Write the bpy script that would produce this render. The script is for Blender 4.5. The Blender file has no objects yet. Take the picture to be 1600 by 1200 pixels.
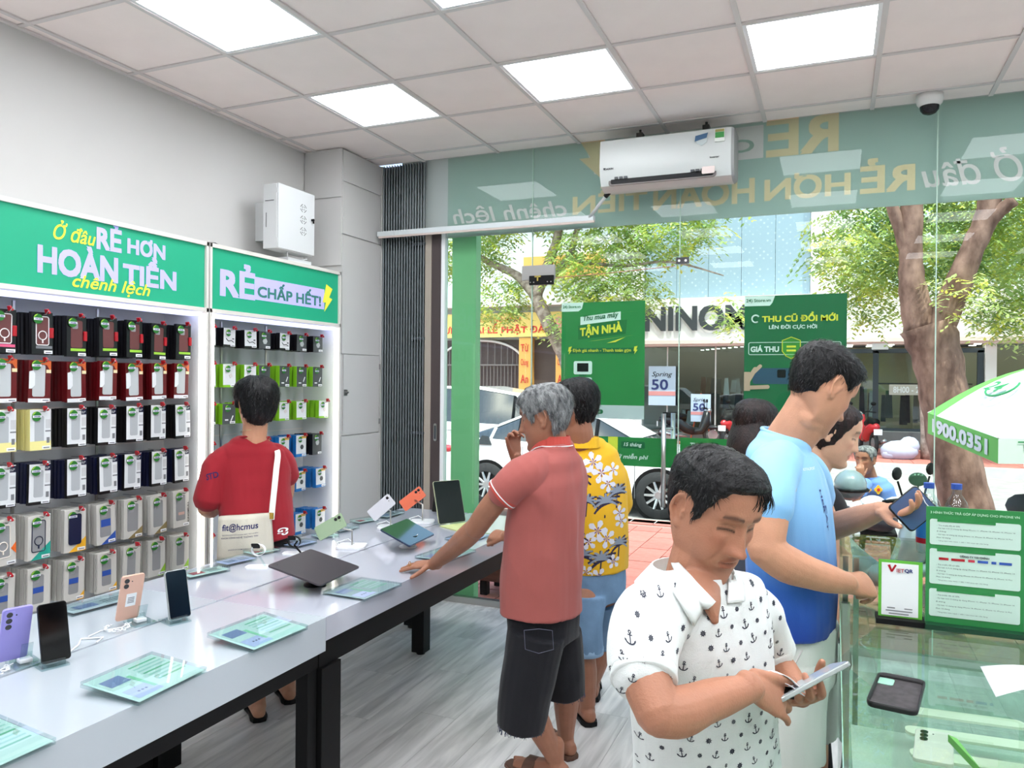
import bpy, math, random, bmesh
from mathutils import Vector, Matrix, noise
from mathutils.bvhtree import BVHTree
random.seed(7)
PI = math.pi
SC = bpy.context.scene
COL = SC.collection
V = Vector

# ---------------------------------------------------------------- camera
YAW, PITCH, ROLL = -.39688, -.0037166, .0085340
_f = V((math.sin(YAW)*math.cos(PITCH), math.cos(YAW)*math.cos(PITCH), math.sin(PITCH)))
_r = V((math.cos(YAW), -math.sin(YAW), 0)); _u = _r.cross(_f)
CR = _r*math.cos(ROLL) + _u*math.sin(ROLL)
CU = -_r*math.sin(ROLL) + _u*math.cos(ROLL)
CF = _f
cam_d = bpy.data.cameras.new('camera'); cam = bpy.data.objects.new('camera', cam_d); COL.objects.link(cam)
cam_d.sensor_width = 36; cam_d.lens = 1204.8/1600*36; cam_d.clip_start = .05; cam_d.clip_end = 300
cam.matrix_world = Matrix(((CR.x, CU.x, -CF.x, 3.415), (CR.y, CU.y, -CF.y, -2.4), (CR.z, CU.z, -CF.z, 1.6), (0, 0, 0, 1)))
SC.camera = cam

# ---------------------------------------------------------------- sky, sun, exposure
W = bpy.data.worlds.new('sky'); SC.world = W; W.use_nodes = True
wn = W.node_tree.nodes; wl = W.node_tree.links
sky = wn.new('ShaderNodeTexSky'); sky.sky_type = 'NISHITA'; sky.sun_disc = False
sky.sun_elevation = math.radians(62); sky.sun_rotation = math.radians(200); sky.dust_density = 3.0
wl.new(sky.outputs[0], wn['Background'].inputs[0]); wn['Background'].inputs[1].default_value = .42
sun_d = bpy.data.lights.new('sun', 'SUN'); sun_d.energy = 4.5; sun_d.angle = math.radians(.6); sun_d.color = (1, .95, .88)
sun = bpy.data.objects.new('sun', sun_d); COL.objects.link(sun)
sun.rotation_euler = V((-.28, .26, -1)).to_track_quat('-Z', 'Y').to_euler()
sun.location = (3, 2, 20)
PANEL_EMIT = 10.5
SC.view_settings.view_transform = 'Standard'; SC.view_settings.look = 'None'
SC.view_settings.exposure = 0.4; SC.view_settings.gamma = 1; SC.view_settings.use_curve_mapping = False
SC.cycles.max_bounces = 8; SC.cycles.transparent_max_bounces = 16; SC.cycles.caustics_reflective = False
SC.cycles.caustics_refractive = False; SC.cycles.sample_clamp_indirect = 6

# ---------------------------------------------------------------- materials
def lin(c):
    return tuple(((x/255)/12.92 if x/255 <= .04045 else ((x/255+.055)/1.055)**2.4) for x in c[:3]) + (1,)
MATS = {}
def pm(name, rgb, rough=.5, metal=0, emit=0, alpha=1, trans=0, coat=0, noise_amt=0, noise_scale=8, bump=0, bump_scale=60,
       rand=0, ior=1.45, sheen=0, stretch=None, spec=None, rgb2=None, sss=0):
    """principled material from an sRGB colour with optional mottling, bump and per-object variation"""
    if name in MATS: return MATS[name]
    m = bpy.data.materials.new(name); m.use_nodes = True; MATS[name] = m
    nt = m.node_tree; n = nt.nodes; l = nt.links; b = n['Principled BSDF']
    c = lin(rgb)
    b.inputs['Base Color'].default_value = c; b.inputs['Roughness'].default_value = rough
    b.inputs['Metallic'].default_value = metal; b.inputs['IOR'].default_value = ior
    b.inputs['Coat Weight'].default_value = coat; b.inputs['Coat Roughness'].default_value = .08
    b.inputs['Alpha'].default_value = alpha; b.inputs['Transmission Weight'].default_value = trans
    b.inputs['Sheen Weight'].default_value = sheen
    if spec is not None: b.inputs['Specular IOR Level'].default_value = spec
    if sss:
        b.inputs['Subsurface Weight'].default_value = sss; b.inputs['Subsurface Radius'].default_value = (.012, .005, .003)
        b.inputs['Subsurface Scale'].default_value = 1
    if emit:
        b.inputs['Emission Color'].default_value = c; b.inputs['Emission Strength'].default_value = emit
    m.diffuse_color = c
    vec = None
    if noise_amt or bump:
        tc = n.new('ShaderNodeTexCoord'); mp = n.new('ShaderNodeMapping'); l.new(tc.outputs['Object'], mp.inputs[0])
        if stretch: mp.inputs['Scale'].default_value = stretch
        vec = mp.outputs[0]
    src = None
    if noise_amt:
        t = n.new('ShaderNodeTexNoise'); t.inputs['Scale'].default_value = noise_scale; t.inputs['Detail'].default_value = 5
        l.new(vec, t.inputs['Vector'])
        mx = n.new('ShaderNodeMix'); mx.data_type = 'RGBA'; mx.blend_type = 'MIX'
        d = lin(rgb2) if rgb2 else tuple(x*(1-noise_amt) for x in c[:3]) + (1,)
        e = c if rgb2 else tuple(min(1, x*(1+noise_amt)) for x in c[:3]) + (1,)
        mx.inputs[6].default_value = d; mx.inputs[7].default_value = e
        r = n.new('ShaderNodeMapRange'); r.inputs[1].default_value = .35; r.inputs[2].default_value = .65
        l.new(t.outputs[0], r.inputs[0]); l.new(r.outputs[0], mx.inputs[0]); src = mx.outputs[2]
    if rand:
        oi = n.new('ShaderNodeObjectInfo'); hs = n.new('ShaderNodeHueSaturation')
        r = n.new('ShaderNodeMapRange'); r.inputs[3].default_value = 1-rand; r.inputs[4].default_value = 1+rand
        l.new(oi.outputs['Random'], r.inputs[0]); l.new(r.outputs[0], hs.inputs['Value'])
        if src: l.new(src, hs.inputs['Color'])
        else: hs.inputs['Color'].default_value = c
        src = hs.outputs[0]
    if src: l.new(src, b.inputs['Base Color'])
    if bump:
        t = n.new('ShaderNodeTexNoise'); t.inputs['Scale'].default_value = bump_scale; t.inputs['Detail'].default_value = 4
        l.new(vec, t.inputs['Vector'])
        bp = n.new('ShaderNodeBump'); bp.inputs['Strength'].default_value = bump; bp.inputs['Distance'].default_value = .01
        l.new(t.outputs[0], bp.inputs['Height']); l.new(bp.outputs[0], b.inputs['Normal'])
    return m
def glass_mat(name, tint=(235, 245, 240), refl=.05, rough=0.0):
    """thin sheet of clear glass or acrylic: passes light straight through, mirrors at grazing angles"""
    if name in MATS: return MATS[name]
    m = bpy.data.materials.new(name); m.use_nodes = True; MATS[name] = m
    nt = m.node_tree; n = nt.nodes; l = nt.links; n.remove(n['Principled BSDF'])
    tr = n.new('ShaderNodeBsdfTransparent'); tr.inputs[0].default_value = lin(tint)
    gl = n.new('ShaderNodeBsdfGlossy'); gl.inputs['Roughness'].default_value = rough
    fr = n.new('ShaderNodeFresnel'); fr.inputs[0].default_value = 1.5
    ad = n.new('ShaderNodeMath'); ad.operation = 'MULTIPLY_ADD'; ad.inputs[1].default_value = .75; ad.inputs[2].default_value = refl
    ad.use_clamp = True
    l.new(fr.outputs[0], ad.inputs[0])
    ge = n.new('ShaderNodeNewGeometry'); sb = n.new('ShaderNodeMath'); sb.operation = 'SUBTRACT'; sb.inputs[0].default_value = 1; l.new(ge.outputs['Backfacing'], sb.inputs[1])
    mu = n.new('ShaderNodeMath'); mu.operation = 'MULTIPLY'; l.new(ad.outputs[0], mu.inputs[0]); l.new(sb.outputs[0], mu.inputs[1]); ad = mu
    mx = n.new('ShaderNodeMixShader'); l.new(ad.outputs[0], mx.inputs[0]); l.new(tr.outputs[0], mx.inputs[1]); l.new(gl.outputs[0], mx.inputs[2])
    l.new(mx.outputs[0], n['Material Output'].inputs[0])
    return m

# ---------------------------------------------------------------- mesh builder
class M:
    def __init__(s): s.v = []; s.f = []; s.m = []
    def add(s, vs, fs, mi=0):
        o = len(s.v); s.v += [tuple(p) for p in vs]; s.f += [tuple(i+o for i in f) for f in fs]; s.m += [mi]*len(fs)
        return s
    def box(s, c, d, mi=0, rot=None, top=None):
        hx, hy, hz = d[0]/2, d[1]/2, d[2]/2
        tx, ty = (top if top else (1, 1))
        p = [V((-hx, -hy, -hz)), V((hx, -hy, -hz)), V((hx, hy, -hz)), V((-hx, hy, -hz)),
             V((-hx*tx, -hy*ty, hz)), V((hx*tx, -hy*ty, hz)), V((hx*tx, hy*ty, hz)), V((-hx*tx, hy*ty, hz))]
        if rot is not None: p = [rot @ q for q in p]
        c = V(c)
        return s.add([q+c for q in p], [(0, 3, 2, 1), (4, 5, 6, 7), (0, 1, 5, 4), (1, 2, 6, 5), (2, 3, 7, 6), (3, 0, 4, 7)], mi)
    def bb(s, a, b, mi=0):
        return s.box(((a[0]+b[0])/2, (a[1]+b[1])/2, (a[2]+b[2])/2), (abs(b[0]-a[0]), abs(b[1]-a[1]), abs(b[2]-a[2])), mi)
    def quad(s, a, b, c, d, mi=0): return s.add([a, b, c, d], [(0, 1, 2, 3)], mi)
    def prism(s, pts, o, u, v, w, mi=0):
        """extrude the 2-D outline pts (in axes u, v from o) along w"""
        o, u, v, w = V(o), V(u), V(v), V(w); n = len(pts)
        a = [o+u*p[0]+v*p[1] for p in pts]; b = [q+w for q in a]
        return s.add(a+b, [tuple(range(n))[::-1], tuple(range(n, 2*n))] + [(i, (i+1) % n, n+(i+1) % n, n+i) for i in range(n)], mi)
    def tube(s, pts, r, n=8, mi=0, caps=True, closed=False):
        pts = [V(p) for p in pts]; k = len(pts)
        rs = r if isinstance(r, (list, tuple)) else [r]*k
        rings = []; prev = None
        for i, p in enumerate(pts):
            if closed: t = pts[(i+1) % k]-pts[i-1]
            else: t = pts[min(i+1, k-1)]-pts[max(i-1, 0)]
            t = t.normalized() if t.length > 1e-9 else V((0, 0, 1))
            a = prev if prev is not None else (V((0, 0, 1)) if abs(t.z) < .9 else V((1, 0, 0)))
            a = (a-t*a.dot(t)); a = a.normalized() if a.length > 1e-6 else t.orthogonal().normalized(); b = t.cross(a); prev = a
            rings.append([p+(a*math.cos(2*PI*j/n)+b*math.sin(2*PI*j/n))*rs[i] for j in range(n)])
        vs = [q for rg in rings for q in rg]; fs = []
        for i in range(k if closed else k-1):
            i2 = (i+1) % k
            for j in range(n): fs.append((i*n+j, i*n+(j+1) % n, i2*n+(j+1) % n, i2*n+j))
        if caps and not closed: fs += [tuple(range(n))[::-1], tuple((k-1)*n+j for j in range(n))]
        return s.add(vs, fs, mi)
    def lathe(s, prof, c=(0, 0, 0), n=24, mi=0, rot=None, a0=0, a1=2*PI):
        full = abs(a1-a0-2*PI) < 1e-6; c = V(c); m = n if full else n+1
        vs = []
        for j in range(m):
            a = a0+(a1-a0)*j/n
            for r, z in prof:
                q = V((r*math.cos(a), r*math.sin(a), z)); vs.append((rot @ q if rot is not None else q)+c)
        k = len(prof); fs = []
        for j in range(n):
            j2 = (j+1) % m
            for i in range(k-1): fs.append((j*k+i, j2*k+i, j2*k+i+1, j*k+i+1))
        return s.add(vs, fs, mi)
    def cyl(s, a, b, r, n=16, mi=0): return s.tube([a, b], r, n, mi)
    def ell(s, c, r, n=12, mi=0, rot=None):
        c = V(c); vs = []; fs = []; k = n//2
        for i in range(1, k):
            th = PI*i/k
            for j in range(n):
                q = V((r[0]*math.sin(th)*math.cos(2*PI*j/n), r[1]*math.sin(th)*math.sin(2*PI*j/n), r[2]*math.cos(th)))
                vs.append((rot @ q if rot is not None else q)+c)
        t = V((0, 0, r[2])); bt = V((0, 0, -r[2]))
        if rot is not None: t, bt = rot @ t, rot @ bt
        vs += [t+c, bt+c]; T = len(vs)-2
        for i in range(k-2):
            for j in range(n): fs.append((i*n+j, (i+1)*n+j, (i+1)*n+(j+1) % n, i*n+(j+1) % n))
        for j in range(n):
            fs.append((T, j, (j+1) % n)); fs.append((T+1, (k-2)*n+(j+1) % n, (k-2)*n+j))
        return s.add(vs, fs, mi)
    def loft(s, rings, mi=0, caps=True, closed_ring=True):
        n = len(rings[0]); vs = [q for r in rings for q in r]; fs = []
        for i in range(len(rings)-1):
            for j in range(n if closed_ring else n-1):
                fs.append((i*n+j, i*n+(j+1) % n, (i+1)*n+(j+1) % n, (i+1)*n+j))
        if caps: fs += [tuple(range(n))[::-1], tuple((len(rings)-1)*n+j for j in range(n))]
        return s.add(vs, fs, mi)
WL = {}
def mesh_of(name, m, mats, smooth=False):
    me = bpy.data.meshes.new(name); me.from_pydata([tuple(p) for p in m.v], [], m.f)
    for x in (mats if isinstance(mats, (list, tuple)) else [mats]): me.materials.append(x)
    me.polygons.foreach_set('material_index', m.m)
    if smooth: me.polygons.foreach_set('use_smooth', [True]*len(m.f))
    me.update(); return me
def fix_normals(me):
    b = bmesh.new(); b.from_mesh(me); bmesh.ops.recalc_face_normals(b, faces=b.faces); b.to_mesh(me); b.free()
def ob(name, m, mats, parent=None, smooth=False, origin=None, bevel=0, label=None, cat=None, group=None, kind=None, angle=None, fix=False):
    """link m (world coordinates) as one object; a child is stored relative to its thing"""
    if parent is not None: off = WL[parent.name]
    elif origin is not None: off = V(origin)
    else:
        xs = [p[0] for p in m.v]; ys = [p[1] for p in m.v]; zs = [p[2] for p in m.v]
        off = V(((min(xs)+max(xs))/2, (min(ys)+max(ys))/2, min(zs)))
    k = M(); k.v = [(p[0]-off.x, p[1]-off.y, p[2]-off.z) for p in m.v]; k.f = m.f; k.m = m.m
    me = mesh_of(name, k, mats, smooth or angle is not None)
    if fix: fix_normals(me)
    o = bpy.data.objects.new(name, me); COL.objects.link(o)
    if parent is not None: o.parent = parent
    else: o.location = off
    WL[o.name] = off
    if angle is not None: me.set_sharp_from_angle(angle=math.radians(angle))
    if bevel:
        b = o.modifiers.new('bevel', 'BEVEL'); b.width = bevel; b.segments = 2; b.limit_method = 'ANGLE'
    tag(o, label, cat, group, kind); return o
def tag(o, label=None, cat=None, group=None, kind=None):
    for k, x in (('label', label), ('category', cat), ('group', group), ('kind', kind)):
        if x: o[k] = x
    return o
def thing(name, loc, label, cat, group=None, kind=None):
    o = bpy.data.objects.new(name, None); COL.objects.link(o); o.location = loc; o.empty_display_size = .1
    WL[o.name] = V(loc); return tag(o, label, cat, group, kind)
def struct(name, m, mats, parent=None, **k):
    return ob(name, m, mats, parent, kind=None if parent else 'structure', origin=None if parent else (0, 0, 0), **k)
def copy_tree(o, parent=None):
    c = o.copy(); COL.objects.link(c)
    if parent is not None: c.parent = parent
    WL[c.name] = WL.get(o.name, V((0, 0, 0)))
    for ch in list(o.children): copy_tree(ch, c)
    return c
def text_mesh(s, bold=.004, shear=0, extrude=0, spacing=1):
    cu = bpy.data.curves.new('t', 'FONT'); cu.body = s; cu.offset = max(.004, bold); cu.shear = shear; cu.space_character = spacing
    cu.resolution_u = 3; cu.size = 1
    o = bpy.data.objects.new('t', cu)
    me = bpy.data.meshes.new_from_object(o); bpy.data.objects.remove(o); bpy.data.curves.remove(cu)
    vs = [(p.co.x, p.co.y) for p in me.vertices]; fs = [tuple(p.vertices) for p in me.polygons]
    bpy.data.meshes.remove(me); return vs, fs
def text_pts(s, o, u, v, w, h=None, bold=.0, shear=0, center=False, depth=0):
    """letters fitted into a box w wide (h high) from the lower left corner o along u, v"""
    v0, f0 = text_mesh(s, 0, shear); x0 = min(p[0] for p in v0); x1 = max(p[0] for p in v0); y0 = min(p[1] for p in v0); y1 = max(p[1] for p in v0)
    kx = w/(x1-x0); ky = (h/(y1-y0)) if h else kx; u, v, o = V(u).normalized(), V(v).normalized(), V(o); nn = u.cross(v)
    if center: o = o-u*w/2-v*((y1-y0)*ky)/2
    out, fs = [], []
    for k, (dx, dy) in enumerate(((0, 0), (1, 1), (-1, -1), (1, -1), (-1, 1)) if bold > .005 else ((0, 0),)):
        b = len(out); out += [o+u*((a+dx*bold*.7-x0)*kx)+v*((c+dy*bold*.7-y0)*ky)+nn*(.00025*k) for a, c in v0]; fs += [tuple(i+b for i in f) for f in f0]
    return out, fs
def lettering(s, mat, parent, o, u, v, w, h=None, bold=.02, shear=0, center=False, name='lettering', label=None):
    m = M(); m.add(*text_pts(s, o, u, v, w, h, bold, shear, center))
    return ob(name, m, mat, parent, label=label)
def rrect(w, h, r, n=4, cx=0, cy=0):
    """rounded rectangle outline"""
    out = []
    for (sx, sy, a) in ((1, 1, 0), (-1, 1, PI/2), (-1, -1, PI), (1, -1, 3*PI/2)):
        for i in range(n+1):
            t = a+PI/2*i/n; out.append((cx+sx*(w/2-r)+r*math.cos(t), cy+sy*(h/2-r)+r*math.sin(t)))
    return out
def flat(pts, o, u, v, m=None, mi=0):
    m = m or M(); o, u, v = V(o), V(u), V(v)
    return m.add([o+u*p[0]+v*p[1] for p in pts], [tuple(range(len(pts)))], mi)
# ================================================================ THE ROOM
X0, X1, Y0, Y1, HC = -.09, 6.6, -5.4, 2.6, 3.214
m_wall = pm('wall paint', (200, 199, 197), .75, noise_amt=.02, noise_scale=1.5)
m_tile = pm('ceiling tile', (246, 234, 230), .85, noise_amt=.015, noise_scale=3)
m_bar = pm('ceiling grid', (214, 208, 206), .5)
m_white = pm('white laminate', (236, 238, 240), .35)
m_black = pm('black steel', (10, 10, 11), .55, spec=.25)
m_dark = pm('dark rubber', (22, 22, 24), .7)
m_panel = pm('led diffuser', (246, 250, 255), .5, emit=PANEL_EMIT)
m_led = pm('led strip', (255, 252, 240), .5, emit=3.2)
m_ledc = pm('cool led strip', (205, 210, 255), .5, emit=1.5)

def floor_material():
    m = bpy.data.materials.new('vinyl plank'); m.use_nodes = True; nt = m.node_tree; n = nt.nodes; l = nt.links; b = n['Principled BSDF']
    tc = n.new('ShaderNodeTexCoord'); mp = n.new('ShaderNodeMapping'); mp.inputs['Scale'].default_value = (9, .9, 1)
    oi = n.new('ShaderNodeObjectInfo'); ad = n.new('ShaderNodeVectorMath'); ad.operation = 'ADD'
    sc = n.new('ShaderNodeVectorMath'); sc.operation = 'SCALE'; sc.inputs['Scale'].default_value = 37
    l.new(oi.outputs['Random'], sc.inputs[0]); l.new(tc.outputs['Object'], mp.inputs[0]); l.new(mp.outputs[0], ad.inputs[0]); l.new(sc.outputs[0], ad.inputs[1])
    t = n.new('ShaderNodeTexNoise'); t.inputs['Scale'].default_value = 2.4; t.inputs['Detail'].default_value = 8; t.inputs['Distortion'].default_value = .6
    l.new(ad.outputs[0], t.inputs['Vector'])
    cr = n.new('ShaderNodeValToRGB'); cr.color_ramp.elements[0].position = .3; cr.color_ramp.elements[0].color = lin((176, 174, 172))
    cr.color_ramp.elements[1].position = .7; cr.color_ramp.elements[1].color = lin((226, 223, 220)); l.new(t.outputs[0], cr.inputs[0])
    hs = n.new('ShaderNodeHueSaturation'); r = n.new('ShaderNodeMapRange'); r.inputs[3].default_value = .9; r.inputs[4].default_value = 1.08
    l.new(oi.outputs['Random'], r.inputs[0]); l.new(r.outputs[0], hs.inputs['Value']); l.new(cr.outputs[0], hs.inputs['Color'])
    l.new(hs.outputs[0], b.inputs['Base Color']); b.inputs['Roughness'].default_value = .38
    bp = n.new('ShaderNodeBump'); bp.inputs['Strength'].default_value = .12; bp.inputs['Distance'].default_value = .004
    l.new(t.outputs[0], bp.inputs['Height']); l.new(bp.outputs[0], b.inputs['Normal'])
    return m
floor = struct('floor', M().bb((X0, Y0, -.06), (X1, Y1+.1, -.006)), pm('floor bed', (70, 66, 64), .9))
pw, pl = .1865, 1.22
plank_me = mesh_of('floor_plank', M().box((0, 0, -.003), (pw-.0015, pl-.0015, .006)), floor_material())
nx = int((X1-X0)/pw)
for i in range(nx):
    y = Y0-(i*.43 % 1)*pl
    while y < Y1:
        a, b = max(y, Y0), min(y+pl, Y1)
        if b-a > .05:
            o = bpy.data.objects.new('floor_plank', plank_me); COL.objects.link(o); o.parent = floor
            o.location = (X0+(i+.5)*pw, (a+b)/2, 0); o.scale = (1, (b-a)/pl, 1)
        y += pl
struct('wall_left', M().bb((X0-.12, Y0, -.1), (X0, Y1+.12, HC+.1)), m_wall)
struct('wall_right', M().bb((X1, Y0, -.1), (X1+.12, Y1+.12, HC+.1)), m_wall)
struct('wall_back', M().bb((X0-.12, Y0-.12, -.1), (X1+.12, Y0, HC+.1)), m_wall)
# ceiling of lay-in tiles
ceil = struct('ceiling', M().bb((X0-.12, Y0-.12, HC+.05), (X1+.12, Y1+.12, HC+.25)), m_tile)
LX = [0+.6*i for i in range(0, 12) if .6*i < X1]; LY = [2.4-.6*j for j in range(0, 13)]
xs = [X0]+LX+[X1]; ys = [Y0]+sorted(LY)+[Y1]
lights = [(i, j) for i in (1, 3, 5, 7, 9) for j in (2, 0, -2, -4, -6)]
tile_me = mesh_of('ceiling_tile', M().box((0, 0, .012), (1, 1, .014)), m_tile)
for i in range(len(xs)-1):
    for j in range(len(ys)-1):
        a, b, c, d = xs[i], xs[i+1], ys[j], ys[j+1]
        if any(abs(a-.6*p) < .02 and abs(c-.6*q) < .02 for p, q in lights): continue
        o = bpy.data.objects.new('ceiling_tile', tile_me); COL.objects.link(o); o.parent = ceil
        o.location = ((a+b)/2, (c+d)/2, HC+.002); o.scale = (b-a-.004, d-c-.004, 1)
for x in LX: ob('grid_bar', M().box((x, (Y0+Y1)/2, HC+.002), (.024, Y1-Y0, .008)), m_bar, ceil)
for y in LY: ob('grid_bar', M().box(((X0+X1)/2, y, HC+.003), (X1-X0, .024, .007)), m_bar, ceil)
ob('grid_bar', M().box((X0+.012, (Y0+Y1)/2, HC), (.024, Y1-Y0, .01)), m_bar, ceil)
names = {(1, 0): 'square ceiling light panel at the top left, above the white wall', (1, 2): 'square ceiling light panel nearest the white column',
         (3, 2): 'square ceiling light panel just before the air conditioner', (3, 0): 'square ceiling light panel cut by the top edge, in the middle',
         (5, 2): 'square ceiling light panel right of the air conditioner, nearest the dome camera'}
for (i, j) in lights:
    cx, cy = .6*i+.3, .6*j+.3
    t = thing('ceiling_light', (cx, cy, HC), names.get((i, j), 'square ceiling light panel out of view behind the camera'), 'light', 'square led ceiling panels')
    f = M()
    for dx, dy, sx, sy in ((0, -.282, .588, .024), (0, .282, .588, .024), (-.282, 0, .024, .54), (.282, 0, .024, .54)): f.box((cx+dx, cy+dy, HC+.008), (sx, sy, .012))
    ob('frame', f, m_white, t)
    ob('diffuser', M().box((cx, cy, HC+.010), (.54, .54, .006)), m_panel, t)
# boxed column in the corner, clad in white panels with a service door
colm = struct('trim_1', M().bb((X0, 2.105, 0), (.2245, 2.75, HC)).bb((.22, 2.603, 0), (.242, 2.75, HC)), m_wall)
for (z0, z1) in ((.0, 1.205), (2.62, 2.98), (2.99, HC)): ob('cladding_panel', M().bb((.225, 2.11, z0+.003), (.235, 2.597, z1-.003)), m_wall, colm, bevel=.001)
ob('cladding_panel', M().bb((.225, 2.11, 1.783), (.235, 2.597, 2.612)), m_wall, colm, bevel=.001)
ob('cladding_panel', M().bb((-.085, 2.095, 2.4), (.233, 2.104, 2.87)), m_wall, colm)
ob('cladding_panel', M().bb((-.085, 2.095, 2.878), (.233, 2.104, HC)), m_wall, colm)
dr = ob('service_door', M().bb((.225, 2.125, 1.21), (.238, 2.59, 1.778)), m_wall, colm, bevel=.001)
for z in (1.29, 1.70): ob('hinge', M().cyl((.241, 2.585, z-.02), (.241, 2.585, z+.02), .006), pm('steel', (150, 150, 150), .3, 1), dr)
ob('latch', M().bb((.238, 2.13, 1.49), (.245, 2.165, 1.53)).cyl((.245, 2.16, 1.51), (.258, 2.16, 1.51), .006), pm('steel', (0, 0, 0)), dr)
ob('groove', M().box((.2355, 2.127, 1.495), (.002, .004, .56)), pm('shadow gap', (60, 60, 62), .8), colm)
# back posts of baseboard
struct('baseboard_left', M().bb((X0, Y0, 0), (X0+.012, 2.1, .08)), m_white)

# ================================================================ SHOPFRONT
m_glass = glass_mat('shop glass', (240, 249, 245), -.012)
m_alu = pm('brushed steel', (190, 188, 184), .28, 1)
win = thing('window_1', (2.4, 2.6, 0), None, None, kind='structure')
joints = [.80, 1.466, 2.485, 3.941, 5.35, 6.6]
for a, b in zip(joints[:-1], joints[1:]):
    ob('pane', M().bb((a+.003, 2.594, .045), (b-.003, 2.604, HC)), m_glass, win)
for x in joints[1:-1]: ob('glass_edge', M().box((x, 2.599, (HC+.05)/2), (.006, .012, HC-.05)), pm('glass edge', (178, 205, 190), .3), win)
ob('floor_channel', M().bb((.78, 2.575, 0), (6.6, 2.625, .045)), m_alu, win)
ob('patch_fitting', M().bb((2.463, 2.585, 2.363), (2.545, 2.594, 2.404)), pm('dark steel', (70, 70, 72), .35, 1), win)
for dx in (.02, .062): ob('screw', M().cyl((2.463+dx, 2.583, 2.383), (2.463+dx, 2.586, 2.383), .008), m_alu, win)
h = ob('door_handle', M().tube([(2.405, 2.53, .80), (2.405, 2.53, 1.40)], .015, 14), m_alu, win, smooth=True)
ob('outer_grip', M().tube([(2.44, 2.66, .80), (2.44, 2.66, 1.40)], .015, 14), m_alu, h, smooth=True)
for z in (.9, 1.3): ob('standoff', M().cyl((2.405, 2.53, z), (2.44, 2.66, z), .009), m_alu, h)
# electric lock on the glass, grey plate and black strike box
t = thing('door_lock', (1.53, 2.56, 2.27), 'grey and black electric lock box stuck high on the glass door', 'lock')
ob('plate', M().bb((1.40, 2.565, 2.30), (1.64, 2.594, 2.40)), pm('grey plate', (160, 158, 155), .4), t, bevel=.002)
ob('lock_body', M().bb((1.465, 2.54, 2.262), (1.64, 2.566, 2.325)), m_black, t, bevel=.002)
ob('bolt', M().box((1.53, 2.537, 2.318), (.045, .008, .01)).box((1.53, 2.537, 2.303), (.01, .008, .03)), pm('brass', (190, 170, 90), .3, 1), t)
for x in (1.475, 1.50, 1.60, 1.625): ob('screw', M().cyl((x, 2.538, 2.28), (x, 2.541, 2.28), .004), m_alu, t)
# cable along the glass
ob('wire', M().tube([(1.64, 2.585, 2.31), (2.0, 2.588, 2.325), (2.46, 2.588, 2.35)], .0025, 5), pm('copper wire', (190, 130, 110), .4), label='thin copper coloured wire running from the lock box along the glass', cat='wire')
# folding shutter
sh = thing('folding_shutter', (.45, 2.62, 0), 'dark grey folded accordion shutter beside the white column', 'shutter')
m_sh = pm('shutter steel', (128, 136, 140), .4, .2); m_sh2 = pm('shutter steel dark', (62, 68, 74), .5, .2)
n = 16
for i in range(n):
    x = .24+i*(.37/n)
    ob('shutter_slat', M().prism([(0, 0), (.017, -.030), (.021, -.028), (.011, .004), (.021, .034), (.017, .036)], (x, 2.625, .03), (1, 0, 0), (0, 1, 0), (0, 0, HC-.03)), m_sh if i % 2 else m_sh, sh)
ob('backing', M().bb((.235, 2.665, .02), (.66, 2.675, HC)), m_sh2, sh)
for z in (.5, 1.2, 1.9, 2.6): ob('link_bar', M().bb((.50, 2.60, z), (.62, 2.612, z+.02)), m_sh2, sh)
ob('beige_post', M().bb((.615, 2.60, .0), (.668, 2.66, 2.70)), pm('beige post', (166, 156, 144), .5), sh, bevel=.003, label='beige steel end post')
bp_ = ob('lock_post', M().bb((.668, 2.605, 0), (.745, 2.665, 2.70)), pm('brown post', (72, 62, 62), .45), sh, bevel=.003, label='dark brown lock post')
ob('recessed_handle', M().prism(rrect(.026, .13, .012), (.71, 2.604, 1.22), (1, 0, 0), (0, 0, 1), (0, -.005, 0)), m_alu, sh)
ob('recessed_handle_well', M().prism(rrect(.014, .10, .006), (.71, 2.599, 1.22), (1, 0, 0), (0, 0, 1), (0, -.001, 0)), m_sh2, sh)
ob('white_edge', M().bb((.745, 2.61, 0), (.775, 2.66, 2.70)), m_white, sh)
# light green outdoor panel
g = ob('green_panel', M().bb((.79, 2.70, -.1), (.985, 2.78, 2.72)), pm('green panel', (134, 194, 142), .5), label='tall light green outdoor panel beside the folded shutter', cat='panel')
# signboard seen from behind above the glass
m_film = bpy.data.materials.new('sign vinyl'); m_film.use_nodes = True; MATS['sign vinyl'] = m_film
def film(name, rgb, tr=.4):
    m = bpy.data.materials.new(name); m.use_nodes = True; nt = m.node_tree; n_ = nt.nodes; l = nt.links; n_.remove(n_['Principled BSDF'])
    d = n_.new('ShaderNodeBsdfDiffuse'); tt = n_.new('ShaderNodeBsdfTranslucent'); mx = n_.new('ShaderNodeMixShader'); mx.inputs[0].default_value = tr
    d.inputs[0].default_value = lin(rgb); tt.inputs[0].default_value = lin(rgb)
    l.new(d.outputs[0], mx.inputs[1]); l.new(tt.outputs[0], mx.inputs[2]); l.new(mx.outputs[0], n_['Material Output'].inputs[0]); return m
fg = film('sign vinyl green', (200, 208, 205)); fy = film('sign vinyl gold', (255, 218, 186), .08); fp = film('sign vinyl pink', (252, 226, 234), .08)
sg = thing('shop_signboard', (3.4, 2.63, 2.65), 'green printed shop sign seen from behind with mirrored lettering above the glass', 'sign')
ob('vinyl_sheet', M().bb((.395, 2.632, 2.645), (6.6, 2.642, HC+.046)), fg, sg)
def mir(s, mat, xr, xl, z0, z1, bold=.03, shear=0):
    # reads properly from the street, so mirrored from inside; xr = right end inside view
    lettering(s, mat, sg, (xr, 2.630, z0), (-1, 0, 0), (0, 0, 1), xr-xl, z1-z0, bold, shear)
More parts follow.
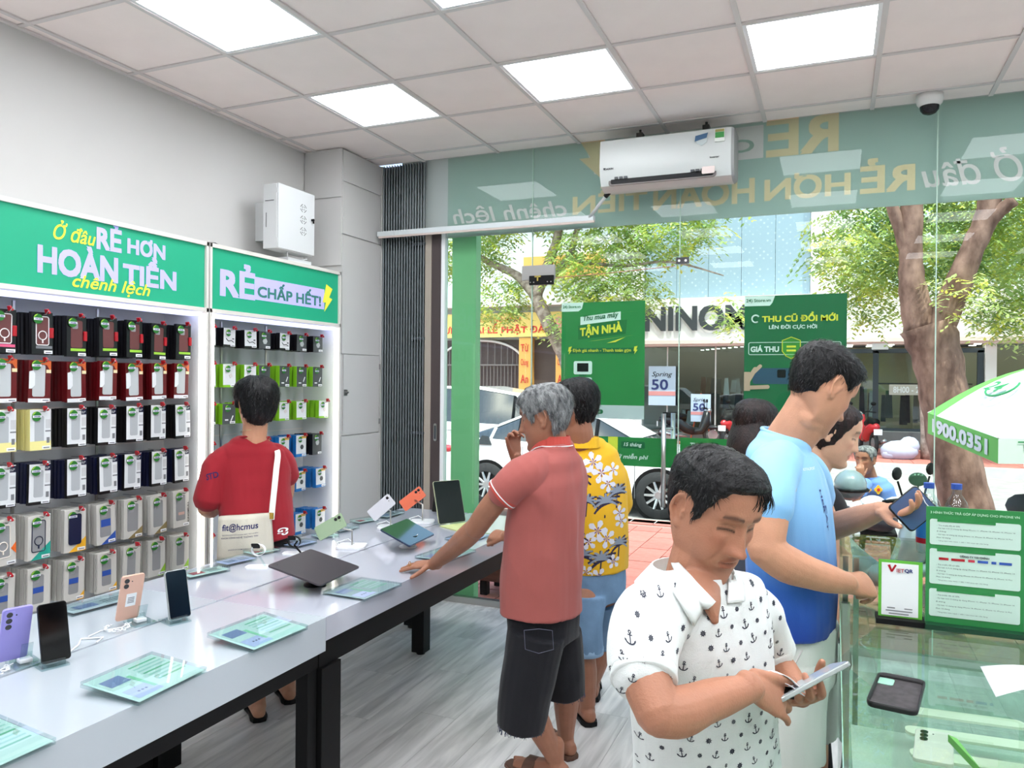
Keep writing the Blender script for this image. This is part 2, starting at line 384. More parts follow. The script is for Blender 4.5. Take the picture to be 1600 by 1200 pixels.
mir('RẺ', fy, 3.411, 3.015, 3.010, 3.30, .04)
ob('printed_box', M().prism([(0, 0), (1.09, 0), (1.16, .205), (0, .205)], (2.989, 2.6305, 3.004), (-1, 0, 0), (0, 0, 1), (0, .001, 0)), fp, sg)
lettering('CHẤP HẾT!', fg, sg, (2.932, 2.6295, 3.05), (-1, 0, 0), (0, 0, 1), .95, .125, .02)
ob('lightning_bolt', M().prism([(.02, .24), (.19, .24), (.12, .13), (.2, .13), (.0, -.06), (.05, .07), (-.03, .07)], (1.99, 2.629, 2.99), (-1, 0, 0), (0, 0, 1), (0, .001, 0)), fy, sg)
mir('Ở đâu', fp, 4.361, 3.864, 2.737, 2.93, .01, .25)
mir('RẺ', fy, 3.825, 3.547, 2.735, 2.93, .04)
mir('HƠN', fy, 3.484, 3.003, 2.735, 2.885, .035)
mir('HOÀN', fy, 2.935, 2.306, 2.733, 2.92, .035)
mir('TIỀN', fy, 2.256, 1.751, 2.745, 2.93, .035)
mir('chênh lệch', fp, 1.701, .829, 2.71, 2.86, .01, .25)

# ---------------------------------------------------------------- air conditioner
ac = thing('air_conditioner', (2.45, 2.46, 2.81), 'white split air conditioner hanging in front of the glass below the ceiling', 'air conditioner')
m_ac = pm('ac plastic', (200, 204, 202), .38)
def prof(x):
    return [V((x, y, z)) for y, z in ((2.52, 3.125), (2.52, 2.84), (2.47, 2.815), (2.38, 2.812), (2.325, 2.835), (2.298, 2.88), (2.288, 2.95), (2.292, 3.05), (2.305, 3.115), (2.33, 3.125))]
b = ob('body', M().loft([prof(2.035), prof(2.835)]), m_ac, ac, angle=35, fix=True)
ob('end_cap', M().loft([prof(2.835), [V((p.x, 2.40+(p.y-2.40)*.93, 2.97+(p.z-2.97)*.94)) for p in prof(2.852)]]), pm('ac grey end', (150, 152, 152), .5), ac, angle=35, fix=True)
o_ = M().prism(rrect(.66, .072, .02), (2.42, 2.314, 2.862), (1, 0, 0), (0, .42, 1), (0, -.006, .002)); ob('outlet_rim', o_, pm('ac rim', (120, 116, 114), .4), ac)
ob('outlet', M().prism(rrect(.63, .052, .012), (2.42, 2.306, 2.864), (1, 0, 0), (0, .42, 1), (0, -.003, .001)), pm('outlet dark', (25, 26, 28), .6), ac)
ob('louvre', M().box((2.40, 2.300, 2.850), (.58, .004, .020), rot=Matrix.Rotation(-.5, 3, 'X')), pm('louvre grey', (150, 154, 156), .4), ac)
for x0 in (2.13, 2.60):
    for k in range(3): ob('vane', M().bb((x0+k*.03, 2.294, 2.868), (x0+k*.03+.022, 2.303, 2.882)), pm('vane', (58, 62, 66), .4), ac)
ob('sensor_cover', M().prism(rrect(.075, .05, .008), (2.705, 2.297, 2.872), (1, 0, 0), (0, .25, 1), (0, -.006, 0)), pm('sensor', (220, 205, 200), .4), ac)
lettering('DAIKIN', pm('ink', (40, 44, 50), .6), ac, (2.068, 2.2885, 2.928), (1, 0, 0), (0, .06, 1), .055, .012, .03)
ob('logo_mark', M().prism([(0, 0), (.012, .014), (-.004, .014)], (2.063, 2.288, 2.927), (1, 0, 0), (0, 0, 1), (0, -.001, 0)), pm('ink', (0, 0, 0)), ac)
lettering('Inverter', pm('ink', (0, 0, 0)), ac, (2.715, 2.286, 2.937), (1, 0, 0), (0, .02, 1), .055, .011, .01)
st = ob('energy_label', M().bb((2.742, 2.283, 3.03), (2.80, 2.2895, 3.105)), pm('label white', (225, 228, 222), .5), ac)
ob('label_print', M().bb((2.745, 2.281, 3.052), (2.797, 2.2835, 3.085)), pm('label green', (60, 140, 70), .5), ac)
ob('label_print', M().bb((2.745, 2.281, 3.087), (2.797, 2.2835, 3.102)), pm('label gold', (150, 140, 80), .5), ac)
s2 = M().prism([(0, 0), (.032, .022), (.034, .055), (0, .065), (-.034, .055), (-.032, .022)], (2.665, 2.2875, 3.015), (1, 0, 0), (0, 0, 1), (0, -.002, 0)); ob('shield_sticker', s2, pm('sticker grey', (190, 200, 200), .4), ac)
ob('sticker_band', M().prism([(-.04, .03), (.03, .045), (.038, .075), (-.036, .062)], (2.665, 2.285, 3.015), (1, 0, 0), (0, 0, 1), (0, -.002, 0)), pm('sticker blue', (60, 95, 130), .4), ac)
for x in (2.25, 2.665): ob('bracket', M().bb((x-.02, 2.44, 3.12), (x+.02, 2.50, 3.19)).cyl((x, 2.47, 3.12), (x, 2.47, HC), .008), pm('bracket', (60, 58, 55), .5, .5), ac)
cd = thing('cable_conduit', (1.1, 2.53, 2.64), 'long white plastic conduit running across the glass to the air conditioner', 'pipe')
ob('conduit', M().bb((.255, 2.51, 2.668), (1.93, 2.56, 2.705)), pm('conduit white', (205, 212, 214), .45), cd, bevel=.003)
ob('conduit_lip', M().bb((.27, 2.508, 2.655), (1.935, 2.525, 2.668)), pm('conduit lip', (205, 190, 182), .45), cd)
ob('drain_pipe', M().tube([(1.90, 2.52, 2.69), (2.04, 2.44, 2.81)], .011, 10), pm('drain pipe', (198, 200, 200), .45), cd, smooth=True)
ob('pipe_cap', M().tube([(2.03, 2.445, 2.802), (2.06, 2.43, 2.826)], .016, 10), m_dark, cd)
dm = thing('dome_camera', (3.885, 2.46, 3.12), 'white dome security camera on the ceiling edge', 'camera')
ob('housing', M().lathe([(0, 3.214), (.068, 3.214), (.07, 3.19), (.064, 3.165), (.052, 3.150), (.04, 3.148)], (3.885, 2.46, 0), 28), pm('camera white', (225, 225, 222), .4), dm, smooth=True)
ob('dome', M().lathe([(.05, 3.152), (.047, 3.13), (.033, 3.112), (.015, 3.104), (0, 3.102)], (3.885, 2.46, 0), 28), pm('camera dome', (18, 16, 22), .12), dm, smooth=True)

# ---------------------------------------------------------------- electric cabinet on the wall
eb = thing('electrical_cabinet', (.07, 1.68, 2.42), 'white sheet steel electrical cabinet with slotted door on the left wall', 'cabinet')
m_eb = pm('cabinet paint', (214, 217, 218), .4)
ob('case', M().bb((.085, 1.47, 2.42), (.19, 1.83, 2.825)), m_eb, eb, bevel=.003)
ob('wall_bracket', M().bb((X0, 1.60, 2.5), (.085, 1.78, 2.75)), m_eb, eb)
dd = ob('door', M().bb((.19, 1.472, 2.423), (.204, 1.832, 2.826)), m_eb, eb, bevel=.002)
sl = M()
for cz in (2.715, 2.64, 2.565):
    for sy in (-1, 1):
        for szz in (-1, 1):
            for q, L in ((.026, .028), (.012, .010)):
                sl.box((.2045, 1.715+sy*q*.75, cz+szz*q*.62), (.001, L, .0035), rot=Matrix.Rotation(-sy*szz*.72, 3, 'X'))
ob('vent_slots', sl, pm('slot', (70, 72, 74), .7), eb, label='diamond pattern of vent slots')
ob('lock', M().cyl((.204, 1.802, 2.655), (.222, 1.802, 2.655), .008).box((.22, 1.80, 2.645), (.006, .01, .028)), m_black, eb)
for z in (2.47, 2.78): ob('hinge', M().box((.192, 1.474, z), (.012, .01, .03)), m_eb, eb)
ob('side_slot', M().box((.135, 1.4695, 2.72), (.07, .002, .004)).box((.11, 1.4695, 2.6), (.004, .002, .09)), pm('slot', (0, 0, 0)), eb)
rt = thing('wifi_router', (.1, 1.75, 2.36), 'white router with thin antennas lying on top of the shelf unit', 'router')
ob('case', M().bb((.06, 1.62, 2.362), (.16, 1.86, 2.39)), m_white, rt, bevel=.004)
ob('antenna', M().tube([(.14, 1.64, 2.37), (.17, 1.60, 2.415)], .004, 6), m_white, rt)
ob('antenna', M().tube([(.14, 1.70, 2.37), (.17, 1.80, 2.40)], .004, 6), m_white, rt)
ob('cable', M().tube([(.15, .92, 2.362), (.17, .98, 2.366), (.12, 1.1, 2.364), (.16, 1.3, 2.366), (.1, 1.6, 2.37)], .004, 6), m_dark, None, label='black cable lying along the top of the shelf unit', cat='cable')

# ---------------------------------------------------------------- wall shelving
m_post = pm('shelf frame', (222, 218, 212), .4); m_green = pm('sign green', (28, 160, 122), .5, emit=.14)
m_lil = pm('sign lilac', (178, 174, 240), .5, emit=.28); m_yel = pm('sign yellow', (226, 224, 70), .5, emit=.22)
m_slat = pm('slat panel', (196, 199, 202), .5); m_hook = pm('chrome hook', (190, 190, 195), .25, 1)
def bay(y0, y1, label):
    t = thing('display_shelf', (.1, (y0+y1)/2, 0), label, 'shelf', 'wall shelf units')
    for y in (y0+.009, y1-.009): ob('side_panel', M().bb((X0+.002, y-.009, .0), (.21, y+.009, 1.97)), m_white, t)
    ob('back_panel', M().bb((X0+.001, y0+.018, .1), (-.065, y1-.018, 1.97)), m_slat, t)
    for z in [.45+.2*i for i in range(8)]: ob('slat_groove', M().bb((-.0655, y0+.02, z), (-.064, y1-.02, z+.006)), m_bar, t)
    for f in (.33, .66): ob('back_upright', M().bb((-.065, y0+(y1-y0)*f-.006, .1), (-.058, y0+(y1-y0)*f+.006, 1.95)), m_alu, t)
    ob('base_cabinet', M().bb((X0+.002, y0+.018, 0), (.20, y1-.018, .40)), m_white, t)
    ob('sign_board', M().bb((-.05, y0+.02, 1.985), (.225, y1-.02, 2.335)), m_green, t)
    for z in (1.976, 2.338): ob('frame_rail', M().bb((-.05, y0, z-.011), (.238, y1, z+.011)), m_post, t, bevel=.001)
    for y in (y0+.008, y1-.008): ob('frame_post', M().bb((.205, y-.008, 0), (.238, y+.008, 2.349)), m_post, t, bevel=.001)
    ob('led_bar', M().bb((.214, y1-.046, .42), (.225, y1-.036, 1.955)), m_led, t, label='glowing vertical light strip')
    ob('led_bar', M().bb((.214, y0+.036, .42), (.225, y0+.046, 1.955)), m_led, t, label='glowing vertical light strip')
    ob('top_led_bar', M().bb((.12, y0+.03, 1.945), (.20, y1-.03, 1.962)), m_ledc, t, label='pale violet light strip under the sign')
    ob('top_panel', M().bb((-.07, y0+.018, 1.963), (.2, y1-.018, 1.97)), m_white, t)
    return t
b1 = bay(-.46, .862, 'wide white shelf unit of phone cases under the larger green lit sign')
b2 = bay(.872, 2.09, 'narrow white shelf unit of accessories under the green sign beside the column')
b0 = bay(-1.80, -.47, 'white shelf unit with a plain green sign just outside the left edge of the photo')
U, Z_ = (0, 1, 0), (0, 0, 1)
def let(s, m, t, y0, y1, z0, z1, bold=.03, shear=0): lettering(s, m, t, (.2265, y0, z0), U, Z_, y1-y0, z1-z0, bold, shear)
let('Ở đâu', m_yel, b1, -.044, .167, 2.212, 2.30, .012, .3)
let('RẺ', m_lil, b1, .176, .305, 2.207, 2.335, .05); let('HƠN', m_lil, b1, .345, .569, 2.21, 2.292, .05)
let('HOÀN', m_lil, b1, -.112, .285, 2.058, 2.20, .05); let('TIỀN', m_lil, b1, .322, .641, 2.062, 2.205, .05)
let('chênh lệch', m_yel, b1, .05, .478, 1.995, 2.075, .012, .3)
let('RẺ', m_lil, b2, .965, 1.232, 2.073, 2.262, .05)
ob('lilac_panel', M().bb((.225, 1.236, 2.073), (.2268, 1.914, 2.208)), m_lil, b2)
lettering('CHẤP HẾT!', pm('sign dark green', (60, 130, 120), .5), b2, (.2276, 1.263, 2.092), U, Z_, .61, .098, .04)
ob('lightning_bolt', M().prism([(.02, .175), (.085, .15), (.05, .09), (.085, .08), (0, -.01), (.015, .05), (-.02, .05)], (.2268, 1.915, 2.07), U, Z_, (.003, 0, 0)), m_yel, b2)

# price tag, security clip and packs (local: x out of the wall, y along it, z up, origin at the pack's top)
def disc(r, n=20): return [(r*math.cos(2*PI*i/n), r*math.sin(2*PI*i/n)) for i in range(n)]
m_tag = pm('tag green', (38, 118, 42), .5); m_tagl = pm('tag lime', (150, 196, 50), .5); m_paper = pm('paper white', (236, 238, 240), .6)
m_clip = pm('clip red', (172, 20, 34), .35); m_ink = pm('ink', (0, 0, 0)); m_blueink = pm('price ink', (90, 95, 170), .6)
def L(name, m, mats, root, **k): return ob(name, m, mats, root, **k)
def pack(name, w, h, d, body, side, window, wcol, style, extra=None):
    """front pack with printed face, clear case behind a window, round price tag, red clip and barcode"""
    r = thing(name, (0, 0, 0), None, 'box')
    b = M().box((-d/2, 0, -h/2), (d, w, h)); bx = L('carton', b, [side], r, bevel=.0008)
    L('printed_face', M().bb((0, -w/2+.001, -h+.001), (.0006, w/2-.001, -.001)), body, r)
    ww, wh, wy, wz = window
    if ww:
        L('window', M().prism(rrect(ww, wh, .008), (.0006, wy, wz), U, Z_, (.0006, 0, 0)), wcol, r)
        if style == 'case': L('camera_island', M().prism(rrect(ww*.5, ww*.55, .006), (.0012, wy-ww*.16, wz+wh/2-ww*.38), U, Z_, (.0012, 0, 0)), pm('case grey', (150, 150, 155), .3), r)
        if style == 'ring':
            c = [(.0025, wy+.019*math.cos(a), wz-.02+.019*math.sin(a)) for a in [2*PI*i/20 for i in range(20)]]
            L('magnet_ring', M().tube(c, .0022, 5, closed=True).box((.0025, wy, wz-.046), (.003, .005, .016)), extra or pm('ring', (30, 36, 60), .4), r)
            o_ = [(.0015, a, b_) for a, b_ in rrect(ww, wh, .009, cx=wy, cy=wz)]; L('bumper', M().tube(o_, .0022, 5, closed=True), extra or pm('ring', (0, 0, 0)), r)
    return r
def addons(r, w, h, tagy, tagz, clipy, R=.0215):
    L('price_tag', M().prism(disc(R), (.006, tagy, tagz), U, Z_, (.001, 0, 0)), m_tag, r)
    L('tag_lime', M().prism([(R*.96*math.cos(a), R*.96*math.sin(a)) for a in [1.6+i*.13 for i in range(12)]], (.0072, tagy, tagz), U, Z_, (.0004, 0, 0)), m_tagl, r)
    pr = M().bb((.0076, tagy-R*.9, tagz-.006), (.0086, tagy+R*.98, tagz+.004)); L('price_strip', pr, m_paper, r)
    m = M(); m.add(*text_pts('199.000', (.0089, tagy-R*.62, tagz-.0045), U, Z_, R*1.3, .0065, .02)); L('price', m, m_blueink, r)
    L('security_clip', M().box((.016, clipy, .004), (.03, .010, .022), rot=Matrix.Rotation(.45, 3, 'X'), top=(.7, .8)), m_clip, r, bevel=.002)
    L('barcode_label', M().bb((.0012, w/2-.042, -h+.004), (.0018, w/2-.003, -h+.018)), m_paper, r)
    L('barcode', M().bb((.0018, w/2-.036, -h+.008), (.002, w/2-.008, -h+.0115)), pm('bar ink', (70, 70, 80), .6), r)
def strip(r, y0, y1, z0, z1, mat, nm='printed_band', x=.0010): L(nm, M().bb((x, y0, z0), (x+.0004, y1, z1)), mat, r)
def tri(r, pts, mat): L('printed_corner', M().prism(pts, (.0010, 0, 0), U, Z_, (.0005, 0, 0)), mat, r)
m_bk = pm('carton black', (20, 19, 21), .3); m_mar = pm('carton maroon', (96, 14, 20), .3); m_or = pm('carton orange', (206, 96, 44), .35)
m_cw = pm('carton white', (222, 224, 226), .4); m_cg = pm('carton grey white', (205, 202, 196), .45); m_navy = pm('carton navy', (22, 26, 58), .35)
m_brn = pm('case brown', (104, 58, 58), .35); m_clr = pm('clear case', (186, 190, 192), .2); m_pg = pm('phone grey', (176, 180, 184), .35)
m_gb = pm('print grey', (120, 122, 126), .6); m_blu = pm('print blue', (48, 84, 168), .5); m_tea = pm('print teal', (40, 165, 145), .5)
m_ylw = pm('print amber', (238, 176, 40), .5); m_olv = pm('print olive', (140, 122, 80), .5); m_lim = pm('print lime', (150, 200, 60), .5)
m_pb = pm('carton blue', (30, 110, 180), .4); m_pgr = pm('carton green', (126, 186, 36), .4); m_dg = pm('carton slate', (72, 76, 78), .4); m_cyn = pm('carton pale yellow', (236, 226, 150), .5)
m_bwin = pm('window shade', (150, 150, 152), .25)
def P_black(v):
    r = pack('phone_case_box', .098, .186, .018, m_bk, m_bk, (.058, .125, .0, -.082), m_brn, 'ring' if v < 2 else 'case', pm('ring white', (230, 225, 225), .4))
    L('red_grip', M().box((.004, .040, -.09), (.01, .016, .045)), m_clip, r, bevel=.002)
    strip(r, -.03, .045, -.160, -.148, m_lim if v > 2 else (pm('print pink', (220, 90, 130), .5) if v == 0 else m_gb)); addons(r, .098, .186, -.024, -.03, .012); return r
def P_red(v):
    r = pack('phone_case_box', .1, .186, .018, m_mar, m_mar, (.056, .14, -.004, -.09), m_clr, 'plain')
    tri(r, [(-.02, 0), (.05, 0), (.05, -.05), (.03, -.02), (-.02, -.016)], m_or); strip(r, .028, .05, -.055, -.040, pm('cream', (232, 214, 170), .5), x=.0016)
    L('side_flap', M().prism([(-.048, -.05), (-.03, -.045), (-.022, -.06), (-.022, -.11), (-.036, -.125), (-.048, -.125)], (.0018, 0, 0), U, Z_, (.0006, 0, 0)), m_cw, r)
    strip(r, -.05, .03, -.186, -.168, m_cw); addons(r, .1, .186, -.02, -.022, .014); return r
def P_white(v):
    r = pack('phone_case_box', .098, .18, .017, m_cw, m_bk if v < 9 else m_cyn, (.044, .118, -.006, -.088), m_pg, 'case')
    if v < 9:
        strip(r, -.049, .049, -.18, -.166, m_bk); strip(r, .022, .048, -.032, -.004, m_navy)
    else: strip(r, -.049, .049, -.18, -.140, m_cyn)
    m = M(); m.add(*text_pts('13.7"', (.0016, .024, -.026), U, Z_, .018, .01, .02)); L('lettering', m, m_cw, r)
    strip(r, .022, .048, -.10, -.094, m_gb); strip(r, .024, .046, -.085, -.045, pm('print pale', (200, 200, 202), .5))
    L('small_print', M().bb((.0014, .028, -.15), (.0016, .042, -.125)), m_gb, r)
    addons(r, .098, .18, -.022, -.03, .012); return r
def P_var(v):
    r = pack('phone_case_box', .106, .195, .022, m_cg, m_cg, (.062, .135, -.004, -.092), m_bwin if v != 2 else m_cg, 'ring' if v in (0, 1) else 'case', pm('ring orange', (235, 225, 215), .4) if v == 0 else None)
    if v == 0: tri(r, [(.053, -.10), (.053, -.15), (.03, -.125)], pm('print orange', (236, 110, 40), .5))
    if v == 1: tri(r, [(.053, -.12), (.053, -.195), (-.04, -.195)], m_tea)
    if v == 2:
        L('dark_case', M().prism(rrect(.06, .14, .01, cx=-.004, cy=-.09), (.002, 0, 0), U, Z_, (.006, 0, 0)), m_navy, r); tri(r, [(.053, -.13), (.053, -.195), (-.03, -.195)], m_ylw)
    if v == 3: strip(r, -.03, .024, -.11, -.075, m_blu, x=.002); tri(r, [(.053, -.14), (.053, -.195), (-.03, -.195)], m_blu)
    if v in (4, 5): tri(r, [(.053, -.14), (.053, -.195), (-.03, -.195)], m_olv)
    if v == 6:
        m = M(); m.add(*text_pts('KINGMULL', (.0018, .050, -.175), Z_, (0, -1, 0), .11, .010, .02)); L('lettering', m, m_bk, r); strip(r, -.02, .02, -.13, -.115, pm('print skin', (200, 160, 150), .5), x=.002)
    addons(r, .106, .195, -.018, -.03, .018); return r
def P_puz(v):
    r = pack('phone_case_box', .104, .19, .024, m_cg, m_cg, (.05, .125, -.004, -.095), m_bwin, 'case')
    if v < 3: strip(r, -.028, .02, -.11, -.085, m_blu, x=.002)
    if v in (1, 2): tri(r, [(.052, -.15), (.052, -.19), (.012, -.19)], m_ylw)
    if v >= 4: tri(r, [(.052, -.13), (.052, -.19), (.005, -.19)], m_lim); 
    L('puzzle_print', M().tube([(-.012+.004*(i % 2), -.0525, -.02-.02*i) for i in range(9)], .0008, 4), m_gb, r)
    addons(r, .104, .19, -.02, -.03, .016); return r
def P_s(kind, h, w=.105):
    side = {'cable': m_bk, 'dark': m_bk, 'green': m_pgr, 'slate': m_pgr, 'gwhite': m_pgr, 'blue': m_pb, 'bluedeep': m_pb}[kind]
    face = {'cable': m_cw, 'dark': m_dg, 'green': m_cw, 'slate': m_dg, 'gwhite': m_cw, 'blue': m_cw, 'bluedeep': m_cw}[kind]
    r = pack('accessory_box', w, h, .03, face, side, (0, 0, 0, 0), None, '')
    if kind == 'cable':
        L('cable_print', M().tube([(.0015, -.03, -.06), (.0015, -.01, -.075), (.0015, .015, -.07), (.0015, .035, -.08)], .0022, 5).box((.0015, .03, -.06), (.002, .014, .006)), m_ink, r); strip(r, -w/2, w/2, -h, -h+.012, m_bk)
    elif kind == 'dark': L('case_print', M().prism(disc(.02, 6), (.001, 0, -.06), U, Z_, (.002, 0, 0)), m_clr, r)
    elif kind == 'slate': strip(r, -.03, -.005, -h+.022, -h+.03, m_cw); L('cable_print', M().tube([(.0015, .015, -.10), (.0015, .03, -.07)], .003, 5), m_cw, r)
    elif kind in ('green', 'gwhite'):
        strip(r, -w/2, w/2, -h, -h+.014, m_pgr); L('plug_print', M().box((.0015, .01, -h*.5), (.002, .022, .022), rot=Matrix.Rotation(.5, 3, 'X')), m_bar, r)
    else:
        strip(r, -w/2, w/2, -h, -h+.02, m_pb); L('hub_print', M().prism(disc(.017, 6), (.001, .006, -h*.55), U, Z_, (.002, 0, 0)), m_dg, r); strip(r, .0, w/2, -.022, -.006, m_ylw)
    addons(r, w, h, -.016, -.028, .024, .02); return r
def place(root, x, y, z, label, group, tilt=0, cat='box'):
    root.location = (x, y, z); root.rotation_euler = (tilt, 0, random.uniform(-.05, .05)); tag(root, label, cat, group)
def behind(proto_me, n, x, y, z, d, label, group, dy, tilt):
    for k in range(n):
        o = bpy.data.objects.new('boxed_case', proto_me); COL.objects.link(o)
        o.location = (x-(k+1)*(d+.006), y-dy*(k+1)*.0+random.uniform(-.003, .003), z+random.uniform(-.003, .003)); o.rotation_euler = (tilt, 0, random.uniform(-.04, .04))
        tag(o, label, 'box', group)
ORD = ['leftmost', 'second', 'third', 'fourth', 'fifth', 'sixth', 'seventh']
colsR = [-.18, -.02, .155, .32, .47, .625, .78]
rows1 = [('top', 'black and maroon phone case box', P_black, 1.885, .186, .098, .018, m_bk, [0, 1, 3, 3, 3, 3, 3], 4),
         ('second', 'dark red and orange phone case box', P_red, 1.675, .186, .1, .018, m_mar, [0]*7, 5),
         ('third', 'white phone case box with grey phone picture', P_white, 1.458, .18, .098, .017, m_bk, [9, 9, 0, 0, 0, 0, 0], 4),
         ('fourth', 'white and black phone case box', P_white, 1.222, .18, .098, .017, m_navy, [0]*7, 4),
         ('fifth', 'light grey windowed phone case box', P_var, .995, .195, .106, .022, m_cg, [0, 1, 2, 3, 4, 5, 6], 4),
         ('sixth', 'pale puzzle-print phone case box', P_puz, .762, .19, .104, .024, m_cg, [0, 0, 1, 2, 3, 4, 5], 4)]
detail = {0: 'orange triangle and white ring', 1: 'teal corner and dark ring case', 2: 'amber corner and navy case', 3: 'blue corner and blue band', 4: 'olive corner', 5: 'olive corner and silver case', 6: 'vertical black lettering'}
for rn, desc, fn, zt, h, w, d, sm, vs, nb in rows1:
    cache = {}
    bme = {s_: mesh_of('boxed_case', M().box((-d/2, 0, -h/2), (d*.9, w*.98, h*.98)), s_) for s_ in {sm, m_cyn}}
    for c, (yr, v) in enumerate(zip(colsR, vs)):
        y = yr-w/2
        if v in cache: r = copy_tree(cache[v])
        else: r = fn(v); cache[v] = r
        tl = random.uniform(-.03, .03)
        ds = desc
        if fn is P_var: ds = 'light grey box with '+detail[v]
        elif fn is P_white and v == 9: ds = 'white and pale yellow phone case box'
        place(r, .19+random.uniform(-.008, .004), y, zt+random.uniform(-.004, .004), f'{ds}, {ORD[c]} in {rn} row, wide shelf', f'front boxes in the {rn} row of the wide shelf', tl)
        behind(bme[m_cyn if v == 9 and fn is P_white else sm], nb, .19, y, zt, d, f'boxes behind the {ORD[c]} box, {rn} row, wide shelf', f'boxes behind the {ORD[c]} one in the {rn} row of the wide shelf', .004, tl)
        hk = ob('hook', M().tube([(-.06, y, zt-.012), (.215, y, zt-.010), (.235, y, zt+.006)], .0022, 6), m_hook, b1)
cols2 = [.985, 1.145, 1.318, 1.445, 1.632, 1.803, 1.973]
rows2 = [('top', 1.893, .108, [(c, k) for c, k in zip(range(7), ['cable', 'cable', 'cable', 'dark', 'cable', 'dark', 'dark'])], 4, .018, .10),
         ('second', 1.685, .135, list(zip(range(7), ['gwhite', 'green', 'green', 'slate', 'slate', 'slate', 'slate'])), 3, .03, .1),
         ('third', 1.455, .12, [(0, 'slate'), (1, 'slate'), (2, 'gwhite'), (3, 'gwhite'), (4, 'gwhite'), (5, 'gwhite'), (6, 'gwhite')], 3, .03, .1),
         ('fourth', 1.232, .142, [(0, 'dark'), (3, 'blue'), (4, 'blue'), (5, 'blue'), (6, 'dark')], 3, .03, .1),
         ('fifth', .995, .132, [(3, 'blue'), (4, 'blue'), (5, 'blue'), (6, 'blue')], 3, .035, .1),
         ('sixth', .716, .137, [(0, 'blue'), (3, 'blue'), (4, 'blue'), (5, 'blue'), (6, 'blue')], 3, .035, .1)]
kd = {'cable': 'white and black charging cable pack', 'dark': 'dark slate adapter pack', 'green': 'white and lime charger box', 'gwhite': 'white charger box with lime edge',
      'slate': 'slate cable box with lime sides', 'blue': 'white adapter box with deep blue sides'}
for rn, zt, h, items, nb, d, w in rows2:
    cache = {}
    for c, k in items:
        y = cols2[c]+(.0 if rn != 'third' else .07*(c == 6))+(.04 if rn in ('fifth', 'sixth') and c == 6 else 0)-w/2
        if k in cache: r = copy_tree(cache[k])
        else: r = P_s(k, h, w); cache[k] = r
        tl = random.uniform(-.03, .03)
        place(r, .17, y, zt, f'{kd[k]}, {ORD[c]} hook, {rn} row, narrow shelf', f'front packs in the {rn} row of the narrow shelf', tl)
        key = ('b', k)
        if key not in cache:
            sm = {'cable': m_bk, 'dark': m_bk, 'green': m_pgr, 'slate': m_pgr, 'gwhite': m_pgr, 'blue': m_pb}[k]
            cache[key] = mesh_of('boxed_accessory', M().box((-d/2, 0, -h/2), (d*.9, w*.98, h*.98)), sm)
        behind(cache[key], nb, .17-.012, y, zt, d, f'boxes behind the {ORD[c]} pack, {rn} row, narrow shelf', f'boxes behind the {ORD[c]} one in the {rn} row of the narrow shelf', .004, tl)
        ob('hook', M().tube([(-.06, y, zt-.012), (.20, y, zt-.010), (.215, y, zt+.006)], .0022, 6), m_hook, b2)
# ================================================================ DISPLAY TABLES
T = .76
m_tw = pm('table gloss white', (184, 192, 199), .12, coat=.3); m_tf = pm('table gloss cool', (186, 189, 200), .06, coat=.5)
def table(y0, y1, th, mat, label, beam, legs, inset):
    t = thing('display_table', (1.28, (y0+y1)/2, 0), label, 'table')
    ob('front_board', M().bb((1.277, y0, T-th), (1.762, y1, T)), mat, t, bevel=.0015)
    ob('back_board', M().bb((.80, y0, T-th), (1.263, y1, T)), mat, t, bevel=.0015)
    ob('cable_groove', M().bb((1.263, y0, T-.03), (1.277, y1, T-.012)), m_bar, t)
    zb = T-th-beam
    for x in (1.70, .86): ob('beam', M().bb((x-.03, y0+.002, zb), (x+.03, y1-.002, T-th)), m_black, t, bevel=.001)
    for y in (y0+.05, y1-.05): ob('cross_beam', M().bb((.86, y-.03, zb+.01), (1.70, y+.03, T-th)), m_black, t)
    for (x, y, w) in legs:
        ob('leg', M().bb((x-w/2, y-w/2, .02), (x+w/2, y+w/2, zb)), m_black, t, bevel=.002)
        ob('foot', M().cyl((x, y, 0), (x, y, .022), w*.36), m_dark, t)
    if inset:
        for (x, y) in inset:
            ob('inner_beam', M().bb((x-.03, y-.03, T-th-.05), (1.70, y+.03, T-th)), m_black, t)
            ob('leg', M().bb((x-.04, y-.04, .015), (x+.04, y+.04, T-th)), m_black, t, bevel=.002)
            ob('foot', M().cyl((x, y, 0), (x, y, .02), .025), m_dark, t)
    return t
table(-2.6, -.139, .12, m_tw, 'white display table nearest the camera with black legs and a deep white edge', .065, [(1.70, -.166, .05), (.9, -.185, .09), (1.685, -.965, .09), (.9, -.965, .09), (1.685, -2.5, .09), (.9, -2.5, .09)], None)
table(-.137, 2.02, .085, m_tf, 'glossy white display table nearer the glass with a thin white edge', .105, [(1.685, -.076, .115), (.9, -.07, .12), (.9, 1.96, .08)], [(1.19, 1.56)])

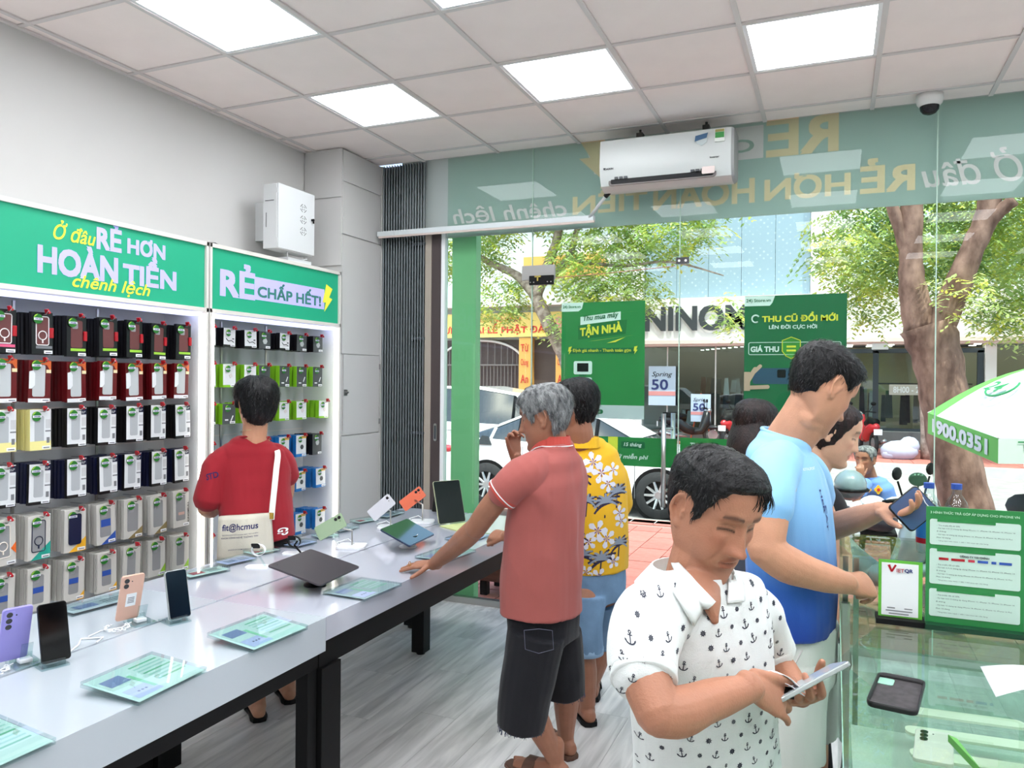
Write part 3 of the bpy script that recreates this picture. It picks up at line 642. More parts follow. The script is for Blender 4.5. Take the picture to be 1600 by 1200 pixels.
m_acr = glass_mat('clear acrylic', (236, 244, 244), .06)
m_mint = pm('mint print', (220, 238, 231), .3); m_sheet = pm('sheet lilac', (205, 205, 245), .3); m_pgn = pm('print green', (120, 190, 150), .4)
def axes(dirv, tilt=0):
    """u along the long side, v across, n up, tilted about u"""
    u = V(dirv).normalized(); n = V((0, 0, 1)); v = n.cross(u)
    R_ = Matrix.Rotation(tilt, 3, u); return u, R_ @ v, R_ @ n
def plaque(c, w, h, dirv, label, tilt=0, big=True, thick=.016, tone=0, group='acrylic price plaques'):
    u, v, n = axes(dirv, tilt); lift = abs(math.sin(tilt))*h/2
    o = V(c)+V((0, 0, lift+.001)); t = thing('price_plaque', c, label, 'price plaque', group)
    def P(a, b, z): return o+u*a+v*b+n*z
    def slab(w_, h_, z0, z1, cx=0, cy=0):
        return M().loft([[P(cx-w_/2, cy-h_/2, z), P(cx+w_/2, cy-h_/2, z), P(cx+w_/2, cy+h_/2, z), P(cx-w_/2, cy+h_/2, z)] for z in (z0, z1)])
    ob('bottom_block', slab(w, h, 0, thick*.45), m_acr, t)
    ob('printed_sheet', slab(w*.97, h*.97, thick*.5, thick*.54), m_mint if tone == 0 else m_sheet if tone == 1 else pm('sheet grey', (196, 200, 206), .4), t)
    ob('top_block', slab(w, h, thick*.58, thick), m_acr, t)
    zz = thick*.56
    if big:
        for k in range(7): ob('text_line', slab(w*.40, h*.035, zz, zz+.0003, w*.24, h*(.36-.09*k)), m_pgn if k % 3 == 0 else pm('print soft', (178, 216, 202), .4), t)
        ob('picture', slab(w*.26, h*.24, zz, zz+.0003, -w*.27, h*.20), pm('print phone', (140, 150, 190), .3), t)
        ob('green_bar', slab(w*.05, h*.5, zz, zz+.0004, -w*.1, -h*.05), m_pgn, t)
        ob('lilac_panel', slab(w*.34, h*.3, zz, zz+.0003, -w*.25, -h*.26), m_sheet, t)
        for k in range(3): ob('colour_dot', M().loft([[P(-w*.3+w*.05*k+.004*math.cos(a), -h*.25+.004*math.sin(a), z) for a in [2*PI*i/10 for i in range(10)]] for z in (zz, zz+.0006)]), pm('dot slate', (80, 84, 110), .5), t)
    else:
        ob('picture', slab(w*.3, h*.5, zz, zz+.0003, -w*.2, 0), pm('print red', (190, 50, 70), .4) if tone == 0 else pm('print phone', (0, 0, 0)), t)
        for k in range(3): ob('text_line', slab(w*.3, h*.06, zz, zz+.0003, w*.2, h*(.2-.2*k)), m_gb, t)
    if tilt: ob('wedge_foot', M().loft([[P(a, -math.copysign(h/2-.004, tilt)*s_, 0), P(a, -math.copysign(h/2-.02, tilt)*s_, 0), (P(a, -math.copysign(h/2-.02, tilt)*s_, 0)).xy.to_3d()+V((0, 0, T+.001))] for s_ in (1,) for a in (-w/2, w/2)]), m_acr, t)
    return t
plaque((1.675, -.835, T), .245, .20, (-.06, .99, 0), 'mint green acrylic price plaque on the near table, right of the front black phone', .10)
plaque((1.69, -.402, T), .25, .195, (.04, .99, 0), 'mint green acrylic price plaque at the far right corner of the near table', .10)
plaque((1.68, -1.30, T), .245, .20, (.0, 1, 0), 'mint green acrylic price plaque cut by the bottom left corner', .10)
plaque((.925, -.37, T), .26, .10, (.12, .99, 0), 'clear acrylic plaque at the back edge of the near table, in front of the boxes', 0, False, .02, 2)
plaque((1.687, .205, T), .25, .20, (.05, .99, 0), 'clear grey acrylic plaque right of the dark grey tablet', 0, True, .014, 2)
plaque((1.70, .89, T), .26, .18, (.1, .99, 0), 'clear acrylic plaque behind the resting hand of the man in salmon', 0, True, .014, 2)
plaque((1.62, 1.30, T), .22, .16, (.1, .99, 0), 'pale acrylic plaque at the fist of the man in the floral shirt', 0, True, .014, 1)
for k, (x, y, w, a, tn) in enumerate([(.93, .14, .19, .25, 0), (.90, .36, .16, .2, 1), (.875, .56, .15, .3, 0), (.93, .78, .15, .1, 1), (.92, 1.0, .12, .5, 0), (.90, 1.2, .16, .1, 2), (.86, 1.46, .15, .3, 0), (.89, 1.70, .2, .0, 2)]):
    plaque((x, y, T), w, .085, (a, 1, 0), 'clear acrylic block at the back edge of the far table, '+['nearest one', 'second from the camera', 'third, by the tote bag', 'fourth from the camera', 'fifth from the camera', 'sixth from the camera', 'seventh, behind the silver phone', 'last, behind the orange phone'][k], 0, False, .022, tn)

m_scr = pm('phone screen', (4, 4, 6), .08); m_len = pm('lens', (16, 16, 22), .12, coat=.6)
def slab_pts(c, u, v, n, w, h, t, r):
    a = rrect(w, h, r, 5); c, u, v, n = V(c), V(u), V(v), V(n)
    return [[c+u*x+v*y+n*z for x, y in a] for z in (-t/2, t/2)]
def phone(c, u, v, body, label, w=.076, h=.163, back=False, cams=0, lab=False, cat='phone', name='smartphone', screen=None, frame=None, isl=False, t_=.0085, group=None):
    """u = width axis, v = long axis (up the phone); u x v points at the viewer's side"""
    u, v = V(u).normalized(), V(v).normalized(); n = u.cross(v).normalized()
    t = thing(name, V(c)-v*h/2, label, cat, group)
    ob('body', M().loft(slab_pts(c, u, v, n, w, h, t_, min(.012, w*.12))), body, t, bevel=.0015)
    if not back:
        ob('screen', M().loft(slab_pts(V(c)+n*(t_/2+.0003), u, v, n, w-.005, h-.005, .0006, min(.010, w*.1))), screen or m_scr, t)
        ob('front_camera', M().loft([[V(c)+v*(h/2-.008)+u*(.0016*math.cos(a))+v*(.0016*math.sin(a))+n*z for a in [PI*i/5 for i in range(10)]] for z in (t_/2, t_/2+.0008)]), m_len, t)
    else:
        if isl: ob('camera_island', M().loft(slab_pts(V(c)+n*(t_/2+.0008)-u*(w/2-.019)+v*(h/2-.037), u, v, n, .026, .06, .0018, .006)), body, t)
        for k in range(cams):
            p = V(c)+n*(t_/2)-u*(w/2-.018)+v*(h/2-.018-.0195*k)
            ob('camera_lens', M().loft([[p+u*(rr*math.cos(a))+v*(rr*math.sin(a))+n*z for a in [2*PI*i/16 for i in range(16)]] for z, rr in ((0, .0082), (.0022, .0082), (.0024, .0065))]), m_len, t)
        ob('flash', M().loft([[V(c)+n*(t_/2)-u*(w/2-.036)+v*(h/2-.022)+u*(.002*math.cos(a))+v*(.002*math.sin(a))+n*z for a in [PI*i/5 for i in range(10)]] for z in (0, .0006)]), m_len, t)
        if lab:
            L0 = V(c)+n*(t_/2+.0004); ob('sticker', M().loft(slab_pts(L0+u*.002-v*.008, u, v, n, .034, .048, .0004, .001)), m_paper, t)
            for k in range(4): ob('sticker_line', M().loft(slab_pts(L0+n*.0004+u*.002-v*(.0+.006*k), u, v, n, .022, .003, .0003, .0005)), m_gb, t)
    return t
def acr_stand(p, label, yaw=0, coil=True):
    t = thing('phone_stand', p, label, 'stand', 'clear acrylic phone stands'); p = V(p); R_ = Matrix.Rotation(yaw, 3, 'Z')
    def B(c, d, rot=None): return M().box(p+R_ @ V(c), d, rot=(R_ @ rot) if rot is not None else R_)
    ob('foot_plate', B((0, 0, .004), (.09, .075, .006)), m_acr, t); ob('lip', B((.03, 0, .014), (.006, .06, .02)), m_acr, t)
    ob('back_rest', B((-.012, 0, .035), (.005, .03, .065), Matrix.Rotation(-.35, 3, 'Y')), m_acr, t)
    ob('holder', B((.0, 0, .012), (.03, .035, .012)), m_white, t, bevel=.003)
    if coil:
        c = []
        for i in range(90):
            a = i*.42; c.append(p+R_ @ V((-.02+.035*math.cos(i/89*5.2)+.004*math.cos(a*3), .085+.035*math.sin(i/89*5.2)+.004*math.sin(a*3), .010+.003*math.sin(a*2))))
        ob('coiled_cable', M().tube(c, .0022, 6), m_white, t, smooth=True)
        ob('cable', M().tube([p+R_ @ V(q) for q in ((0, .03, .01), (-.02, .07, .006), (.0, .13, .004), (-.03, .18, .004))], .0022, 6), m_white, t, smooth=True)
    return t
def lean(c, tilt, yaw, toward=1):
    """axes of a phone standing with its seen face towards +x, leaning back (toward=1) or forward (-1)"""
    R_ = Matrix.Rotation(yaw, 3, 'Z'); u = R_ @ V((0, 1, 0)); v = R_ @ V((-math.sin(tilt)*toward, 0, math.cos(tilt))); return u, v
def stand_phone(base, tilt, yaw, tw, *a, **k):
    u, v = lean(None, tilt, yaw, tw); h = k.get('h', .163); c = V(base)+v*h/2; return phone(c, u, v, *a, **k)
m_lilp = pm('phone lilac', (158, 150, 222), .3); m_pink = pm('phone rose gold', (222, 178, 158), .3); m_blkp = pm('phone black', (20, 22, 24), .25); m_silp = pm('phone silver', (176, 184, 182), .25, .6)
stand_phone((1.335, -.845, T+.014), .26, -.32, 1, m_blkp, 'black phone standing upright on an acrylic stand, front left of the near table', h=.168, w=.078)
acr_stand((1.31, -.845, T), 'clear acrylic stand under the front black phone', -.32, False)
stand_phone((1.20, -.885, T+.014), .30, -.30, -1, m_lilp, 'lilac phone seen from the back with three round lenses', back=True, cams=3, isl=True, h=.17, w=.078)
acr_stand((1.235, -.87, T), 'clear acrylic stand with a coiled white cable under the lilac phone', -.3+PI)
stand_phone((1.345, -.395, T+.014), .26, -.32, 1, m_silp, 'black-screened phone with a silver rim near the middle of the near table', h=.165, w=.076)
acr_stand((1.32, -.395, T), 'clear acrylic stand under the silver-rimmed phone', -.32, False)
stand_phone((1.185, -.475, T+.014), .30, -.30, -1, m_pink, 'rose gold phone seen from the back with two lenses and a white sticker', back=True, cams=2, lab=True, h=.168, w=.077)
acr_stand((1.225, -.455, T), 'clear acrylic stand with a coiled white cable under the rose gold phone', -.3+PI)
ob('charging_cable', M().tube([(1.30, -.80, T+.004), (1.24, -.70, T+.004), (1.20, -.66, T+.004), (1.25, -.62, T+.004), (1.27, -.66, T+.004)], .0028, 6), m_white, None, smooth=True, label='short white cable loop behind the front black phone', cat='cable')

# tablets
def tablet(c, w, h, tilt, yaw, mat, up, label, foot):
    R_ = Matrix.Rotation(yaw, 3, 'Z') @ Matrix.Rotation(tilt, 3, 'Y'); u = R_ @ V((0, 1, 0)); v = R_ @ V((-1, 0, 0)); n = u.cross(v)
    t = phone(c, u, v, mat, label, w=w, h=h, back=(up == 'back'), name='tablet', cat='tablet', t_=.008, screen=pm('tablet screen', (30, 44, 34), .05, coat=1))
    c = V(c); WLt = t
    b = M().lathe([(0, T+.001), (.045, T+.001), (.045, T+.006), (.028, T+.010), (.022, c.z-.022), (.05, c.z-.012)], (c.x, c.y, 0), 24); ob('pedestal', b, foot, t, smooth=True)
    return t
tablet((1.462, .195, .835), .315, .245, .24, .10, pm('tablet grey', (78, 72, 76), .35, .5), 'back', 'dark grey tablet lying tilted, back up, on a round black pedestal', m_black)
tb = tablet((1.44, .975, .835), .31, .175, .42, .10, pm('tablet blue', (50, 62, 88), .3, .5), 'front', 'tablet with a shiny mirror-like screen on a white pedestal', m_white)
u_ = V((.50, .86, 0)); v_ = V((-.28, .1, .95)); v_ = (v_-u_.normalized()*v_.dot(u_.normalized())).normalized()
phone(V((1.37, 1.60, T+.012))+v_*.125, u_, v_, pm('tablet pale gold', (190, 196, 160), .3, .5), 'dark-screened tablet standing upright on its cover', w=.185, h=.25, name='tablet', cat='tablet', t_=.008, screen=pm('tablet dark screen', (20, 30, 30), .06))
ob('tablet_cover', M().box((1.45, 1.57, T+.004), (.17, .2, .006), rot=Matrix.Rotation(-.5, 3, 'Z')), pm('cover lime', (205, 214, 150), .5), None, label='pale lime tablet cover lying under the upright tablet', cat='cover')
phone((1.10, 1.93, T+.06), (.9, .3, 0), (-.1, .4, .8), m_blkp, 'dark phone leaning at the far end of the table beside the upright tablet', w=.07, h=.11)

# phones held on slanting stands with metal posts
def post_phone(base, top, l, mat, label, cams=2):
    base, top = V(base), V(top); l = V(l).normalized(); nb = V((.55, -.75, .42)); nb = (nb-l*nb.dot(l)).normalized(); u = l.cross(nb)
    t = phone(top+nb*.004, u, l, mat, label, back=True, cams=cams, w=.074, h=.155)
    s = thing('display_post', base, 'white base with thin metal post under the '+label.split(' held')[0], 'stand', 'metal post phone stands')
    ob('base_plate', M().prism(rrect(.14, .12, .02), base, (.92, .39, 0), (-.39, .92, 0), (0, 0, .012)), m_white, s, bevel=.002)
    ob('post', M().tube([base, base+V((0, 0, .02)), V((base.x, base.y, top.z-.02)), top-nb*.012], .0045, 8), m_alu, s, smooth=True)
    ob('cradle', M().box(top-nb*.010, (.05, .05, .010), rot=nb.to_track_quat('Z', 'Y').to_matrix()), m_white, s, bevel=.003)
    ob('cable', M().tube([base+V(q) for q in ((0, .02, .014), (-.05, .04, .03), (-.09, 0, .016), (-.04, -.05, .014))], .003, 6), m_white, s, smooth=True)
post_phone((1.187, .857, T), (1.10, .80, T+.105), (.78, .36, .50), pm('phone sage', (150, 172, 140), .35), 'sage green phone held slanting on a metal post')
post_phone((1.093, 1.372, T), (1.06, 1.33, T+.12), (.62, .36, .62), pm('phone pale silver', (205, 206, 212), .3), 'pale silver phone held slanting on a metal post', 1)
post_phone((1.172, 1.60, T), (1.07, 1.66, T+.125), (.66, .36, .58), pm('phone coral', (224, 110, 78), .35), 'coral orange phone held slanting on a metal post')
# smart watches
def watch(p, h, mat, label, white):
    p = V(p); t = thing('smart_watch', p, label, 'watch')
    ob('stand_foot', M().prism(rrect(.11, .07, .02), p, (.92, .39, 0), (-.39, .92, 0), (0, 0, .006)), m_white, t)
    ob('stand_arm', M().tube([p+V((.03, .01, .006)), p+V((.0, 0, h*.55)), p+V((.01, .01, h*.8))], .005, 8), m_acr if white else m_black, t, smooth=True)
    c = [p+V((.0, 0, h*.78))+V((.92, .39, 0))*(.030*math.cos(a))+V((0, 0, 1))*(.026*math.sin(a)) for a in [2*PI*i/24 for i in range(24)]]
    b = M(); n = V((-.39, .92, 0))
    for q in (-.011, .011): pass
    b.loft([[q+n*s_ for s_ in (-.011, .011)]+[(q-(p+V((0, 0, h*.78))))*.93+(p+V((0, 0, h*.78)))+n*s_ for s_ in (.011, -.011)] for q in c+[c[0]]], caps=False)
    ob('strap', b, mat, t, smooth=True); ob('watch_case', M().prism(rrect(.036, .03, .008), p+V((-.005, -.012, h*.78+.018)), (.92, .39, 0), (.2, -.5, .8), (.002, -.006, .003)), m_black, t)
watch((1.05, .335, T), .10, m_white, 'white strapped smart watch on a clear stand left of the grey tablet', True)
watch((1.02, .62, T), .075, m_black, 'black smart watch standing behind the grey tablet', False)

# ================================================================ GLASS COUNTER
m_cgl = glass_mat('counter glass', (246, 252, 249), .04); m_edge = pm('green glass edge', (150, 200, 178), .2)
ct = thing('glass_counter', (3.8, -.9, 0), 'glass display counter in the lower right corner with signs on top', 'counter')
ob('top_glass', M().bb((3.432, -1.75, .992), (4.15, -.045, 1.0)), m_cgl, ct)
ob('front_glass', M().bb((3.432, -1.75, .45), (3.438, -.05, .99)), m_cgl, ct)
ob('end_glass', M().bb((3.44, -.051, .45), (4.15, -.045, .99)), m_cgl, ct)
ob('glass_edge', M().bb((3.4315, -1.75, .990), (3.433, -.045, 1.001)), m_edge, ct)
ob('shelf_glass', M().bb((3.445, -1.74, .80), (4.14, -.06, .806)), m_cgl, ct)
ob('base', M().bb((3.435, -1.75, 0), (4.15, -.045, .45)), m_white, ct)
ob('inner_tray', M().bb((3.46, -1.73, .70), (4.13, -.21, .715)), pm('tray', (220, 226, 222), .5), ct)
for x, y in ((3.447, -.062), (4.138, -.062)): ob('corner_post', M().bb((x-.012, y-.012, .45), (x+.012, y+.012, .992)), m_alu, ct)
c2 = thing('glass_showcase', (3.8, .04, 0), 'taller glass showcase behind the counter signs', 'counter')
ob('top_glass', M().bb((3.432, -.035, 1.112), (4.3, .30, 1.12)), m_cgl, c2)
ob('front_glass', M().bb((3.432, -.035, .5), (4.3, -.029, 1.112)), m_cgl, c2); ob('side_glass', M().bb((3.432, -.035, .5), (3.438, .30, 1.112)), m_cgl, c2)
ob('back_glass', M().bb((3.432, .294, .5), (4.3, .30, 1.112)), m_cgl, c2)
ob('base', M().bb((3.436, -.03, 0), (4.3, .295, .5)), m_white, c2)
ob('shelf_glass', M().bb((3.44, -.025, .86), (4.29, .29, .866)), m_cgl, c2)
for x in (3.447, 3.475, 4.28): ob('post', M().bb((x-.007, -.025, .5), (x+.007, -.010, 1.11)), m_alu, c2)
# phones and strips inside the counter
for k, (x, y, tn) in enumerate([(3.62, -.50, 0), (3.64, -.78, 0), (3.66, -.98, 0), (3.85, -.62, 1)]):
    phone((x, y, .812), (1, 0, 0), (.12, 1, 0), pm('phone white gold', (225, 224, 214), .3) if tn == 0 else pm('phone grey', (0, 0, 0)), ['pale phone lying back up inside the counter just past the black case', 'pale phone lying inside the counter below the black case', 'pale phone lying inside the counter near the bottom edge', 'grey phone lying inside the counter under the paper'][k], back=True, cams=3)
for k, y in enumerate((-.30, -.42, -.54)):
    o = M().prism(rrect(.26, .045, .018), (3.70, y, .808), (1, .06, 0), (-.06, 1, 0), (0, 0, .006)); ob('price_strip', o, pm('strip cream', (215, 228, 205), .4), None, label=['cream price strip inside the counter nearest the green sign', 'cream price strip, middle one inside the counter', 'cream price strip inside the counter beside the black phone case'][k], cat='price strip', group='cream price strips in the counter')
ob('price_card', M().box((3.50, -.98, .74), (.02, .012, .06)), m_pgn, None, label='tiny green card standing inside the counter near the bottom edge', cat='card')
# QR stand without the code
def face(t, c0, w, h, y, z0): pass
q = thing('payment_stand', (3.57, -.23, 1.0), 'small upright payment sign in a black base beside the large green sign', 'sign')
ob('base', M().bb((3.515, -.262, 1.0), (3.625, -.20, 1.014)), m_black, q, bevel=.001)
ob('acrylic', M().bb((3.520, -.234, 1.012), (3.621, -.227, 1.158)), m_acr, q)
ob('card', M().bb((3.521, -.236, 1.014), (3.620, -.2345, 1.157)), pm('card green', (96, 178, 60), .4), q)
ob('card_face', M().bb((3.528, -.2372, 1.018), (3.611, -.236, 1.150)), m_paper, q)
UX, UZ = (1, 0, 0), (0, 0, 1)
ob('tick_mark', M().prism([(0, .016), (.006, .018), (.010, .006), (.017, .019), (.021, .017), (.012, 0), (.008, 0)], (3.541, -.2378, 1.128), UX, UZ, (0, -.0004, 0)), m_clip, q)
lettering('IET', pm('print red', (190, 50, 70), .4), q, (3.562, -.238, 1.128), UX, UZ, .017, .009, .01)
lettering('QR', pm('print deep blue', (30, 50, 120), .5), q, (3.580, -.238, 1.1275), UX, UZ, .018, .010, .04)
for a, b_, w in ((3.541, 1.036, .018), (3.58, 1.036, .018), (3.538, 1.029, .06), (3.545, 1.022, .045)): ob('small_print', M().bb((a, -.2378, b_), (a+w, -.2374, b_+.0025)), m_gb, q)
g = thing('instalment_sign', (3.73, -.23, 1.0), 'large green upright sign with three pale text panels on the counter', 'sign')
ob('base', M().bb((3.622, -.262, 1.0), (3.88, -.19, 1.012)), pm('base green black', (20, 60, 40), .3), g)
ob('board', M().bb((3.627, -.234, 1.01), (3.835, -.228, 1.298)), pm('board green', (46, 132, 70), .4), g)
ob('second_leaf', M().bb((3.838, -.224, 1.01), (3.90, -.218, 1.285)), pm('board green', (0, 0, 0)), g)
lettering('3 HÌNH THỨC TRẢ GÓP ÁP DỤNG CHO IPHONE VN', pm('print mint', (190, 232, 200), .5), g, (3.636, -.2348, 1.280), UX, UZ, .188, .009, .02)
m_pn = pm('panel pale', (198, 222, 210), .5); m_ln = pm('print line', (84, 100, 96), .6)
for z0, z1, hd in ((1.205, 1.268, 0), (1.108, 1.195, 1), (1.028, 1.096, 2)):
    pnl = ob('text_panel', M().prism(rrect(.192, z1-z0, .005), (3.731, -.2345, (z0+z1)/2), UX, UZ, (0, -.0008, 0)), m_pn, g)
    ob('panel_tab', M().bb((3.651, -.2362, z1-.006), (3.775, -.2354, z1+.001)), pm('board green', (0, 0, 0)), g)
    ls = [('- Tra trước 0% từ 20%', .05), ('- Ký hạn 6,9,12 tháng áp dụng IPhone 11, IPhone 12, IPhone 13, IPhone 14', .165), ('8 tháng', .02), ('- Kỳ hạn 12 tháng áp dụng IPhone 14, IPhone 15, IPhone 16, IPhone 16 Plus', .16), ('Plus: 12 tháng', .03), ('- Tặng kèm bảo hành 1 đổi 1 khi mua tại cửa hàng', .11)]
    zz = z1-.013-(.024 if hd == 1 else 0); st = (zz-z0-.004)/6
    for s_, w in ls:
        lettering(s_, m_ln, g, (3.650, -.2362, zz-.0035), UX, UZ, w, .0038, .0, name='small_print'); zz -= st
lettering('CÔNG TY TÀI CHÍNH', pm('ink', (0, 0, 0)), g, (3.70, -.2362, 1.178), UX, UZ, .062, .006, .01)
for x, w, c_ in ((3.655, .021, m_clip), (3.682, .029, m_clip), (3.718, .014, pm('print red', (0, 0, 0))), (3.738, .022, m_blu), (3.767, .010, m_blu), (3.783, .026, m_blu)):
    ob('small_logo', M().bb((x, -.2362, 1.168), (x+w, -.2356, 1.174)), c_, g)
# open black phone case, paper, blue cloth, white pen-shaped edge
pc = thing('phone_case', (3.53, -.745, 1.0), 'empty black phone case lying open side up on the counter', 'phone case')
uc, vc = V((.985, -.17, 0)), V((.17, .985, 0))
def case_ring(w, h, r, z): return [V((3.53, -.745, z))+uc*a+vc*b for a, b in rrect(w, h, r, 5)]
ob('tray', M().loft([case_ring(.084, .172, .014, 1.001), case_ring(.082, .170, .013, 1.0035)]), pm('case inner', (58, 54, 56), .7, noise_amt=.3, noise_scale=60), pc)
ob('rim', M().loft([case_ring(.084, .172, .014, 1.001), case_ring(.087, .175, .015, 1.006), case_ring(.086, .174, .015, 1.012), case_ring(.080, .168, .012, 1.012), case_ring(.078, .166, .012, 1.003)], caps=False), pm('case rubber', (18, 18, 20), .4), pc, smooth=True)
ob('camera_cutout', M().loft([[V((3.512, -.683, z))+uc*a+vc*b for a, b in rrect(.034, .036, .006)] for z in (1.0036, 1.0046)]), m_edge, pc)
pp = M(); rows = []
for i in range(9):
    s = i/8; rows.append([V((3.70+.155*s, -.535-.02*s+q*(-.17+.03*s), 1.012+.03*math.sin(s*2.6)*(.6+.4*q)-.0*q)) for q in [j/6 for j in range(7)]])
vs = [p for r_ in rows for p in r_]; pp.add(vs, [(i*7+j, i*7+j+1, (i+1)*7+j+1, (i+1)*7+j) for i in range(8) for j in range(6)])
o = ob('paper_sheet', pp, m_paper, None, smooth=True, label='curled white sheet of paper on the counter at the right edge', cat='paper'); sd = o.modifiers.new('thick', 'SOLIDIFY'); sd.thickness = .0006
ob('folded_cloth', M().ell((3.86, -.62, 1.008), (.06, .10, .012), 16), pm('cloth blue', (46, 68, 150), .8, bump=.4), None, smooth=True, label='blue folded cloth under the white paper', cat='cloth')
ob('leaflet', M().prism([(0, 0), (.03, -.11), (.012, -.012)], (3.595, -.925, 1.002), (1, 0, 0), (0, 1, 0), (0, 0, .012)), pm('leaflet green', (90, 160, 70), .4), None, label='thin green and white leaflet corner at the bottom edge of the counter', cat='leaflet')
# bottles and yellow flower behind the sign in the showcase
for k, (x, y) in enumerate(((3.665, .09), (3.735, .1))):
    t = thing('water_bottle', (x, y, 1.12), ['clear water bottle with a blue label left of the green sign', 'clear water bottle with a blue label half behind the green sign'][k], 'bottle', 'water bottles')
    ob('bottle_body', M().lathe([(0, 1.12), (.03, 1.121), (.032, 1.13), (.032, 1.25), (.026, 1.27), (.013, 1.29), (.013, 1.305)], (x, y, 0), 20), m_acr, t, smooth=True)
    ob('bottle_label', M().lathe([(.0325, 1.15), (.0325, 1.235)], (x, y, 0), 20), pm('label blue', (40, 120, 190), .4), t, smooth=True)
    ob('label_band', M().lathe([(.0328, 1.15), (.0328, 1.165)], (x, y, 0), 20), m_clip, t, smooth=True)
    ob('bottle_cap', M().cyl((x, y, 1.305), (x, y, 1.32), .014), m_blu, t)
# ================================================================ THE STREET
m_pave = pm('red paver', (184, 110, 100), .7, rand=.12, noise_amt=.1, noise_scale=14); m_mort = pm('paver bed', (150, 130, 122), .9)
m_curb = pm('curb concrete', (190, 188, 184), .8, noise_amt=.08, noise_scale=6, bump=.3); m_road = pm('asphalt', (156, 152, 149), .85, noise_amt=.12, noise_scale=5, bump=.3, bump_scale=200)
gz, rz = -.12, -.30
sw = struct('trim_2', M().bb((-12, 2.66, -.5), (16, 6.95, gz-.012)), m_mort)
struct('trim_3', M().bb((X0-.3, 2.56, -.4), (7, 2.80, -.02)), pm('sill stone', (205, 200, 188), .6, noise_amt=.15, noise_scale=30))
pme = mesh_of('paver', M().box((0, 0, -.006), (.292, .292, .012)), m_pave)
for i in range(28):
    for j in range(13):
        x, y = -1.9+.3*i, 2.96+.3*j
        if len(sw.children) >= 299: break
        p_ = bpy.data.objects.new('paver', pme); COL.objects.link(p_); p_.parent = sw; p_.location = (x, y, gz+random.uniform(-.002, .002)); p_.rotation_euler = (random.uniform(-.004, .004), random.uniform(-.004, .004), 0)
def grid_plane(x0, x1, y0, y1, z, s, mat, name, parent):
    m = M(); x = x0
    while x < x1:
        y = y0
        while y < y1: m.bb((x, y, z-.012), (x+s-.01, y+s-.01, z)); y += s
        x += s
    o = ob(name, m, mat, parent); o['kind'] = 'stuff'; return o
grid_plane(-4.0, 8.0, 6.05+.8, 6.95, gz, .3, m_pave, 'paver_field', sw)
struct('trim_4', M().bb((-14, 6.95, -.5), (18, 7.12, gz+.0)), m_curb)
struct('trim_5', M().bb((-60, 7.1, -.6), (60, 15.9, rz)), m_road)
struct('trim_6', M().bb((-60, 15.9, -.6), (60, 16.15, -.1)), m_curb)
fs = struct('trim_7', M().bb((-60, 16.15, -.6), (60, 20.6, -.112)), m_mort)
grid_plane(-9, 11, 16.2, 20.4, -.1, .4, m_pave, 'paver_field', fs)
struct('trim_8', M().bb((-60, -40, -.7), (60, 60, -.52)), m_road)

# ---------------------------------------------------------------- facades
m_fw = pm('facade white', (236, 232, 234), .7); m_fp = pm('facade pinkish', (232, 214, 210), .7); m_ws = pm('window steel', (52, 58, 64), .4, .4)
m_sg = glass_mat('far glass', (225, 235, 235), .05)
YF = 20.6
tp = thing('temple_building', (-6, YF, 0), 'pale temple building with a yellow banner over an arched gate', 'building')
m_or2 = pm('temple orange', (232, 176, 96), .6); m_rd = pm('banner red', (206, 50, 46), .5); m_ban = pm('banner yellow', (246, 214, 128), .6)
ob('wall', M().bb((-14, YF+.3, 0), (-2.2, YF+8, 7.4)), pm('temple wall', (214, 222, 228), .7), tp)
ob('roof', M().prism([(-6, 0), (6, 0), (5, 1.4), (-5, 1.4)], (-8.1, YF, 7.3), (1, 0, 0), (0, 0, 1), (0, 8, 0)), pm('roof clay', (170, 110, 90), .7), tp)
ob('orange_lintel', M().bb((-5.9, YF+.1, 4.9), (-3.2, YF+.32, 5.6)), m_or2, tp); ob('balcony', M().bb((-12, YF-.3, 4.0), (-2.4, YF+.3, 4.25)), m_fw, tp)
ob('banner', M().bb((-12, YF-.12, 3.02), (-4.22, YF-.08, 3.80)), m_ban, tp)
lettering('CHÙA PHỔ MINH', m_rd, tp, (-7.65, YF-.13, 3.52), UX, UZ, 1.75, .20, .02)
lettering('KÍNH MỪNG ĐẠI LỄ PHẬT ĐẢN', m_rd, tp, (-9.9, YF-.13, 3.10), UX, UZ, 5.1, .36, .03)
ob('lotus_print', M().ell((-4.6, YF-.13, 3.18), (.28, .02, .13)).ell((-4.6, YF-.14, 3.42), (.14, .02, .22)), pm('lotus pink', (236, 150, 160), .5), tp)
for x, n_ in ((-5.75, 'Cho'), (-4.5, 'An')):
    pl_ = ob('pillar', M().bb((x-.2, YF-.1, -.1), (x+.2, YF+.3, 3.0)), m_or2, tp)
    for k, w_ in enumerate(('Từ', 'Chúng', 'An', 'Quốc', 'Dân')): lettering(w_, m_rd, tp, (x-.13, YF-.12, 2.55-.5*k), UX, UZ, .26, .26, .01)
gt = thing('temple_gate', (-7.2, YF+.1, 0), 'grey barred double gate with white snowflake ornaments under the yellow banner', 'gate'); m_gt = pm('gate steel', (120, 112, 112), .5, .3)
for i in range(24): ob('gate_bar', M().bb((-8.8+.125*i, YF+.1, .1), (-8.775+.125*i, YF+.13, 2.1)), m_gt, gt)
for z in (.12, .5, .9, 1.3, 2.1): ob('gate_rail', M().bb((-8.85, YF+.08, z), (-5.9, YF+.14, z+.05)), m_gt, gt)
for i in range(19):
    a0 = PI*i/18; x = -7.4-1.5*math.cos(a0); ob('arch_bar', M().bb((x-.012, YF+.1, 2.15), (x+.012, YF+.13, 2.2+.72*math.sin(a0))), m_gt, gt)
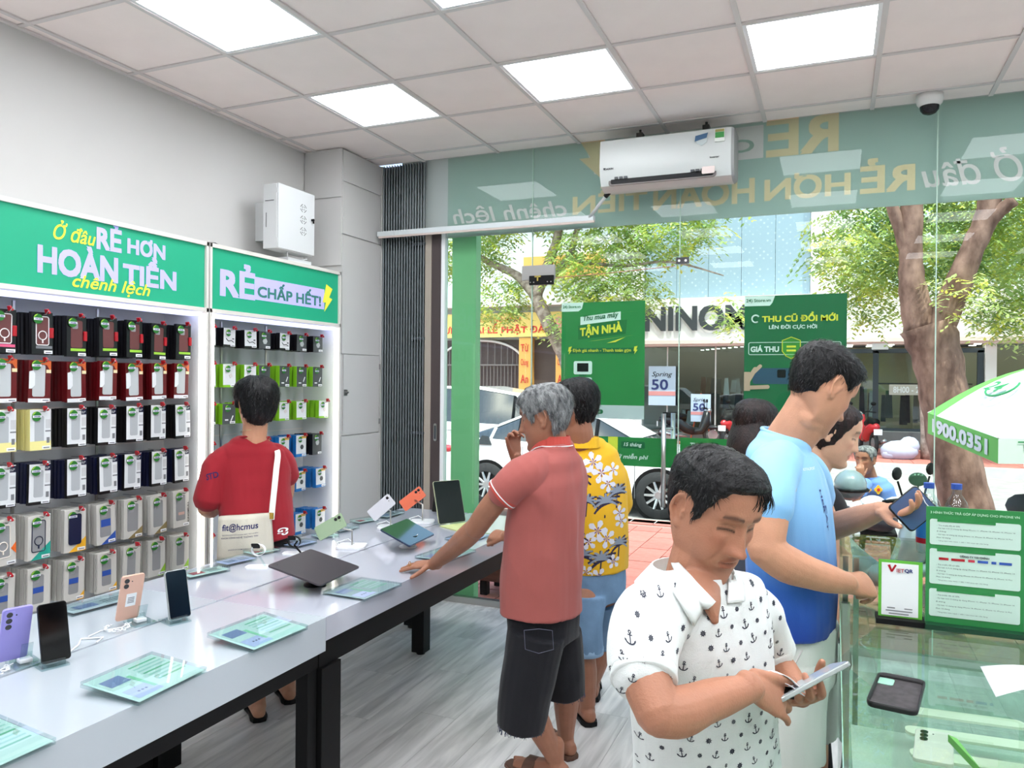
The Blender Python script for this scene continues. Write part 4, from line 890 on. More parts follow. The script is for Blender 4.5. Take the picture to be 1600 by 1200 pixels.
ob('arch_rim', M().tube([(-7.4-1.52*math.cos(PI*i/20), YF+.12, 2.18+.75*math.sin(PI*i/20)) for i in range(21)], .04, 6), m_fw, gt)
ob('dark_hall', M().bb((-9.0, YF+.24, 0), (-2.3, YF+.31, 2.95)), pm('dark hall', (96, 84, 84), .8), gt)
for x in (-7.3, -6.15):
    sn = M()
    for k in range(4):
        a = PI/4*k; sn.box((x, YF+.06, .98), (.52, .02, .045), rot=Matrix.Rotation(a, 3, 'Y'))
    for k in range(8):
        a = PI/4*k+.39; sn.box((x+.17*math.cos(a), YF+.06, .98+.17*math.sin(a)), (.11, .02, .04), rot=Matrix.Rotation(-a, 3, 'Y'))
    sn.box((x, YF+.06, 1.25), (.56, .02, .03)).box((x, YF+.06, .71), (.56, .02, .03)); ob('snowflake_ornament', sn, m_fw, gt)
st = thing('clothes_shop', (1, YF, 0), 'pale clothes shop across the road with large black letters and a lit interior', 'building')
m_in = pm('shop interior wall', (176, 168, 160), .8); m_inl = pm('shop inner white', (226, 228, 232), .7)
ob('upper_wall', M().bb((-2.2, YF+.3, 2.78), (12.5, YF+8, 9.0)), m_fw, st); ob('side_wall', M().bb((-2.25, YF-.1, -.1), (-1.95, YF+8, 9)), m_fw, st)
ob('fascia', M().bb((-1.95, YF-.5, 2.82), (12.5, YF+.3, 4.05)), m_fw, st); ob('fascia_lip', M().bb((-1.95, YF-.55, 2.72), (12.5, YF+.3, 2.83)), m_fp, st)
ob('canopy_soffit', M().bb((-1.95, YF-.4, 2.66), (12.5, YF+.3, 2.72)), m_fp, st)
lettering('NINOMAXX', pm('letter charcoal', (62, 66, 72), .5), st, (-1.74, YF-.56, 3.12), UX, UZ, 4.75, .66, .05)
# lattice screen upstairs
def lattice():
    m = bpy.data.materials.new('lattice screen'); m.use_nodes = True; nt = m.node_tree; n = nt.nodes; l = nt.links; b = n['Principled BSDF']
    tc = n.new('ShaderNodeTexCoord'); mp = n.new('ShaderNodeMapping'); mp.inputs['Rotation'].default_value = (0, PI/4, 0); mp.inputs['Scale'].default_value = (7, 7, 7); l.new(tc.outputs['Object'], mp.inputs[0])
    v = n.new('ShaderNodeTexVoronoi'); v.inputs['Randomness'].default_value = .12; v.inputs['Scale'].default_value = 1; l.new(mp.outputs[0], v.inputs['Vector'])
    cr = n.new('ShaderNodeValToRGB'); cr.color_ramp.elements[0].position = .22; cr.color_ramp.elements[0].color = lin((206, 216, 222)); cr.color_ramp.elements[1].position = .4; cr.color_ramp.elements[1].color = lin((140, 162, 176))
    l.new(v.outputs[0], cr.inputs[0]); l.new(cr.outputs[0], b.inputs['Base Color']); b.inputs['Roughness'].default_value = .5; return m
mlt = lattice()
for i in range(5): ob('screen_panel', M().bb((-1.9+.93*i, YF+.1, 4.12), (-1.9+.93*i+.92, YF+.3, 6.55)), mlt, st)
ob('white_pier', M().bb((2.76, YF-.1, 4.05), (3.9, YF+.3, 9)), m_fw, st)
for i in range(4): ob('grey_panel', M().bb((4.0+2.0*i, YF+.15, 4.3), (5.9+2.0*i, YF+.31, 8)), pm('grey green panel', (188, 204, 204), .5), st)
# ground floor interior, seen through glass
ob('interior_floor', M().bb((-1.95, YF, -.1), (12.5, YF+6, .1)), pm('shop floor', (196, 186, 178), .5), st); ob('interior_back', M().bb((-1.95, YF+5.8, 0), (12.5, YF+6, 2.8)), m_in, st)
ob('interior_ceiling', M().bb((-1.95, YF, 2.72), (12.5, YF+6, 2.8)), pm('shop ceiling', (130, 134, 138), .7), st)
ob('step', M().bb((-1.9, YF-.45, -.1), (3.6, YF, .12)), pm('dark step', (92, 92, 94), .6), st); ob('step', M().bb((3.6, YF-.45, -.1), (7.0, YF, .35)), pm('dark step', (0, 0, 0)), st)
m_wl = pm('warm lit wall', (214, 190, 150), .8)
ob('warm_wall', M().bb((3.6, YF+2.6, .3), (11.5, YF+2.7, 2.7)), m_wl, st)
spot = pm('spot light', (255, 250, 235), .5, emit=8)
for i in range(14): ob('ceiling_spot', M().bb((3.7+.5*(i % 7), YF-.2+.8*(i//7), 2.645), (3.85+.5*(i % 7), YF-.05+.8*(i//7), 2.66)), spot, st)
for i in range(10): ob('ceiling_spot', M().bb((-.8+.22*i, YF+3.6-.32*i, 2.70), (-.72+.22*i, YF+3.75-.32*i, 2.72)), spot, st)
for x in (3.62, 4.42, 6.12, 6.86): ob('window_mullion', M().bb((x-.07, YF-.05, .35), (x+.07, YF+.05, 2.5)), m_ws, st)
ob('window_rail', M().bb((3.55, YF-.05, 2.44), (6.95, YF+.05, 2.56)), m_ws, st); ob('window_rail', M().bb((3.55, YF-.05, .32), (6.95, YF+.05, .42)), m_ws, st)
ob('window_mullion', M().bb((3.2, YF-.05, .1), (3.3, YF+.05, 2.7)), m_ws, st)
for a, b_ in ((3.68, 4.36), (4.48, 6.06), (6.18, 6.8)): ob('shop_pane', M().bb((a, YF-.01, .42), (b_, YF+.01, 2.44)), m_sg, st)
ob('opening_hours', M().bb((4.75, YF-.03, 1.32), (5.95, YF-.02, 1.6)), pm('hours grey', (176, 170, 160), .5), st)
lettering('8H00 - 21H30', m_cw, st, (4.85, YF-.04, 1.38), UX, UZ, 1.0, .16, .02)
ob('pier', M().bb((6.95, YF-.15, 0), (7.2, YF+.3, 2.7)), m_fw, st); ob('small_notice', M().bb((4.3, YF-.42, 2.52), (4.7, YF-.40, 2.68)), m_cw, st)
lettering('NINOMAXX', pm('lit white letters', (230, 240, 255), .5, emit=3), st, (1.35, YF+3.2, 1.82), UX, UZ, 2.2, .26, .03)
ob('lit_frame', M().bb((.85, YF+3.4, .2), (4.3, YF+3.5, 1.7)), pm('lit frame', (225, 226, 230), .6), st); ob('frame_hollow', M().bb((1.1, YF+3.35, .2), (3.5, YF+3.45, 1.5)), m_in, st)
for k in range(40):
    x = random.uniform(-1.6, 3.2); z = random.choice((.5, 1.1, 1.5)); c_ = random.choice(((60, 60, 66), (120, 90, 76), (176, 172, 170), (90, 96, 104), (150, 130, 110), (216, 214, 214), (130, 60, 54), (40, 44, 60)))
    ob('hanging_garment', M().box((x, YF+random.uniform(.6, 2.6), z), (random.uniform(.12, .34), .08, random.uniform(.35, .6)), top=(.6, .8)), pm('garment %d' % sum(c_), c_, .8), st)
for k in range(34):
    x = random.uniform(3.75, 10.5); c_ = random.choice(((60, 60, 66), (120, 90, 76), (176, 172, 170), (40, 44, 60)))
    ob('hanging_garment', M().box((x, YF+random.uniform(.4, 1.6), random.uniform(.85, 1.15)), (random.uniform(.1, .22), .08, random.uniform(.6, .9)), top=(.7, .8)), pm('garment %d' % sum(c_), c_, .8), st)
for x0, x1 in ((4.4, 6.8), (7.6, 10.2)): ob('clothes_rail', M().cyl((x0, YF+.8, 1.62), (x1, YF+.8, 1.62), .02).cyl((x0+.1, YF+.8, .35), (x0+.1, YF+.8, 1.62), .02), m_ws, st)
for x in (-1.2, .2, 2.9): ob('glass_mullion', M().bb((x-.02, YF-.02, 0), (x+.02, YF+.02, 2.7)), m_bar, st)
ob('shop_pane', M().bb((-1.9, YF-.01, .1), (3.2, YF+.01, 2.66)), m_sg, st)
ob('shop_pane', M().bb((7.2, YF-.01, .1), (12, YF+.01, 2.66)), m_sg, st)
def promo(x, z, y, w, h, label):
    t = thing('sale_poster', (x, y, z), label, 'poster'); ob('sheet', M().bb((x, y, z), (x+w, y+.02, z+h)), pm('poster blue white', (200, 214, 236), .5), t)
    ob('band', M().bb((x, y-.006, z+h*.25), (x+w, y, z+h*.36)), pm('poster band', (226, 150, 150), .5), t)
    lettering('Spring', m_bk, t, (x+w*.12, y-.01, z+h*.70), UX, UZ, w*.76, h*.16, .0, .3); lettering('50', pm('poster navy', (50, 60, 120), .5), t, (x+w*.12, y-.01, z+h*.40), UX, UZ, w*.6, h*.26, .02)
promo(-1.72, .92, YF-.2, .80, 1.16, 'pale Spring 50 sale poster hanging in the clothes shop doorway'); promo(-.35, .50, YF-.9, .55, .78, 'small blue Spring 50 sale board on an easel outside the clothes shop')
ob('easel', M().tube([(-.38, YF-.85, -.1), (-.08, YF-.85, 1.3)], .02, 5).tube([(.22, YF-.85, -.1), (-.08, YF-.85, 1.3)], .02, 5), pm('easel', (190, 90, 60), .6), None, label='orange easel legs under the small Spring 50 board', cat='easel')
# mannequin
t = thing('mannequin', (8.6, YF+.5, .1), 'headless-looking white mannequin figure in the right hand shop window', 'mannequin')
ob('figure', M().ell((8.6, YF+.5, 2.1), (.12, .13, .17)).tube([(8.6, YF+.5, 1.9), (8.6, YF+.5, 1.75), (8.6, YF+.5, 1.6), (8.6, YF+.5, 1.2), (8.6, YF+.5, .9), (8.6, YF+.5, .2)], [.06, .09, .25, .2, .17, .12], 12), m_fw, t, smooth=True)
# blue balloons
bl = pm('balloon blue', (92, 160, 214), .25); k = 0
for x, z, r, w in ((9.6, 2.25, .2, 'upper left'), (9.45, 1.98, .2, 'lower left'), (9.9, 1.93, .18, 'lower middle'), (10.75, 2.25, .22, 'upper right'), (10.55, 1.98, .2, 'lower right'), (10.2, 1.9, .16, 'small middle')):
    ob('balloon', M().ell((x, YF-.7, z), (r*1.15, r, r*.9), 16).cyl((x, YF-.7, z-r*.9-.05), (x, YF-.7, z-r*.9), .02), bl, None, smooth=True, label=f'{w} glossy blue balloon above the green and white umbrella', cat='balloon', group='blue balloons')
ob('balloon_board', M().prism(rrect(.7, .42, .08), (10.15, YF-.62, 2.3), UX, UZ, (0, .03, 0)), pm('board pink', (232, 200, 205), .5), None, label='pale pink board between the blue balloons', cat='sign')
ob('red_flag', M().bb((8.05, YF-.5, 2.0), (8.25, YF-.48, 2.62)).cyl((8.25, YF-.49, .1), (8.25, YF-.49, 2.62), .015), m_rd, None, label='narrow red banner behind the large tree trunk', cat='banner')

# ---------------------------------------------------------------- trees
m_bark = pm('bark', (150, 118, 104), .9, noise_amt=.3, noise_scale=9, bump=.9, bump_scale=26, stretch=(1, 1, .5), rgb2=(96, 70, 60))
m_bark2 = pm('bark pale', (176, 158, 148), .9, noise_amt=.25, noise_scale=9, bump=.7, bump_scale=20, rgb2=(124, 104, 96))
def leaf_mat(name, a, b_):
    m = bpy.data.materials.new(name); m.use_nodes = True; nt = m.node_tree; n = nt.nodes; l = nt.links; n.remove(n['Principled BSDF'])
    tc = n.new('ShaderNodeTexCoord'); t = n.new('ShaderNodeTexNoise'); t.inputs['Scale'].default_value = 2.2; t.inputs['Detail'].default_value = 6; l.new(tc.outputs['Object'], t.inputs['Vector'])
    cr = n.new('ShaderNodeValToRGB'); cr.color_ramp.elements[0].position = .38; cr.color_ramp.elements[0].color = lin(a); cr.color_ramp.elements[1].position = .62; cr.color_ramp.elements[1].color = lin(b_); l.new(t.outputs[0], cr.inputs[0])
    d = n.new('ShaderNodeBsdfPrincipled'); d.inputs['Roughness'].default_value = .45; tr = n.new('ShaderNodeBsdfTranslucent'); mx = n.new('ShaderNodeMixShader'); mx.inputs[0].default_value = .45
    l.new(cr.outputs[0], d.inputs['Base Color']); l.new(cr.outputs[0], tr.inputs[0]); l.new(d.outputs[0], mx.inputs[1]); l.new(tr.outputs[0], mx.inputs[2]); l.new(mx.outputs[0], n['Material Output'].inputs[0]); return m
m_leaf = leaf_mat('leaf green', (146, 180, 118), (212, 228, 144)); m_leaf2 = leaf_mat('leaf yellow', (204, 218, 100), (240, 234, 120))
def foliage(name, root, blobs, n_sprig, leaf, mat, hang=.6, rnd=None):
    rnd = rnd or random; m = M(); tot = sum(b[3]*b[4]*b[5] for b in blobs)
    for (x, y, z, rx, ry, rz_) in blobs:
        for _ in range(int(n_sprig*rx*ry*rz_/tot)+1):
            while True:
                a = V((rnd.uniform(-1, 1), rnd.uniform(-1, 1), rnd.uniform(-1, 1)))
                if a.length <= 1 and a.length > .35: break
            p = V((x+a.x*rx, y+a.y*ry, z+a.z*rz_)); ang = rnd.uniform(0, 2*PI)
            d = V((math.cos(ang), math.sin(ang), -hang*rnd.uniform(0, 1.6))).normalized(); s = d.cross(V((0, 0, 1))).normalized()
            L_ = leaf*rnd.uniform(.8, 1.3); k = rnd.randint(4, 6)
            for i in range(k):
                c = p+d*(L_*.55*i)+V((0, 0, -.04*i*i*L_))
                for sg_ in (-1, 1):
                    e = (s*sg_*.9+d*.55+V((0, 0, rnd.uniform(-.5, .1)))).normalized(); w = e.cross(V((rnd.uniform(-.3, .3), rnd.uniform(-.3, .3), 1))).normalized()*L_*.19
                    q = c+e*L_*.5; m.add([c, q+w, c+e*L_, q-w], [(0, 1, 2, 3)])
    o = ob(name, m, mat, root); o['kind'] = 'stuff'; return o
def limb(pts, rs): return [V(p) for p in pts], rs
def tree(name, base, label, trunks, blobs, n, leaf, bark, cat='tree', ymix=.25):
    t = thing(name, base, label, cat)
    for i, (pts, rs) in enumerate(trunks):
        fine = []; fr = []
        for a in range(len(pts)-1):
            for q in range(4):
                s = q/4; p0 = V(pts[max(a-1, 0)]); p1 = V(pts[a]); p2 = V(pts[a+1]); p3 = V(pts[min(a+2, len(pts)-1)])
                c = .5*((2*p1)+(p2-p0)*s+(2*p0-5*p1+4*p2-p3)*s*s+(3*p1-p0-3*p2+p3)*s**3)
                fine.append(c); fr.append((rs[a]*(1-s)+rs[a+1]*s)*(1+.05*math.sin(a*7+q*3+i)))
        fine.append(V(pts[-1])); fr.append(rs[-1])
        ob('trunk' if i == 0 else 'branch', M().tube(fine, fr, 16 if rs[0] > .1 else 8), bark, t, smooth=True)
    foliage('foliage', t, blobs, int(n*(1-ymix)), leaf, m_leaf); foliage('new_leaves', t, blobs, int(n*ymix), leaf, m_leaf2); return t
tree('street_tree', (-3.05, 17.3, -.1), 'leafy street tree with a slender forked trunk before the yellow banner',
     [([(-3.05, 17.3, -.1), (-3.15, 17.3, .9), (-3.2, 17.3, 2.0), (-3.75, 17.3, 3.1), (-4.15, 17.3, 3.9)], [.28, .22, .20, .19, .17]),
      ([(-4.15, 17.3, 3.9), (-4.7, 17.3, 4.5), (-5.5, 17.2, 4.9), (-6.2, 17.1, 5.3)], [.15, .12, .09, .05]),
      ([(-4.15, 17.3, 3.9), (-3.85, 17.3, 4.7), (-3.55, 17.3, 5.5), (-3.4, 17.3, 6.6)], [.16, .13, .12, .08]),
      ([(-4.0, 17.3, 4.2), (-3.2, 17.2, 4.9), (-2.9, 17.2, 5.8), (-2.2, 17, 6.5)], [.10, .09, .07, .04]),
      ([(-3.3, 17.2, 4.9), (-1.8, 17.0, 4.6), (-.4, 16.8, 4.6), (.9, 16.8, 4.2)], [.05, .04, .03, .015])],
     [(-6.3, 17.3, 5.6, 1.3, 1.3, 1.1), (-4.6, 17.5, 6.8, 1.8, 1.4, 1.1), (-5.3, 17.2, 3.9, .9, .9, .8), (-2.4, 17.2, 4.7, 1.5, 1.1, 1.1), (-.6, 17.0, 5.6, 1.5, 1.1, .9), (-1.6, 17.0, 3.9, 1.3, .9, .55), (-2.0, 17, 6.6, 1.8, 1.2, .9), (1.0, 16.8, 3.35, .45, .4, .5), (-3.0, 17.1, 3.2, .9, .6, .35), (.6, 17.0, 6.3, 1.0, .9, .6)], 3400, .155, m_bark2)
tree('street_tree', (4.42, 5.75, gz), 'thick brown forked tree trunk with bright leaves behind the umbrella',
     [([(4.62, 5.75, gz), (4.53, 5.75, .5), (4.40, 5.75, 1.15), (4.30, 5.75, 1.8), (4.20, 5.75, 2.15)], [.27, .22, .20, .21, .24]),
      ([(4.16, 5.75, 2.1), (4.08, 5.75, 2.5), (4.06, 5.75, 2.85), (4.06, 5.75, 3.5), (4.0, 5.7, 4.4)], [.16, .12, .10, .10, .08]),
      ([(4.05, 5.75, 2.75), (3.92, 5.7, 3.2), (3.78, 5.6, 3.6)], [.06, .055, .05]),
      ([(4.26, 5.75, 2.05), (4.42, 5.72, 2.45), (4.56, 5.7, 2.85), (4.68, 5.7, 3.2), (4.70, 5.65, 3.8)], [.15, .12, .10, .10, .09]),
      ([(4.62, 5.7, 3.0), (4.76, 5.65, 3.16), (4.86, 5.6, 3.24)], [.075, .06, .055]),
      ([(4.69, 5.7, 3.3), (4.92, 5.6, 3.52), (5.4, 5.5, 3.75)], [.07, .05, .04])],
     [(3.60, 6.3, 3.05, .50, .5, .6), (3.75, 6.4, 2.55, .42, .4, .35), (4.35, 6.6, 3.2, .6, .5, .6), (4.95, 6.6, 2.8, .65, .5, .65), (4.4, 5.5, 2.42, .32, .16, .22), (5.25, 6.2, 3.5, .6, .6, .5), (4.0, 6.4, 4.1, 1.1, .8, .5), (5.2, 6.3, 2.3, .45, .4, .3), (4.9, 6.4, 4.2, 1.0, .8, .4)], 3600, .072, m_bark)
tree('street_tree', (5.42, 17.5, -.1), 'thin pale tree trunk across the road beside the white sack',
     [([(5.42, 17.5, -.1), (5.36, 17.5, 1.2), (5.2, 17.5, 2.6), (5.1, 17.5, 4)], [.19, .16, .15, .14])], [(5.2, 17.5, 4.9, 2.2, 1.2, 1.0), (8.2, 17.3, 5.0, 2.6, 1.2, 1.4)], 1100, .2, m_bark2)
tree('background_tree', (12.5, 18, -.1), 'leafy tree at the far right beyond the umbrella', [([(12.5, 18, -.1), (12.3, 18, 3), (12, 18, 5)], [.25, .2, .15])], [(10.5, 18, 4.6, 2.4, 1.3, 1.6)], 900, .2, m_bark2)

# ---------------------------------------------------------------- cars
m_carw = pm('car white', (238, 236, 236), .12, coat=.8); m_cgs = pm('car glass', (48, 56, 62), .05, coat=.5); m_tyre = pm('tyre', (40, 40, 42), .8); m_rim = pm('alloy', (190, 190, 194), .25, .8)
def car(name, label, ox, oy, oz, st_, wheels, hw, R=.33, flip=1, sweep=10):
    """st_: (x, z_low, z_belt, z_roof, half-width at belt, half-width at roof)"""
    t = thing(name, (ox, oy, oz), label, 'car'); rb, rg, rings = [], [], []
    def P(x, y, z): return V((ox+x*flip, oy+y, oz+z))
    def ring(s):
        x, zl, zb, zr, wb, wr = s
        return [P(x, -wb*.86, zl), P(x, -wb*.985, zl+.10), P(x, -wb, zl+(zb-zl)*.55), P(x, -wb*.965, zb-.02), P(x, -wb*.95, zb), P(x, wb*.95, zb), P(x, wb*.965, zb-.02), P(x, wb, zl+(zb-zl)*.55), P(x, wb*.985, zl+.10), P(x, wb*.86, zl)]
    o = ob('body', M().loft([ring(s) for s in st_]), m_carw, t, angle=40, fix=True)
    cab = [s for s in st_ if s[3] > s[2]+.001]
    i0 = st_.index(cab[0]); i1 = st_.index(cab[-1]); full = [st_[i0-1]]+cab+[st_[i1+1]]
    def g(s):
        x, zl, zb, zr, wb, wr = s; top = max(zr, zb+.001); w2 = wr if zr > zb+.001 else wb*.9
        return [P(x, -wb*.93, zb-.01), P(x, -w2, top-.05 if zr > zb+.06 else top), P(x, -w2*.8, top), P(x, w2*.8, top), P(x, w2, top-.05 if zr > zb+.06 else top), P(x, wb*.93, zb-.01)]
    G = [g(s) for s in full]; ob('windows', M().loft(G), m_cgs, t, angle=50, fix=True)
    rf = M(); n = len(G)
    for i in range(1, n-2):
        a, b_ = G[i], G[i+1]; up = V((0, 0, .012))
        for k in (1, 2, 3): rf.add([a[k]+up, b_[k]+up, b_[k+1]+up, a[k+1]+up], [(0, 1, 2, 3)])
    ob('roof', rf, m_carw, t, smooth=True)
    for i in range(0, n-1):
        for sd_ in (0, 1):
            k0, k1 = (0, 1) if sd_ == 0 else (5, 4); off = V((0, -.012 if sd_ == 0 else .012, 0))
            for r_ in ([(G[i][k0], G[i][k1])] if 0 < i else []):
                ob('pillar', M().tube([r_[0]+off, r_[1]+off], .028, 5), m_carw if i in (1, n-2) else m_black, t)
    for sy in (-1, 1):
        for wx in wheels:
            c = P(wx, sy*(hw-.10), R); w = thing('x', (0, 0, 0), None, None); bpy.data.objects.remove(w)
            ax = Matrix.Rotation(PI/2, 3, 'X')
            ob('wheel_arch', M().tube([c+V((0, -sy*.05, 0)), c+V((0, sy*.103, 0))], R*1.14, 32), m_black, t)
            tw = ob('wheel', M().lathe([(R*.6, -.1), (R*.95, -.1), (R, -.07), (R, .07), (R*.95, .1), (R*.6, .1)], c+V((0, sy*.03, 0)), 32, rot=ax), m_tyre, t, smooth=True)
            rm = M().lathe([(R*.60, .02), (R*.66, .09), (R*.62, .10), (R*.58, .04)], c+V((0, sy*.03, 0)), 32, rot=Matrix.Rotation(PI/2*(1 if sy < 0 else -1), 3, 'X'))
            for k in range(sweep):
                a = 2*PI*k/sweep; d = V((math.cos(a), 0, math.sin(a))); rm.tube([c+V((0, sy*.11, 0))+d*.03, c+V((0, sy*.125, 0))+d*R*.6], [.024, .016], 5)
            rm.cyl(c+V((0, sy*.09, 0)), c+V((0, sy*.135, 0)), .05); ob('rim', rm, m_rim, tw, smooth=False)
            ob('hub_dark', M().cyl(c+V((0, sy*.02, 0)), c+V((0, sy*.06, 0)), R*.6, 24), m_black, tw)
    return t, P
sedan = [(-2.22, .42, .80, .80, .62, .5), (-2.16, .26, .96, .96, .78, .6), (-1.75, .20, 1.03, 1.03, .87, .6), (-1.30, .18, 1.02, 1.22, .89, .62), (-.85, .18, 1.00, 1.39, .90, .66), (-.2, .17, .98, 1.45, .90, .68), (.35, .17, .96, 1.40, .90, .66), (.95, .18, .94, 1.08, .90, .66), (1.15, .18, .93, .93, .89, .6), (1.7, .2, .84, .84, .86, .6), (2.15, .25, .70, .70, .74, .5), (2.27, .38, .58, .58, .58, .4)]
t, P = car('parked_car', 'white sedan parked at the near kerb behind the two standing men', -.12, 9.15, rz, sedan, (-1.33, 1.29), .9)
ob('tail_lamp', M().ell(P(-2.06, -.76, .84), (.13, .09, .06)), pm('tail red', (200, 60, 70), .2), t, smooth=True)
ob('sill', M().bb(tuple(P(-1.0, -.885, .14)), tuple(P(1.0, -.86, .22))), m_black, t); ob('front_glass_triangle', M().prism([(0, 0), (.26, .0), (.2, .13), (.1, .14)], P(-1.52, -.872, .93), UX, UZ, (0, -.02, .0)), m_cgs, t)
for x in (-.35, .62): ob('door_handle', M().box(P(x, -.905, .86), (.2, .03, .03)), m_rim, t)
for x in (-.75, .12, .95): ob('door_seam', M().box(P(x, -.902, .6), (.008, .006, .66)), m_gb, t)
suv = [(-2.3, .5, .9, .9, .7, .5), (-2.25, .3, 1.05, 1.55, .85, .6), (-1.9, .22, 1.1, 1.72, .9, .7), (-1.0, .2, 1.1, 1.78, .92, .74), (0, .2, 1.08, 1.78, .92, .74), (.8, .2, 1.06, 1.66, .92, .7), (1.35, .2, 1.04, 1.2, .9, .66), (1.5, .2, 1.03, 1.03, .9, .6), (2.1, .25, .95, .95, .84, .5), (2.3, .35, .7, .7, .7, .4)]
t, P = car('parked_minivan', 'white minivan passing behind the parked white sedan', -3.05, 12.0, rz, suv, (-1.45, 1.4), .92, .34)
for x in (-1.2, -.1, .9): ob('door_seam', M().box(P(x, -.925, .7), (.01, .006, .8)), m_gb, t)
for x in (-.45, .5): ob('door_handle', M().box(P(x, -.93, .93), (.2, .03, .03)), m_rim, t)

# ---------------------------------------------------------------- posters on the glass and the green band
m_pgreen = pm('poster green', (38, 132, 66), .45); m_pgd = pm('poster dark green', (18, 104, 62), .45); m_pgrey = pm('poster grey', (206, 204, 214), .5); m_y2 = pm('poster yellow', (240, 226, 70), .5); m_w2 = pm('poster white', (236, 240, 240), .5)
YP = 2.612
t = thing('poster', (1.97, YP, 1.35), 'green poster reading Thu mua máy tận nhà on the glass door', 'poster')
def PB(x0, x1, z0, z1, m_, nm='printed_patch', k=1): return ob(nm, M().bb((x0, YP-.001*k-.0006, z0), (x1, YP-.001*k, z1)), m_, t)
ob('sheet', M().bb((1.68, YP, 1.355), (2.258, YP+.003, 2.138)), m_pgreen, t); PB(1.68, 2.258, 1.355, 1.445, m_pgrey)
ob('logo_tab', M().prism([(0, 0), (.12, 0), (.145, .018), (.155, .06), (0, .06)], (1.68, YP-.001, 2.078), UX, UZ, (0, -.0006, 0)), m_w2, t)
lettering('24) Store.vn', m_pgreen, t, (1.69, YP-.003, 2.096), UX, UZ, .125, .024, .01)
def skew(pts, x, z, m_): return ob('title_panel', M().prism(pts, (x, YP-.001, z), UX, UZ, (0, -.0006, 0)), m_, t)
skew([(0, 0), (.28, .03), (.28, .085), (0, .055)], 1.815, 1.985, m_w2); lettering('Thu mua máy', m_pgd, t, (1.835, YP-.004, 2.0), (1, 0, .1), UZ, .245, .045, .02, .15)
skew([(0, 0), (.33, .035), (.34, .13), (.0, .095)], 1.80, 1.885, pm('poster mid green', (24, 112, 56), .45)); lettering('TẬN NHÀ', m_y2, t, (1.815, YP-.004, 1.895), (1, 0, .1), UZ, .29, .085, .05)
for z, x0, x1 in ((2.03, 1.79, 2.2), (1.873, 1.87, 2.2), (1.86, 2.0, 2.13)): ob('gold_streak', M().prism([(0, 0), (x1-x0, .04), (.06, .006)], (x0, YP-.003, z), UX, UZ, (0, -.0005, 0)), m_y2, t)
PB(1.735, 2.20, 1.79, 1.828, m_pgd); lettering('Định giá nhanh - Thanh toán gọn', m_y2, t, (1.762, YP-.004, 1.796), UX, UZ, .405, .028, .015)
for x in (1.735, 2.19): ob('lightning_bolt', M().prism([(0, .05), (.022, .055), (.012, .03), (.022, .03), (0, 0), (.004, .022), (-.006, .02)], (x, YP-.004, 1.785), UX, UZ, (0, -.0005, 0)), m_y2, t)
for z in (1.65, 1.54):
    ob('device_card', M().prism(rrect(.13, .09, .012), (1.835, YP-.001, z+.045), UX, UZ, (0, -.0008, 0)), m_w2, t)
    PB(1.795, 1.875, z+.018, z+.076, m_black if z > 1.6 else m_blu, k=3); PB(1.81, 1.86, z-.012, z+.0, m_pgd, k=3)
ob('phone_tab', M().prism(rrect(.16, .03, .014), (1.90, YP-.002, 1.40), UX, UZ, (0, -.0005, 0)), m_pgd, t); lettering('1900.0351', m_w2, t, (1.86, YP-.004, 1.393), UX, UZ, .1, .013, .01)
t = thing('poster', (3.18, YP, 1.19), 'dark green poster reading Thu cũ đổi mới behind the man in blue', 'poster')
ob('sheet', M().bb((2.888, YP, 1.19), (3.476, YP+.003, 2.142)), m_pgd, t)
ob('logo_tab', M().prism([(0, 0), (.15, 0), (.165, .018), (.18, .06), (0, .06)], (2.888, YP-.001, 2.08), UX, UZ, (0, -.0006, 0)), m_w2, t)
lettering('24) Store.vn', m_pgd, t, (2.898, YP-.003, 2.098), UX, UZ, .145, .026, .01)
ob('swirl', M().tube([(2.955+.022*math.cos(a), YP-.003, 2.0+.022*math.sin(a)) for a in [.6+i*.28 for i in range(18)]], .005, 5), m_w2, t)
lettering('THU CŨ ĐỔI MỚI', m_y2, t, (2.995, YP-.003, 1.98), UX, UZ, .43, .055, .045); lettering('LÊN ĐỜI CỰC HỜI', m_w2, t, (3.035, YP-.003, 1.93), UX, UZ, .275, .034, .03)
ob('outline', M().tube([(a, YP-.002, b_) for a, b_ in rrect(.53, .075, .01, cx=3.18, cy=1.815)], .0022, 4, closed=True), m_w2, t)
lettering('GIÁ THU', m_w2, t, (2.928, YP-.003, 1.795), UX, UZ, .165, .04, .05); lettering('GIÁ BÁN', m_w2, t, (3.25, YP-.003, 1.795), UX, UZ, .165, .04, .05)
sh_ = [(-.052, .045), (0, .066), (.052, .045), (.052, -.02), (.03, -.05), (0, -.066), (-.03, -.05), (-.052, -.02)]
ob('shield', M().prism(sh_, (3.165, YP-.002, 1.818), UX, UZ, (0, -.001, 0)), pm('shield green', (60, 140, 50), .5), t); ob('shield_outline', M().tube([(3.165+a, YP-.004, 1.818+b_) for a, b_ in sh_], .003, 4, closed=True), m_y2, t)
for z in (1.826, 1.802): PB(3.138, 3.192, z-.006, z+.006, m_y2, k=4)
ob('phone_picture', M().prism(rrect(.36, .098, .014), (3.12, YP-.001, 1.645), UX, UZ, (0, -.0012, 0)), pm('pacific blue', (52, 82, 110), .3), t)
ob('camera_picture', M().prism(rrect(.05, .05, .008), (3.11, YP-.003, 1.66), UX, UZ, (0, -.0006, 0)), m_black, t)
m_hp = pm('hand picture', (206, 164, 146), .6)
hd = M()
